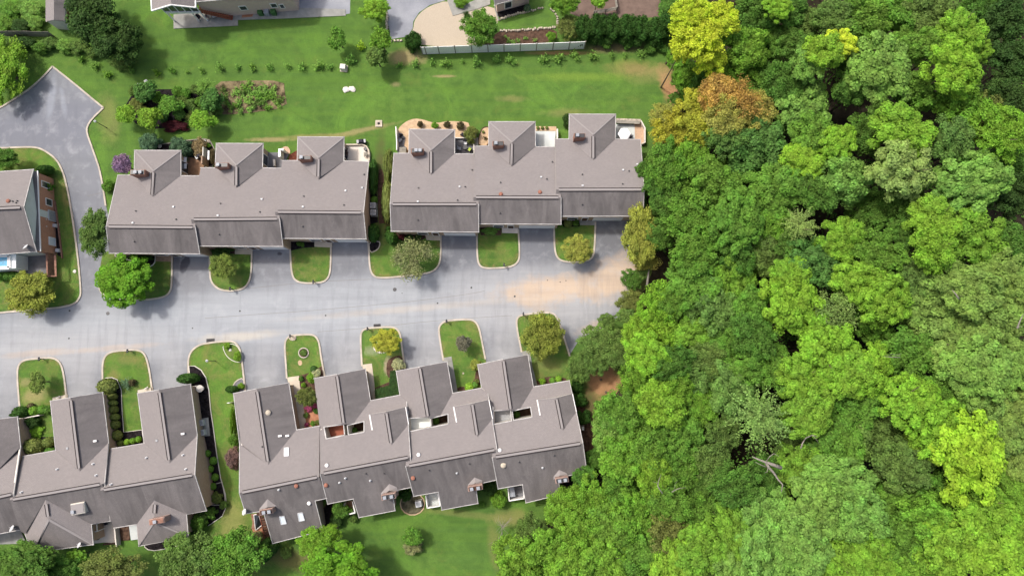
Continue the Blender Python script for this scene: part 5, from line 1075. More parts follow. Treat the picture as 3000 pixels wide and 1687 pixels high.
# lower right terrace fronts
for x, y, r, c, h, pr, l in ((914, 1105, 17, 'YG', 1.1, 'bush', 'yellow-green bush at the end of the second lower island'), (928, 1094, 15, 'WF', 1.1, 'bush', 'white flowering bush at the end of the second lower island'), (919, 1081, 9, 'Gk', .6, 'ball', 'dark green disc-shaped juniper'), (882, 1109, 8, 'Gd', .6, 'bush', 'dark green tuft by the walk'), (889, 1127, 8, 'YG', .6, 'bush', 'small golden-green shrub over the olive tree'),
   (904, 1194, 13, 'PK2', .6, 'bush', 'pink rose bush left in the earth court'), (924, 1189, 9, 'PK2', .6, 'bush', 'pink rose bush right in the earth court'), (898, 1243, 7, 'PK2', .5, 'bush', 'pink rose bush at the bottom of the earth court'), (897, 1216, 9, 'Gs', .6, 'bush', 'grey-green shrub in the earth court'), (927, 1202, 10, 'Gd', .8, 'bush', 'dark green shrub against the court wall'), (917, 1240, 9, 'G', .6, 'bush', 'green shrub at the foot of the earth court'), (930, 1236, 9, 'OL', .7, 'bush', 'olive shrub in the corner of the earth court'),
   (1168, 1066, 20, 'WF', 1.3, 'bush', 'white flowering rounded shrub on a bare patch by the drive'), (1393, 1069, 18, 'LY', 1.5, 'bush', 'pale yellow-green shrub at the garage corner'), (1375, 1134, 12, 'YG', .9, 'ball', 'yellow-green ball in the court bed'), (1392, 1127, 9, 'Gd', .7, 'ball', 'dark ball right of the yellow-green one'), (1398, 1116, 8, 'OL', .7, 'bush', 'olive tuft by the garage wall'),
   (1588, 1117, 11, 'YB', .8, 'bush', 'bright lime shrub left of three by the last lower townhouse'), (1619, 1114, 9, 'G', .7, 'ball', 'green ball, middle of three by the last lower townhouse'), (1636, 1110, 9, 'YG', .7, 'ball', 'yellow-green ball, right of three by the last lower townhouse')): shrub(l, x, y, r, c, h, pr)
tree('olive-brown weeping small tree in the front court of the first lower right townhouse', 899, 1161, 29, 'OL', 3.2, 'fine', .8)
shrub('round thorny bush inside the ring planter', 890, 1033, 11, 'Gs', .5)
b = MB()
hp = [(1098, 1140), (1140, 1128), (1144, 1086), (1171, 1083), (1172, 1155), (1100, 1170)]
hw_ = [P(u, v, 1.2) for u, v in hp]; 
b.face([(p.x, p.y, 1.2) for p in hw_][::-1] if (hw_[1]-hw_[0]).cross(hw_[2]-hw_[1]).z < 0 else [(p.x, p.y, 1.2) for p in hw_])
for i in range(6):
    a, c = hw_[i], hw_[(i+1) % 6]; b.face([(a.x, a.y, .1), (c.x, c.y, .1), (c.x, c.y, 1.2), (a.x, a.y, 1.2)])
rl = random.Random(5); xs = [p.x for p in hw_]; ys = [p.y for p in hw_]
def inside(x, y, poly):
    r = False
    for i in range(len(poly)):
        a, c = poly[i], poly[i-1]
        if (a[1] > y) != (c[1] > y) and x < (c[0]-a[0])*(y-a[1])/(c[1]-a[1])+a[0]: r = not r
    return r
n = 0
while n < 900:
    x, y = rl.uniform(min(xs)-.1, max(xs)+.1), rl.uniform(min(ys)-.1, max(ys)+.1)
    if not inside(x, y, [(p.x, p.y) for p in hw_]): continue
    n += 1; s = .11; z = 1.2+rl.uniform(0, .07); a = rl.uniform(0, 6.28); t = Vector((math.cos(a), math.sin(a), rl.uniform(-.4, .4)))*s; u_ = Vector((-math.sin(a), math.cos(a), rl.uniform(-.4, .4)))*s
    p = Vector((x, y, z)); b.face([p-t, p-u_*.6, p+t, p+u_*.6])
o = b.build('clipped_hedge', M['needles']); o.color = (*COL['DK'], 1); tag(o, 'very dark green flat-topped clipped hedge bent round a court corner', 'hedge')
# back gardens of the lower right terrace
tree('two-toned round bush tree alone on the rear lawn, green top half', 1211, 1568, 34, 'G', 3.0, 'bush', .8, ry=28); shrub('tan lower half of the lone round bush on the rear lawn', 1209, 1602, 29, 'PO', 1.6, 'bigbush', ry=22)
tree('yellow-green airy tree over the rear roof corner', 926, 1592, 52, 'YG', 6.5, 'fine', .7, ry=44); tree('yellow-green smaller lobe beside the airy tree', 970, 1563, 27, 'YG', 5.5, 'fine', .8); tree('large bright green maple at the bottom edge right of the airy tree', 992, 1680, 108, 'MP', 8.5, 'cauli', .7, ry=84)
tree('big soft green tree at the bottom edge, right one of two', 690, 1632, 88, 'G', 7.0, 'fine', .7, ry=80); tree('big soft green tree at the bottom edge, left one of two', 555, 1645, 90, 'Gs', 7.0, 'fine', .7, ry=76); tree('olive green tree at the bottom edge below the cream patio', 330, 1672, 92, 'OL', 7.5, 'fine', .7, ry=60); tree('dark green tree in the bottom left corner', 75, 1652, 88, 'Gd', 7.5, 'broad', .7, ry=62); tree('dark green smaller tree between the corner tree and the olive tree', 185, 1668, 48, 'Gd', 5.0, 'fine', .7, ry=40)
tree('bright green leafy tree under the gutter of the hipped wing', 225, 1632, 30, 'G1', 3.5, 'cauli', .7, ry=22)
for i, (x, y, r) in enumerate(((777, 1592, 22), (795, 1611, 26), (782, 1630, 20))): shrub('dark green clipped lozenge by the rear corner, %s from the top' % ORD[i], x, y, r, 'DK2', 1.1, 'ball', ry=r*.5, rot=.75, group='clipped lozenges by the rear corner')
for x, y, r, c, h, l in ((1000, 1492, 28, 'Gd', 2.0, 'dark evergreen in the gap behind the second lower townhouse'), (985, 1525, 20, 'Gk', 1.4, 'very dark evergreen under the rear wall'), (1035, 1518, 13, 'Gs', .9, 'small feathery shrub on the rear lawn edge'), (1188, 1450, 18, 'DK2', 1.2, 'dark green mound above the round gravel bed'), (1435, 1428, 22, 'Gk', 1.7, 'dark shrub in the gap between the rear wings'), (1461, 1464, 24, 'G1', 2.0, 'bright green bush in the gap between the rear wings'), (1735, 1362, 25, 'DK2', 1.8, 'green bush at the east end of the lower terrace'),
   (1690, 1130, 20, 'DK2', 1.8, 'dark bush by the north-east corner of the lower terrace'), (1700, 1172, 21, 'DK2', 1.6, 'dark bush on the east wall, middle'), (1711, 1222, 22, 'DK2', 1.6, 'dark bush on the east wall by the meter'), (755, 1572, 18, 'PO', 1.0, 'dry yellowish shrub at the rear stair'), (838, 1618, 18, 'Gs', .8, 'grey-green low shrub at the rear eave'), (1412, 1388+90, 10, 'Gd', .7, 'dark tuft beside the pale patio enclosure')): shrub(l, x, y, r, c, h, 'bigbush')
for i, (u, v) in enumerate(((1037, 1263), (1276, 1233), (1513, 1213))): shrub('round shrub deep in the planted roof court of the %s courtyard townhouse from the left' % ORD[i], u, v, 10, 'Gd', 1.6, 'ball', group='shrubs in the planted roof courts', zb=.3)
# shrubby trees round the end of the road
for x, y, r, ry, c, zt, pr, l in ((1851, 818, 30, 30, 'Gd', 3.5, 'fine', 'dark green bushy tree where the sandy wash meets the wood'), (1880, 800, 24, 20, 'Gs', 3.5, 'fine', 'low green bush tree behind the sandy wash'), (1850, 885, 44, 36, 'OL', 4.0, 'fine', 'olive bush tree at the road end'), (1840, 925, 38, 26, 'Gs', 4.0, 'bush', 'grey-green bush tree below the road end'),
   (1768, 1000, 66, 54, 'Gs', 5.5, 'fine', 'wide grey-green tree south of the road end'), (1818, 1035, 50, 46, 'Gs', 5.5, 'fine', 'grey-green tree right of the wide one'), (1700, 1075, 40, 44, 'Gs', 4.5, 'fine', 'grey-green tree nearest the last lower townhouse'), (1748, 1062, 34, 34, 'Gs', 4.5, 'fine', 'grey-green tree above the clay patch'), (1780, 940, 30, 22, 'Gs', 4.5, 'fine', 'grey-green top overhanging the asphalt edge')): tree(l, x, y, r, c, zt, pr, .7, ry=ry)
tree('golden weeping birch leaning over the last upper driveway', 1878, 690, 52, 'GO', 7.5, 'fine', .8, ry=92)
tree('rusty brown lower fringe of the golden weeping birch', 1885, 768, 50, 'OG', 4.5, 'thin', .7, ry=26)
# ---------------------------------------------------------------- the wood
W = [l.split() for l in """
1755 95 58 Y fine 15|1740 38 42 Y fine 15|1806 52 46 Y fine 14|1718 120 30 Y fine 13|1782 152 36 Y fine 12|1800 100 36 YB fine 12|1730 190 40 G1 fine 9|1775 215 42 Gd fine 9|1875 130 62 G1 broad 13|1940 105 46 G broad 12|1985 115 50 Gd broad 12|1985 35 48 Gd broad 13|1905 40 60 Gd fine 12|1832 200 55 G1 fine 12
1900 205 50 G fine 12|1812 245 52 OR fine 12|1862 262 52 OR thin 12|1825 295 50 OG fine 12|1760 290 56 YO fine 10|1890 285 48 OG fine 11|1800 320 50 YO fine 10|1690 330 50 YO fine 7|1672 300 34 OG fine 6|1955 20 34 YB cauli 14|2015 60 45 Gs fine 13|2065 140 52 YG broad 15|2110 112 34 Y cauli 14|2030 165 48 Gl broad 14|2210 185 82 Gl cauli 17
2160 55 70 G broad 16|2250 40 66 G broad 16|2330 45 66 Gs broad 17|2095 50 52 Gs broad 15|2415 90 56 YG cauli 18|2395 178 62 YB cauli 18|2455 130 34 YG cauli 17|2320 120 52 G broad 16|2510 60 66 Gk fine 15|2550 160 62 Gk fine 15|2520 250 62 Gk fine 15|2470 20 50 Gd fine 15|2310 235 60 G broad 15|2400 262 70 G1 broad 16
2480 290 58 OL fine 16|2140 215 50 Gd broad 14|2010 275 74 Gl cauli 15|1965 215 56 Gd fine 13|1895 368 80 B broad 13|1825 345 52 Bl fine 12|1680 425 58 G fine 11|1650 470 36 Gd fine 9|1735 400 52 G1 fine 11|1790 465 72 G broad 13|2018 412 56 YB cauli 14|2045 345 60 G cauli 14|1935 492 74 G cauli 14|2045 490 52 Gd fine 14
1850 555 70 G cauli 14|1740 555 66 G fine 12|1680 520 48 Gd fine 10|1655 590 44 Gd fine 8|2012 563 46 Gw feather 14|2265 335 70 YG cauli 17|2105 362 46 YB cauli 15|2180 330 52 Gd fine 14|2262 428 76 Gw cauli 17|2120 455 66 Gl broad 15|2388 352 58 Bl broad 17|2432 458 80 Gl cauli 18|2515 335 66 YG fine 17|2545 410 56 Gd fine 16|2535 490 60 Gk fine 15
2345 560 58 YG cauli 17|2445 595 72 G1 cauli 18|2340 625 58 YG broad 17|2112 603 52 YG cauli 15|2048 660 74 B cauli 14|2195 540 56 Gd fine 14|2210 645 62 G fine 15|2275 500 44 Gd fine 14|2150 712 58 YG cauli 15|2220 752 66 YG cauli 16|2095 785 54 Gw thin 13|2190 810 52 G broad 14|1982 760 74 YB cauli 15|1990 690 44 YG cauli 14
1920 632 58 Gs broad 13|1850 640 52 Gd fine 12|1745 645 58 G fine 12|1745 715 64 G cauli 12|1835 705 72 G1 cauli 13|1790 770 66 Bl broad 12|1880 775 52 G broad 12|1662 768 54 YB fine 10|1650 838 62 YB fine 10|1630 893 52 YB cauli 10|1600 845 40 YG fine 9|1750 838 54 G1 cauli 12|1830 850 60 G cauli 13|1895 850 56 Gd fine 13
1690 915 48 Gd fine 11|1645 965 60 G1 broad 11|1558 1035 58 G broad 11|1535 1085 50 Gl fine 11|1660 1022 60 YG broad 12|1740 950 62 Bl cauli 12|1832 985 66 Bl cauli 13|1785 905 50 Gs fine 12|1950 925 56 G fine 13|2075 880 76 YB cauli 16|2018 958 58 YG cauli 15|2030 1035 60 G1 cauli 15|2190 925 58 YB cauli 15.5|2140 945 56 YG cauli 15
2275 880 70 G broad 15|2330 760 72 Gg cauli 17|2420 735 76 Gg cauli 18|2515 700 70 Gg cauli 18|2395 850 80 Gg cauli 17|2500 840 80 Gg cauli 18|2555 770 56 Gg cauli 18|2450 930 78 Gl cauli 18|2545 930 60 Gl cauli 18|2290 690 56 Gs broad 16|2540 615 56 Gd fine 17|1905 1045 80 LM feather 14|1810 1085 52 Gs fine 12|1705 1090 60 G cauli 12
1760 1020 44 G1 fine 12|2285 1010 66 YB cauli 18|2360 1075 72 YB cauli 18|2425 1150 86 YY cauli 18|2320 1120 50 YG cauli 16|2150 1010 68 G broad 15|2205 1085 72 Gs broad 15|2110 1115 66 G broad 15|2265 1170 66 Gs broad 15|2370 980 60 G fine 15|2455 990 66 Gg cauli 17|2540 1010 60 Gg cauli 17|2510 1085 64 Gg cauli 17|2550 1150 52 Gg cauli 16
1630 1130 56 G fine 12|1570 1150 60 G1 broad 12|1640 1190 54 YG broad 12|1700 1185 56 G fine 12|1780 1165 60 Gs fine 12|1850 1215 56 Gd fine 13|1920 1200 50 Gd fine 13|2010 1180 64 G1 cauli 14|2105 1215 72 Gl cauli 15|2045 1285 74 Gl cauli 15|2160 1300 68 Gl cauli 15|2010 1385 68 Gl cauli 15|2105 1380 72 YG cauli 15|2195 1395 60 YG cauli 15
2265 1260 72 G broad 15|2260 1345 70 G broad 15|2330 1300 60 G1 broad 15|2305 1420 62 G1 broad 15|2385 1370 76 YG cauli 16|2460 1280 78 YG cauli 16|2540 1240 62 G1 cauli 16|2480 1390 78 YB cauli 16|2552 1350 62 YG cauli 16|2395 1230 62 G cauli 16|1415 1278 46 G1 fine 9|1500 1262 62 G1 fine 10|1568 1232 54 G fine 11|1310 1405 60 G1 broad 9
1385 1372 60 G1 broad 10|1335 1340 42 Gs fine 8|1460 1345 60 G1 fine 11|1440 1420 58 G1 broad 11|1530 1325 60 G broad 11|1600 1290 58 G1 fine 12|1522 1415 62 G1 cauli 12|1600 1385 62 G broad 12|1680 1335 56 OL fine 12|1680 1265 52 G fine 12|1690 1420 60 YG cauli 12|1762 1375 60 G1 cauli 13|1758 1295 56 G fine 12|1840 1335 62 G1 cauli 13|1840 1420 62 Gl cauli 13|1920 1290 66 Gl cauli 14|1920 1380 72 Gl cauli 14|1470 1200 30 Gd fine 6|1500 1150 26 Gd fine 6
2130 160 40 Gd broad 13|1702 150 26 G1 fine 4.5|1716 212 26 G fine 4.5|1698 250 18 Gd fine 4|1735 235 26 G fine 5|2265 120 50 G broad 15|1925 570 50 G1 fine 12|1980 620 44 Gd fine 12|2270 590 40 Gd fine 15|2060 1130 40 Gd fine 12|1985 1120 40 Gs fine 11|1870 930 46 G broad 12|1700 985 44 G1 fine 11|1590 960 38 G1 fine 9|1600 1085 48 G fine 10|1690 760 40 G fine 11|1620 430 22 Gd fine 6|1760 1230 44 Gd fine 11
""".replace('\n', '|').split('|') if l.strip()]
LMK = [('the big yellow tree', 1762, 80), ('the rust orange tree', 1835, 255), ('the top right corner', 2560, 10), ('the lime feathery tree', 1905, 1045), ('the lower right yellow crown', 2425, 1155), ('the bottom right corner', 2560, 1440),
       ('the end of the road', 1560, 800), ('the upper yellow ball crown', 2018, 412), ('the white-speckled crown', 2095, 785), ('the fallen bare limb', 1950, 1190), ('the clay patch', 1515, 970), ('the right picture edge', 2570, 720),
       ('the last lower townhouse', 1470, 1150), ('the rear lawn', 1240, 1380), ('the blue-green parasol-side crown', 1895, 368), ('the mid-wood blue-green crown', 2048, 660), ('the palest upper crown', 2262, 428)]
CN = dict(Y='pure yellow', YB='bright lime-yellow', YG='yellow-green', YY='intense yellow', YO='golden olive', OR='rust orange', OG='brownish gold', G='mid green', G1='fresh bright green', Gd='dark green', Gk='very dark green', Gs='dull green', Gl='light green', Gw='pale whitish green', Gg='pale grey-green', B='deep blue-green', Bl='soft blue-green', OL='olive green', LM='pale lime')
FN = dict(broad='broad billowing', cauli='tight clumped', fine='loose leafy', thin='white-speckled', feather='feathery star-shaped')
used = {}
items = []
for o in W:
    x, y, r, c, pr, zt = float(o[0]), float(o[1]), float(o[2]), o[3], o[4], float(o[5])
    lm = min((l for l in LMK if math.hypot(l[1]-x, l[2]-y) > 12), key=lambda l: math.hypot(l[1]-x, l[2]-y)); d = math.hypot(lm[1]-x, lm[2]-y)
    a = math.degrees(math.atan2(lm[2]-y, x-lm[1])) % 360
    w8 = ['right of', 'up and right of', 'above', 'up and left of', 'left of', 'down and left of', 'below', 'down and right of'][int((a+22.5)//45) % 8]
    items.append((x, y, r, c, pr, zt, lm[0], w8, d))
items.sort(key=lambda t: t[8]); cnt = {}
tot = {}
for t in items: tot[(t[3], t[4], t[6], t[7])] = tot.get((t[3], t[4], t[6], t[7]), 0)+1
for x, y, r, c, pr, zt, lm, w8, d in items:
    k = (c, pr, lm, w8); cnt[k] = cnt.get(k, 0)+1
    pre = '' if tot[k] == 1 else ['nearest ', 'second nearest ', 'third nearest ', 'fourth nearest ', 'fifth nearest '][cnt[k]-1]
    lab = '%s%s %s crown%s %s %s' % (pre, CN[c], FN[pr], '', w8, lm)
    if len(lab.split()) > 16: lab = lab.replace(' nearest of the', ' nearest')
    s = 1.04 if c not in ('Y', 'OR', 'YO', 'OG', 'LM', 'YY') else 1.14
    tree(lab, x*1.1646, y*1.1646, r*1.1646*s, c, zt+(.9 if c in ('YG', 'YB') else 0)+(rc.uniform(-2.0, 1.2) if c not in ('Y', 'OR', 'YO', 'OG', 'LM', 'YY', 'Gw') else 1.6), pr, .85 if pr != 'feather' else .7, group='trees of the wood', jit=.05)
# understorey: nobody could count these saplings and brambles
FP = [(2010, 90), (1995, 240), (2030, 330), (1960, 440), (1925, 600), (1945, 780), (1900, 860), (1860, 960), (1870, 1100), (1810, 1180), (1790, 1350), (1740, 1420), (1660, 1500), (1500, 1640), (1460, 1900), (3300, 1900), (3300, -160), (2010, -160)]
FW = [P(u, v) for u, v in FP]; fx = [p.x for p in FW]; fy = [p.y for p in FW]; b = MB(); rl = random.Random(3); n = 0; FWp = [(p.x, p.y) for p in FW]
while n < 4200:
    x, y = rl.uniform(min(fx), max(fx)), rl.uniform(min(fy), max(fy))
    if not inside(x, y, FWp): continue
    n += 1; h = rl.uniform(.5, 5.5); R0 = rl.uniform(.5, 1.3)
    for k in range(13):
        p = Vector((x+rl.gauss(0, R0*.6), y+rl.gauss(0, R0*.6), h+rl.gauss(0, R0*.4))); s = rl.uniform(.14, .30)
        nr = Vector((rl.gauss(0, .5), rl.gauss(0, .5), 1)).normalized(); t1 = nr.cross(Vector((rl.gauss(0, 1), rl.gauss(0, 1), rl.gauss(0, 1)))).normalized()*s; t2 = nr.cross(t1)
        b.face([p-t1, p-t2*.6, p+t1, p+t2*.6])
o = b.build('undergrowth', M['leaves']); o.color = (*COL['Gd'], 1); tag(o, 'dark understorey of saplings and brambles beneath the wood', kind='stuff')
# bare limbs
def limb(label, px, z, r0, mat='pale_bark', name='bare_branch', cat='branch', twigs=()):
    b = MB(); n = len(px)
    b.tube([P(u, v, z+math.sin(i*1.7)*.15) for i, (u, v) in enumerate(px)], [r0*(1-.75*i/(n-1)) for i in range(n)], 7)
    for tw in twigs:
        b.tube([P(u, v, z+.1) for u, v in tw], [r0*.32*(1-.7*i/(len(tw)-1)) for i in range(len(tw))], 5)
    o = b.build(name, M[mat], None, True); return tag(o, label, cat)
c7 = lambda x, y: (1700+x/3.677, 1068+y/3.677); c8 = lambda x, y: (2300+x/2.341, 1068+y/2.341); c6 = lambda x, y: (2300+x/3.677, 674+y/3.677)
limb('thick forked bare grey limb lying across the lower wood', [c7(2165, 1110), c7(2060, 1070), c7(1960, 1035), c7(1852, 990)], 15.5, .25, twigs=([c7(2000, 1040), c7(2040, 990), c7(2085, 955), c7(2140, 985)],))
limb('long crooked bare limb running down from the thick forked one', [c7(1995, 1045), c7(2030, 1105), c7(2090, 1170), c7(2130, 1235), c7(2180, 1290), c7(2165, 1370)], 15.3, .19, twigs=([c7(2000, 1100), c7(1930, 1070), c7(1880, 1045)], [c7(2020, 1110), c7(2015, 1150), c7(1985, 1165)]))
limb('thin white hooked branch over the black gap right of the lime tree', [c7(2375, 900), c7(2395, 840), c7(2430, 790), c7(2500, 757), c7(2560, 775)], 15.5, .10, twigs=([c7(2500, 757), c7(2540, 800), c7(2570, 850)],))
limb('bare twig fork in the lower left wood', [c7(885, 1385), c7(835, 1310), c7(840, 1260), c7(870, 1180)], 13, .08, twigs=([c7(835, 1275), c7(780, 1255)],))
limb('slender bare twig right of the lower left fork', [c7(985, 1370), c7(1050, 1335), c7(1140, 1318)], 13, .07, twigs=([c7(1010, 1355), c7(1020, 1300), c7(1040, 1245)],))
limb('pale bare branch in the grey-green crowns at the right', [c6(1870, 740), c6(1840, 690), c6(1800, 645)], 18.5, .12)
limb('bare branch fork at the right edge', [c6(2500, 1060), c6(2530, 980), c6(2570, 900)], 19, .12, twigs=([c6(2500, 1050), c6(2574, 1030)],))
limb('bundle of bare white twigs beside the golden olive crown', [c6(1240, 1370), c6(1130, 1365), c6(1050, 1360)], 16, .06, twigs=([c6(1240, 1350), c6(1150, 1335), c6(1080, 1350)], [c6(1260, 1330), c6(1150, 1350)]))
limb('pale leaning trunk of the golden birch', [(1896, 836), (1900, 800), (1901, 780)], 3.2, .2, twigs=())
limb('bare pale branch within the yellow tree', [(2040, 134), (2051, 125), (2056, 112)], 15.6, .1)
# ---------------------------------------------------------------- fences and walls
rt = root('vinyl_fence', (0, 0, 0), 'long white panelled fence along the top of the rear lawn', 'fence')
fx = [(1238.8, 159.5), (1249.5, 159.4), (1287.5, 158), (1335, 156.4), (1383.2, 154.8), (1430.3, 153.4), (1476.8, 152), (1524, 150.4), (1571, 148.9), (1619, 147.4), (1665.8, 145.5), (1710.6, 143.6)]
fp = [P(u, v) for u, v in fx]; fh = 2.35
for p in fp:
    b = MB(); b.box((p.x, p.y, fh/2+.05), (.13, .13, fh+.1)); b.box((p.x, p.y, fh+.13), (.17, .17, .06), 0, 0, .3); b.build('post', M['old_wood'], rt)
for a, c in zip(fp, fp[1:]):
    m = (a+c)/2; d = c-a; rz = math.atan2(d.y, d.x); L = d.length-.14; b = MB()
    nb = max(2, int(L/.15))
    for k in range(nb):
        t = (k+.5)/nb-.5; q0 = m+d.normalized()*L*t; b.box((q0.x, q0.y, fh/2), (L/nb-.012, .035, fh-.25), rz)
    b.build('panel', M['white_paint'], rt)
    for z in (.12, fh-.06):
        b = MB(); b.box((m.x, m.y, z), (L, .07, .12), rz); b.build('rail', M['white_paint'], rt)
rt = root('board_fence', (0, 0, 0), 'weathered grey board fence overgrown with shrubs at the top left', 'fence')
bp = [P(*q('A', x, y)) for x, y in ((-300, 372), (-60, 350), (130, 345), (290, 345), (400, 350), (525, 350))]
for a, c in zip(bp, bp[1:]):
    d = c-a; rz = math.atan2(d.y, d.x); n = max(3, int(d.length/.3))
    for k in range(n):
        p = a+d*(k+.5)/n; b = MB(); b.box((p.x, p.y, .85+random.uniform(-.04, .04)), (d.length/n-.03, .03, 1.7), rz); b.build('board', M['old_wood'], rt)
def wall(label, px, h, th, mat, name='garden_wall', cat='wall', z0=0, cap=None, closed=False):
    b = strip(px, z0, h, th, closed); o = b.build(name, M[mat]); tag(o, label, cat)
    if cap:
        c_ = strip(px, h, h+.06, th+.08, closed).build('coping', M[cap], o)
    return o
c1 = lambda x, y: (450+x/6.44, 400+y/6.44); c2 = lambda x, y: (1150+x/8.587, 340+y/8.587)
wall('white topped screen wall beside the brown deck', [c1(1035, 440), c1(1040, 270)], 1.9, .14, 'beige_siding', 'screen_wall', cap='white_paint')
wall('brown privacy wall joining the screen wall to the middle left townhouse', [c1(1030, 590), c1(1035, 445)], 2.2, .18, 'tan_brick', 'screen_wall')
wall('white lattice screen at the slate patio', [q('E', 418, 385), q('E', 418, 315), q('E', 455, 318)], 1.7, .35, 'white_paint', 'screen_wall')
wall('low curved rim wall round the cream patio', [q('E', x, y) for x, y in ((1000, 248), (1170, 246), (1210, 265), (1228, 300), (1235, 330), (1233, 402))], .55, .2, 'walk_concrete', 'patio_wall')
wall('white fence at the west side of the right terrace back yard', [c2(150, 940), c2(150, 740), c2(128, 360)], 1.7, .12, 'white_paint', 'screen_wall')
wall('white curved rim of the grey rounded patio', [c2(x, y) for x, y in ((1580, 582), (1850, 582), (1950, 620), (2010, 680), (2050, 755), (2050, 960))], .6, .14, 'cream_trim', 'patio_wall')
wall('beige patio side wall beyond the pale square patio', [q('F', 745, 262), q('F', 745, 112)], 1.1, .22, 'cream_trim', 'patio_wall')
wall('grey stone retaining wall behind the white parasol', [q('F', 1300, 22), q('F', 1528, 30)], .9, .4, 'stone', 'patio_wall', cap='old_wood')
wall('angled white rail wall round the pebble bed', [q('F', 1528, 30), q('F', 1566, 100), q('F', 1566, 235), q('F', 1540, 245)], .9, .16, 'cream_trim', 'patio_wall')
wall('low red brick kerb wall along the left house bed', [q('D', 478, 612), q('D', 526, 610), q('D', 560, 850), q('D', 597, 1150)], .35, .16, 'red_brick', 'brick_wall')
wall('red brick wall enclosing the left house patio', [q('D', 520, 1118), q('D', 528, 1316), q('D', 385, 1316)], 1.9, .24, 'red_brick', 'brick_wall', cap='red_brick')
wall('curved pale balcony front under the left house', [q('D', 0, 1272), q('D', 160, 1268), q('D', 205, 1272), q('D', 250, 1292)], 1.0, .2, 'walk_concrete', 'balcony_wall')
b = MB(); pb = [P(*q('D', x, y), 2.6) for x, y in ((-120, 1128), (150, 1110), (150, 1240), (-120, 1262))]; b.face(pb[::-1] if (pb[1]-pb[0]).cross(pb[2]-pb[0]).z < 0 else pb)
for i in range(4): b.face([pb[i], pb[(i+1) % 4], (pb[(i+1) % 4].x, pb[(i+1) % 4].y, 0), (pb[i].x, pb[i].y, 0)])
o = b.build('flat_porch_roof', M['white_roofing'], rtI)
b = MB(); hp_ = [P(*q('D', x, y), 2.66) for x, y in ((-20, 1128), (88, 1125), (88, 1238), (-20, 1240))]
for i in range(4): b.beam(hp_[i], hp_[(i+1) % 4], .45, .22)
o2 = b.build('pool_rim', M['white_paint'], rtI); b = MB(); b.face([p+Vector((0, 0, .02)) for p in (hp_[::-1] if (hp_[1]-hp_[0]).cross(hp_[2]-hp_[0]).z < 0 else hp_)]); b.build('covered_skylight', M['blue_plastic'], o2)
for l, pts in (('stone edging along the foot of the round lawn at the top', [(1060, 592), (1300, 585), (1560, 572), (1800, 555), (2130, 528)]), ('stone edging up the right side of the round lawn', [(2150, 500), (2140, 330), (2090, 240), (2000, 155)]), ('stone edging between the corner house porch bed and the round lawn', [(1050, 385), (1200, 320), (1400, 270), (1600, 215), (1900, 160)])):
    b = MB(); pp = [P(1300+x/6.44, y/6.44) for x, y in pts]; rl = random.Random(len(l))
    for a, c in zip(pp, pp[1:]):
        n = int((c-a).length/.32)
        for k in range(n):
            p = a+(c-a)*(k+rl.random()*.4)/n; b.box((p.x, p.y+rl.uniform(-.12, .12), .12), (rl.uniform(.25, .42), rl.uniform(.22, .38), rl.uniform(.2, .34)), rl.uniform(0, 3), 0, .8)
    o = b.build('stone_edging', M['stone']); tag(o, l, 'stone edging', kind='stuff')
b = MB(); rl = random.Random(4)
for k in range(16):
    p = P(*q('B', 1395+rl.uniform(-4, 8), 120+k*16)) if k < 12 else P(*q('B', 1440+(k-12)*30, 388)); b.box((p.x, p.y, .1), (.32, .4, .25), rl.uniform(0, 3), 0, .8)
tag(b.build('stone_edging', M['stone']), 'pale stones lining the blue-grey drive', 'stone edging', kind='stuff')
# ---------------------------------------------------------------- street furniture
def mailbox(u, v, label, rz=0):
    p = P(u, v); rt = root('mailbox', (p.x, p.y, 0), label, 'mailbox', 'kerbside mailboxes', rz)
    b = MB(); b.box((0, 0, .55), (.10, .10, 1.1)); b.build('post', M['dark_metal'], rt)
    b = MB(); n = 8; L = .26
    prof = [(-.10, 0), (.10, 0), (.10, .12), (.07, .19), (0, .22), (-.07, .19), (-.10, .12)]
    f0 = [(x, -L, 1.1+z) for x, z in prof]; f1 = [(x, L, 1.1+z) for x, z in prof]
    b.face(f0); b.face(f1[::-1])
    for i in range(7): b.face([f0[i], f1[i], f1[(i+1) % 7], f0[(i+1) % 7]][::-1])
    b.build('box', M['dark_metal'], rt)
    b = MB(); b.box((.12, -.05, 1.27), (.02, .05, .16)); b.build('flag', M['white_paint'], rt)
    b = MB(); b.box((0, 0, .9), (.3, .12, .08)); b.build('bracket', M['dark_metal'], rt)
for u, v, l in ((130, 1051, 'black mailbox on the leftmost lower island'), (386, 1028, 'black mailbox on the island left of the black mulch bed'), (857, 985, 'black mailbox above the half-ring of stones'), (1081, 964, 'black mailbox on the island with the golden tree'), (1310, 942, 'black mailbox on the island with the grey-pink tree'), (1533, 921, 'black mailbox on the easternmost lower island'),
   (683, 848, 'black mailbox on the kerb tip of the rounded-tree island'), (924, 828, 'black mailbox on the plain upper island between drives'), (1477, 779, 'black mailbox in front of the middle right upper townhouse'), (1719, 759, 'black mailbox beside the irregular yellow-green tree')): mailbox(u, v, l)
def lamp(u0, v0, label, h=2.6):
    p = P(u0, v0); rt = root('lamp_post', (p.x, p.y, 0), label, 'lamp post')
    b = MB(); b.tube([(0, 0, 0), (0, 0, .25), (0, 0, h)], [.09, .05, .045], 8); b.build('post', M['dark_metal'], rt)
    b = MB(); b.lathe([(.06, h), (.13, h+.08), (.17, h+.30), (.14, h+.32)], 8); b.build('lantern', M['cream_trim'], rt)
    b = MB(); b.lathe([(.19, h+.32), (.10, h+.40), (.02, h+.48)], 8); b.build('lantern_cap', M['pale_metal'], rt)
lamp(312.5, 375, 'slim garden lamp post beside the turning area'); lamp(632, 1056.5, 'slim garden lamp post on the wide lower island lawn')
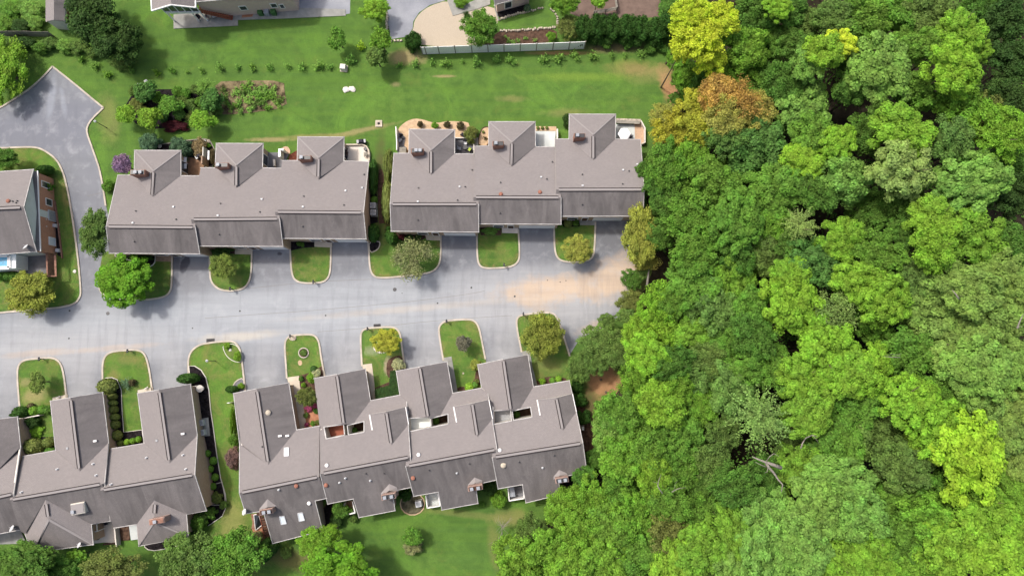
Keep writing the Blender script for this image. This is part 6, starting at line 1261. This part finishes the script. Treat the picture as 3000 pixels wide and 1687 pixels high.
def drain(u, v, w_, d_, label, rz=0):
    p = P(u, v); rt = root('storm_drain', (p.x, p.y, 0), label, 'storm drain', 'kerbside storm drains', rz)
    b = MB()
    for s in (-1, 1): b.box((s*w_/2, 0, .03), (.1, d_, .08)); b.box((0, s*d_/2, .03), (w_, .1, .08))
    b.build('frame', M['dark_metal'], rt)
    b = MB(); b.box((0, 0, .012), (w_-.1, d_-.1, .01)); b.build('pit', M['dark_void'], rt)
    for k in range(7): b = MB(); b.box((-w_/2+w_*(k+1)/8, 0, .04), (.05, d_-.1, .04)); b.build('bar', M['dark_metal'], rt)
drain(617, 998, 1.1, .55, 'black grated storm drain at the head of the wide lower island', .06); drain(1105, 954, .95, .42, 'black grated storm drain above the golden tree island', .05)
def manhole(u, v, r, label, mat='dark_metal'):
    p = P(u, v); b = MB(); b.lathe([(r, 0), (r, .012), (r*.92, .014), (r*.85, .009)], 16, (p.x, p.y, .002)); o = b.build('manhole_cover', M[mat]); tag(o, label, 'manhole cover', 'covers and valve lids in the road')
for u, v, r, l in ((1156.5, 848, .28, 'largest round manhole cover in the middle of the road'), (1381, 842.5, .14, 'small valve lid right of the large manhole'), (1508, 868, .14, 'small lid at the left end of the sandy wash'), (954, 924, .12, 'small dark lid left of the crack near the south kerb'), (1282, 888, .12, 'small dark lid south of the centre joint'), (703, 911, .13, 'pale small lid west of the centre joint'), (204, 910, .14, 'small dark lid at the mouth of the north arm'), (1604, 821, .08, 'left of three tiny lids north of the sandy wash'), (1641, 826, .08, 'middle of three tiny lids north of the sandy wash'), (1658, 822, .08, 'right of three tiny lids north of the sandy wash'), (202, 991, .13, 'small dark lid on the lower left road'), (564, 961, .10, 'small dark lid above the wide lower island'), (316, 918, .26, 'worn round manhole by the corner maple'), (1178, 859, .07, 'tiny lid right below the large manhole')): manhole(u, v, r, l)
# square concrete drain in the rear lawn, utility boxes, boulders
p = P(1110, 363); rt = root('lawn_drain', (p.x, p.y, 0), 'square concrete yard drain with dark round hole in the rear lawn', 'yard drain')
b = MB()
for s in (-1, 1): b.box((s*.40, 0, .08), (.2, 1.0, .16)); b.box((0, s*.40, .08), (.6, .2, .16))
b.build('concrete_rim', M['walk_concrete'], rt); b = MB(); b.box((0, 0, .05), (.6, .6, .1)); b.build('grate', M['stone'], rt); b = MB(); b.lathe([(.2, .101), (.2, .115)], 12); b.build('hole', M['dark_void'], rt)
def ubox(u, v, w_, d_, h, label, mat='cream_trim', rz=0):
    p = P(u, v); rt = root('utility_box', (p.x, p.y, 0), label, 'utility box', None, rz)
    b = MB(); b.box((0, 0, .05), (w_+.25, d_+.25, .1)); b.build('pad', M['walk_concrete'], rt)
    b = MB(); b.box((0, 0, .1+h/2), (w_, d_, h), 0, 0, .92); b.build('cabinet', M[mat], rt)
    b = MB(); b.box((0, -.02, .13+h), (w_*.98, d_*.98, .06), 0, 0, .9); b.build('lid', M[mat], rt)
ubox(1008, 202, .85, .8, .8, 'beige transformer box in the line of young trees', 'cream_trim', -.1); ubox(414, 254, .7, .6, .5, 'pale green utility box above the garden bed', 'mint_siding')
def rock(u, v, r, label, mat='stone', h=None, sd=1, name='boulder', z=0, sx=1.0, rz=0):
    p = P(u, v); rl = random.Random(sd*7+1); bm = bmesh.new(); bmesh.ops.create_icosphere(bm, subdivisions=2, radius=1)
    for v_ in bm.verts: v_.co *= rl.uniform(.82, 1.12); v_.co.z *= .6; v_.co.x *= sx
    me = bpy.data.meshes.new(name); bm.to_mesh(me); bm.free(); me.materials.append(M[mat])
    o = bpy.data.objects.new(name, me); C.objects.link(o); o.location = (p.x, p.y, z+r*.3); o.scale = (r, r, h or r); o.rotation_euler = (0, 0, rz); tag(o, label, 'rock'); return o
rock(430, 240, .30, 'small white rock beside the pale green utility box', 'white_paint', sd=2, sx=1.3); rock(1015, 263, .42, 'left pale flat rock in the rear lawn', 'cream_trim', .25, 3, sx=1.3); rock(1011, 269, .24, 'lower small pale rock in the rear lawn', 'cream_trim', .2, 4); rock(1032, 262, .42, 'right pale pointed rock in the rear lawn', 'cream_trim', .25, 5, sx=1.4, rz=-.5)
rock(675, 1025, .24, 'white boulder by the island tip perennials', 'cream_trim', sd=6); rock(468, 429, .34, 'white rock between the paired grey-green shrubs', 'cream_trim', sd=7); rock(600, 415, .26, 'white rock at the tip of the dry shrub bed', 'white_paint', sd=8); rock(612, 414, .28, 'grey rock at the tip of the dry shrub bed', 'stone', sd=9); rock(220, 795, .26, 'white oval utility lid on the corner lawn', 'cream_trim', .08, 10, 'utility_cover', .08, 1.0)
rock(1760, 1112, .2, 'dark stump in the clay patch, left', 'bark', .3, 11, 'stump'); rock(1775, 1148, .2, 'dark stump in the clay patch, lower', 'bark', .3, 12, 'stump'); rock(1357, 1093, .16, 'small tan rock in the island lawn', 'stone', sd=13)
# ring of white stones under the golden tree
for i in range(13):
    a = math.pi*(.95+1.15*i/12); u, v = q('I', 1665+66*math.cos(a), 215-50*math.sin(a)); o = rock(u, v, .16, 'white edging stone of the red mulch ring, %s counted round from its left end' % ORD[i], 'cream_trim', .16, 20+i, 'edging_stone', .08); o['group'] = 'stones round the red mulch ring'
# bird bath, arbor, court trims
def lathed(name, label, cat, u, v, parts, z=0.1):
    p = P(u, v); rt = root(name, (p.x, p.y, z), label, cat)
    for n_, prof, mat in parts: b = MB(); b.lathe(prof, 16); b.build(n_, M[mat], rt)
lathed('bird_bath', 'round white bird bath on the black mulch bed', 'bird bath', 594, 1137, [('base', [(.28, 0), (.28, .08), (.12, .12), (.10, .7)], 'cream_trim'), ('bowl', [(.12, .7), (.45, .80), (.52, .92), (.46, .92)], 'cream_trim'), ('water', [(.44, .885), (.44, .89)], 'walk_concrete')])
wall('short cream wall linking the garage to the bird bath', [q('G', 1812, 592), q('G', 1880, 578)], .9, .16, 'cream_trim')
wall('white ornamental gate rail closing the left court', [q('G', 180, 890), q('G', 300, 872), q('G', 420, 850)], 1.1, .14, 'cream_trim', 'gate_rail', 'gate')
wall('white thin rail at the west corner of the lower right terrace', [q('I', 247, 735), q('I', 272, 733)], 1.4, .08, 'white_paint', 'gate_rail', 'gate')
for u, v, l in ((170, 1164, 'white curved downspout end by the middle left garage'), (428, 1137, 'white curved downspout end by the east garage')):
    b = MB(); b.tube([P(u-5, v+3, .5), P(u, v, .45), P(u+5, v-4, .3)], [.12, .12, .10], 6); tag(b.build('downspout', M['cream_trim']), l, 'downspout')
# air conditioners
def acunit(u, v, label, rz=0, pad=None, group='air conditioning units'):
    p = P(u, v); rt = root('air_conditioner', (p.x, p.y, .1), label, 'air conditioner', group, rz)
    b = MB(); b.box((0, 0, .04), (1.0, 1.0, .1)); b.build('pad', M['grey_concrete'], rt)
    b = MB(); b.box((0, 0, .48), (.8, .8, .76)); b.build('casing', M['pale_metal'], rt)
    b = MB(); b.lathe([(.34, .865), (.34, .90), (.28, .90)], 16); b.build('fan_ring', M['grey_metal'], rt)
    b = MB(); b.lathe([(.30, .875), (.30, .880)], 16); b.build('fan_well', M['dark_void'], rt)
    for k in range(4): b = MB(); b.box((.12*math.cos(k*1.571), .12*math.sin(k*1.571), .89), (.2, .07, .012), k*1.571+.3); b.build('blade', M['grey_metal'], rt)
for u, v, l, rz in ((596, 1237, 'upper of two air conditioners on the slab by the black mulch bed', .17), (599, 1265, 'lower of two air conditioners on the slab by the black mulch bed', .17), (1096, 605.5, 'upper of two air conditioners between the upper terraces', 0), (1097, 626, 'lower of two air conditioners between the upper terraces', 0), (1228, 1472, 'air conditioner in the round dark bed', .2)): acunit(u, v, l, rz)
tag(strip([P(598, 1224)[:2], P(603, 1277)[:2]], .1, .15, 1.35, world=True).build('equipment_slab', M['grey_concrete']), 'long grey slab under the twin air conditioners', 'slab')
for i, y in enumerate((1290, 1297, 1304)): ubox(596+i*.6, y, .22, .22, .35, 'small white meter box by the black mulch bed, %s of three from the road' % ORD[i], 'white_paint')
for i, (u, y, h, l) in enumerate(((150, 640, .5, 'white'), (164, 659, .5, 'white'), (172, 731, .5, 'white'))): ubox(u+4, y+4, .5, .5, .6, 'white equipment box in the left house bed, %s from the top' % ORD[i], 'pale_metal')
ubox(1706, 1252, .3, .55, .9, 'white framed meter on the east wall of the lower terrace', 'pale_metal')
# ---------------------------------------------------------------- patio things
def chair(u, v, label, rz, z=.2, mat='dark_fabric', grp='patio chairs', seatmat=None):
    p = P(u, v); rt = root('patio_chair', (p.x, p.y, z), label, 'chair', grp, rz)
    b = MB(); b.box((0, 0, .42), (.52, .52, .07)); b.build('seat', M[seatmat or mat], rt)
    b = MB(); b.box((0, .27, .70), (.52, .06, .52)); b.build('backrest', M[mat], rt)
    for sx in (-1, 1):
        for sy in (-1, 1): b = MB(); b.box((sx*.23, sy*.23, .2), (.045, .045, .4)); b.build('leg', M['dark_metal'], rt)
        b = MB(); b.box((sx*.28, 0, .62), (.05, .5, .04)); b.build('armrest', M['dark_metal'], rt)
def table(u, v, label, r=.45, z=.2, mat='dark_metal', h=.7):
    p = P(u, v); rt = root('patio_table', (p.x, p.y, z), label, 'table')
    b = MB(); b.lathe([(r, h), (r, h+.04)], 20); b.build('tabletop', M[mat], rt); b = MB(); b.lathe([(.22, 0), (.05, .08), (.04, h)], 10); b.build('pedestal', M['dark_metal'], rt)
def parasol(u, v, label, r=1.45, h=2.4, z=.2):
    p = P(u, v, h+z); rt = root('parasol', (p.x, p.y, z), label, 'parasol'); b = MB(); top = Vector((0, 0, h+.35))
    ring = [Vector((r*math.cos(k*math.pi/3+.0), r*math.sin(k*math.pi/3), h-.08)) for k in range(6)]
    for k in range(6): b.face([top, ring[k], ring[(k+1) % 6]]); b.face([ring[k], ring[k]-Vector((0, 0, .12)), ring[(k+1) % 6]-Vector((0, 0, .12)), ring[(k+1) % 6]])
    b.build('canopy', M['white_fabric'], rt); b = MB(); b.tube([(0, 0, 0), (0, 0, h+.4)], [.03, .025], 8); b.build('pole', M['pale_metal'], rt)
    b = MB(); b.lathe([(.3, 0), (.28, .08), (.06, .12)], 12); b.build('base', M['dark_metal'], rt)
    for k in range(6): b = MB(); b.beam(top-Vector((0, 0, .05)), ring[k]-Vector((0, 0, .03)), .025, .025); b.build('rib', M['pale_metal'], rt)
parasol(*q('F', 1382, 136), 'white hexagonal parasol open over the last upper patio', .95, 2.2)
table(*q('F', 1385, 150), 'dark table in the shade of the white parasol', .5); chair(*q('F', 1335, 160), 'dark chair left under the white parasol', 1.2); chair(*q('F', 1432, 172), 'dark chair right under the white parasol', -2.4)
def grill(u, v, label, rz=0, z=.2, cover='dark_fabric'):
    p = P(u, v); rt = root('barbecue_grill', (p.x, p.y, z), label, 'barbecue grill', None, rz)
    b = MB(); b.box((0, 0, .38), (1.25, .55, .72)); b.build('cart', M['dark_metal'], rt); b = MB(); b.box((0, 0, .9), (.75, .58, .34), 0, 0, .75); b.build('hood', M[cover], rt)
    for s in (-1, 1): b = MB(); b.box((s*.52, 0, .76), (.30, .5, .04)); b.build('side_shelf', M['grey_metal'], rt)
grill(*q('E', 1163, 222), 'black covered barbecue grill standing on the lawn edge by the cream patio', .1, .05); chair(*q('E', 1018, 300), 'brown wicker chair against the hipped wing on the cream patio', 1.57, .2, 'dark_wood'); chair(*q('E', 1020, 335), 'second brown wicker chair on the cream patio', 1.57, .2, 'dark_wood'); chair(*q('E', 1015, 372), 'dark chair in the corner of the cream patio', 1.57, .2)
chair(*q('E', 1203, 345), 'tan folding chair at the rim of the cream patio', -1.5, .2, 'old_wood'); table(*q('E', 1200, 292), 'small dark side table on the cream patio', .25, .2, 'dark_metal', .4)
chair(*c2(1775, 500), 'black garden chair in the sandy bed', 2.6, .1); grill(*c2(2050, 590), 'silver kettle barbecue beside the rounded patio', 1.4, .12, 'pale_metal')
chair(*c2(1835, 710), 'black patio chair with pale cushion on the rounded patio', 0, .2, 'dark_fabric', seatmat='pale_metal'); chair(*c2(1690, 850), 'grey lounge chair at the left of the rounded patio', 1.4, .2, 'grey_plastic', seatmat='grey_plastic'); table(*c2(1835, 830), 'small black table on the rounded patio', .35); chair(*c2(1950, 880), 'black chair with lime green towel on the rounded patio', -2.2, .2, 'dark_fabric', seatmat='lime_fabric')
chair(*c2(240, 560), 'black chair on the dark side patio, upper', 0, .15); chair(*c2(190, 640), 'grey covered chair on the dark side patio, lower', 1.0, .15, 'grey_plastic')
b = MB(); pz_ = P(*c2(245, 860), 1.1); b.box((pz_.x, pz_.y, .6), (1.1, .9, 1.1)); tag(b.build('storage_box', M['old_wood']), 'brown storage box against the right terrace', 'storage box')
grill(*c1(915, 395), 'black covered grill beside the brown deck', .5, .1); b = MB(); pt = P(*c1(2280, 500), .5); b.box((pt.x, pt.y, .5), (.28, 1.0, .4), .1); tag(b.build('bench', M['cream_trim']), 'pale bench on the slate patio', 'bench')
for k, (x, y) in enumerate(((590, 440), (590, 560))):
    pp_ = P(*c1(x, y), 1.4); b = MB(); b.box((pp_.x, pp_.y, 1.4), (.5, .75, .06)); tag(b.build('rack_shelf', M['white_paint']), ['upper', 'lower'][k]+' white framed shelf by the brown deck', 'shelf')
table(*q('H', 950, 1055), 'dark oval table on the cream patio', .55, .2, 'dark_wood'); chair(*q('H', 935, 980), 'black chair by the wall of the cream patio', 1.5, .2); chair(*q('H', 1020, 940), 'dark chair under the eave of the cream patio', .4, .2)
b = MB(); p0 = [P(*q('H', x, y), 2.3) for x, y in ((866, 962), (912, 955), (918, 1025), (874, 1032))]
for i in range(4): b.beam(p0[i], p0[(i+1) % 4], .12, .12); b.beam(p0[i], Vector((p0[i].x, p0[i].y, .2)), .1, .1)
tag(b.build('glazed_bay', M['white_paint']), 'white framed bay over the cream patio', 'bay frame')
wall('cream patio divider wall beside the brown strip', [q('H', 1122, 985), q('H', 1138, 1150)], 1.1, .16, 'cream_trim', 'patio_wall'); wall('brown plank edge of the cream patio', [q('H', 985, 1145), q('H', 1120, 1130)], .35, .2, 'dark_wood', 'patio_wall')
# white patio enclosures behind the lower right terrace
def enclosure(label, pts, fl, h=1.5, inner=None):
    w_ = [P(*p, 0) for p in pts]; rt = root('patio_enclosure', (0, 0, 0), label, 'patio enclosure')
    for i in range(3):
        a, c = w_[i], w_[i+1]; b = strip([a[:2], c[:2]], 0, h, .14, world=True); b.build('side_wall', M['white_paint'], rt)
    b = MB(); f = [Vector((p.x, p.y, .3)) for p in w_]; f = f if (f[1]-f[0]).cross(f[2]-f[0]).z > 0 else f[::-1]; b.face(f); b.build('floor', M[fl], rt)
    n = 4
    for k in range(n):
        t = (k+.5)/n; a = w_[0].lerp(w_[1], t); c = w_[3].lerp(w_[2], t); b = MB(); b.beam(Vector((a.x, a.y, .35)), Vector((c.x, c.y, .35)), .06, .05); b.build('board', M[fl], rt)
enclosure('white railed brown porch behind the second lower townhouse', [q('J', 1335, 745), q('J', 1340, 850), q('J', 1440, 830), q('J', 1415, 725)], 'deck_brown'); enclosure('white railed pale porch behind the third lower townhouse', [q('L', 165, 670), q('L', 178, 785), q('L', 300, 765), q('L', 275, 650)], 'patio_pale'); enclosure('white railed porch with dark furniture behind the last lower townhouse', [q('L', 930, 610), q('L', 940, 718), q('L', 1080, 695), q('L', 1068, 590)], 'slate_paving')
b = MB(); pt = P(*q('L', 968, 650), .8); b.box((pt.x, pt.y, .8), (.7, 1.3, .9), .15); tag(b.build('covered_furniture', M['grey_plastic']), 'grey covered furniture inside the last porch enclosure', 'covered furniture')
# rear stair and glazed door of the first lower right townhouse
rt = root('wooden_stair', (0, 0, 0), 'dark brown wooden stair at the rear corner of the first lower townhouse', 'stair')
a, c = P(*q('J', 555, 870), 2.2), P(*q('J', 600, 1060), .2)
for k in range(9):
    p = a.lerp(c, k/8); b = MB(); b.box((p.x, p.y, p.z), (1.1, .30, .06), .2); b.build('tread', M['dark_wood'], rt)
for s in (-.55, .55): b = MB(); b.beam(a+Vector((s, 0, 0)), c+Vector((s, 0, 0)), .08, .28); b.build('stringer', M['deck_red'], rt)
b = MB(); b.box((a.x-.2, a.y+.4, a.z-.05), (1.6, 1.0, .1)); b.build('landing', M['dark_wood'], rt)
rt = root('leaning_trellis', (0, 0, 0), 'white framed glazed panel leaning by the rear stair', 'trellis'); w_ = [P(*q('J', x, y), z) for x, y, z in ((462, 870, 2.0), (508, 862, 2.0), (540, 965, .3), (480, 1015, .3))]; b = MB()
for i in range(4): b.beam(w_[i], w_[(i+1) % 4], .10, .10)
b.build('frame', M['white_paint'], rt); b = MB(); b.face(w_ if (w_[1]-w_[0]).cross(w_[2]-w_[0]).z > 0 else w_[::-1]); b.build('pane', M['window_glass'], rt)
pave([q('J', x, y) for x, y in ((408, 862), (470, 868), (480, 1010), (430, 1000))], 'red_brick', .08, 'strip of red brick paving at the rear corner', 'brick_paving')
# satellite dishes on the roofs
def dish(p, label, az, s=.42):
    rt = root('satellite_dish', tuple(p), label, 'satellite dish', None, az)
    b = MB(); b.tube([(0, 0, 0), (0, 0, .45), (.08, 0, .6)], [.025, .025, .025], 6); b.build('mast', M['pale_metal'], rt)
    b = MB(); n = 14; bs = len(b.v); T = Matrix.Translation((.1, 0, .62)) @ Matrix.Rotation(R(48), 4, 'Y')
    rings = [[T @ Vector((s*r*math.cos(k/n*6.283), s*.85*r*math.sin(k/n*6.283), .12*r*r-.04)) for k in range(n)] for r in (.02, .5, 1.0)]
    for r0, r1 in zip(rings, rings[1:]):
        for k in range(n): b.face([r0[k], r1[k], r1[(k+1) % n], r0[(k+1) % n]])
    b.build('reflector', M['pale_metal'], rt); b = MB(); b.tube([T @ Vector((0, -.3, .0)), T @ Vector((0, 0, .42))], [.015, .02], 5); b.build('feed_arm', M['pale_metal'], rt)
dish(PP(*q('D', 275, 1055), plI['S']), 'satellite dish on the dark slope of the left house', 2.2, .5); dish(PP(*q('H', 150, 995), L7[1]['S']), 'satellite dish on the cut-off townhouse at the left edge', 2.4, .5); dish(PP(*q('H', 780, 1150), L5[1]['hs']), 'satellite dish on the big hipped wing', 2.4); dish(PP(*q('J', 398, 838), L1[1]['S']), 'satellite dish at the south-west roof corner of the first lower townhouse', 2.6, .5)
# trash bins, red stair, things along the top brick house
def bin_(u, v, label, mat):
    p = P(u, v, 0); rt = root('wheeled_bin', (p.x, p.y, .1), label, 'trash bin', 'wheeled bins by the brick house')
    b = MB(); b.box((0, 0, .5), (.66, .72, .95), 0, 0, 1.12); b.build('bin_body', M[mat], rt); b = MB(); b.box((0, -.02, 1.02), (.78, .84, .09), 0, 0, .86); b.build('lid', M[mat], rt)
    for s in (-1, 1): b = MB(); b.tube([(s*.3, .38, .13), (s*.36, .38, .13)], [.13, .13], 10); b.build('wheel', M['dark_metal'], rt)
bin_(768, 43, 'left green wheeled bin against the brick house', 'green_plastic'); bin_(787, 43, 'grey wheeled bin between the two green ones', 'grey_plastic'); bin_(806, 42, 'right green wheeled bin against the brick house', 'green_plastic')
rt = root('red_stair', (0, 0, 0), 'brick-red wooden stair climbing along the top brick house', 'stair'); a, c = P(586, 33, 2.7), P(679, 55, .25); a.z, c.z = 2.7, .25
for k in range(15):
    p = a.lerp(c, k/14); b = MB(); b.box((p.x, p.y+.35, p.z), (.28, 1.0, .06)); b.build('tread', M['deck_red'], rt)
    b = MB(); b.box((p.x, p.y-.15, p.z+.42), (.07, .07, .85)); b.build('baluster', M['deck_red'], rt)
for z in (-.1, .85): b = MB(); b.beam(a+Vector((0, -.17, z)), c+Vector((0, -.17, z)), .09, .14); b.build('rail', M['deck_red'], rt)
pave(Q('A', (2290, 105), (2400, 110), (2380, 160), (2280, 170)), 'clay', .115, 'patch of red clay spilled on the slab', 'clay_patch')
for i, (x, y, m_) in enumerate(((1965, 170, 'dark_fabric'), (2030, 170, 'pale_metal'), (1890, 180, 'dark_fabric'))):
    chair(*q('A', x, y), ['black folding chair beside the red stair', 'grey folding chair beside the red stair', 'black round-backed chair under the glazed gable'][i], .4*i, .1, m_)
# wooden rail at the top right yard
rt = root('wooden_rail', (0, 0, 0), 'weathered wooden rail fence on the brown yard at the top edge', 'fence'); rp = [P(*q('C', x, y)) for x, y in ((1090, 145), (1200, 128), (1305, 105), (1285, -20))]
for p in rp: b = MB(); b.box((p.x, p.y, .6), (.12, .12, 1.2)); b.build('post', M['old_wood'], rt)
for a, c in zip(rp, rp[1:]):
    for z in (.45, .8, 1.15): b = MB(); b.beam(Vector((a.x, a.y, z)), Vector((c.x, c.y, z)), .10, .12); b.build('rail', M['old_wood'], rt)
# bare sapling at the wood's edge by the rear lawn
rt = root('bare_sapling', P(*q('L', 880, 1150)), 'leafless white-twigged sapling leaning over the rear lawn', 'tree'); rl = random.Random(8); o0 = P(*q('L', 880, 1150)); b = MB(); b.tube([(0, 0, 0), P(*q('L', 870, 1000), 2.2)-o0], [.07, .05], 6); b.build('trunk', M['pale_bark'], rt)
b = MB(); hub = P(*q('L', 875, 985), 2.4)-o0
for k in range(26):
    x, y = rl.uniform(795, 985), rl.uniform(870, 1050); e_ = P(*q('L', x, y), rl.uniform(2.2, 3.4))-o0; m_ = hub.lerp(e_, .5)+Vector((rl.gauss(0, .15), rl.gauss(0, .15), .1)); b.tube([hub, m_, e_], [.03, .02, .008], 4)
for pts in (((880, 1150), (820, 1110), (740, 1150)), ((870, 1040), (840, 1100), (760, 1220)), ((880, 1150), (890, 1080), (930, 1040))):
    b.tube([P(*q('L', x, y), .4+i*.5)-o0 for i, (x, y) in enumerate(pts)], [.04, .03, .012], 4)
b.build('twigs', M['pale_bark'], rt)
# ---------------------------------------------------------------- put every root at the foot of its thing
from collections import defaultdict
kids = defaultdict(list)
for o in S.objects:
    if o.parent: kids[o.parent].append(o)
def under(o):
    for c_ in kids[o]:
        yield c_; yield from under(c_)
for o in list(S.objects):
    if o.type == 'EMPTY' and o.parent is None and tuple(o.location) == (0, 0, 0) and kids[o]:
        xs = []; 
        for c_ in under(o):
            if c_.type == 'MESH':
                for v_ in c_.data.vertices[:400]: xs.append((v_.co.x, v_.co.y))
        cx, cy = sum(x for x, y in xs)/len(xs), sum(y for x, y in xs)/len(xs)
        o.location = (cx, cy, 0)
        for c_ in kids[o]: c_.location = c_.location-Vector((cx, cy, 0))
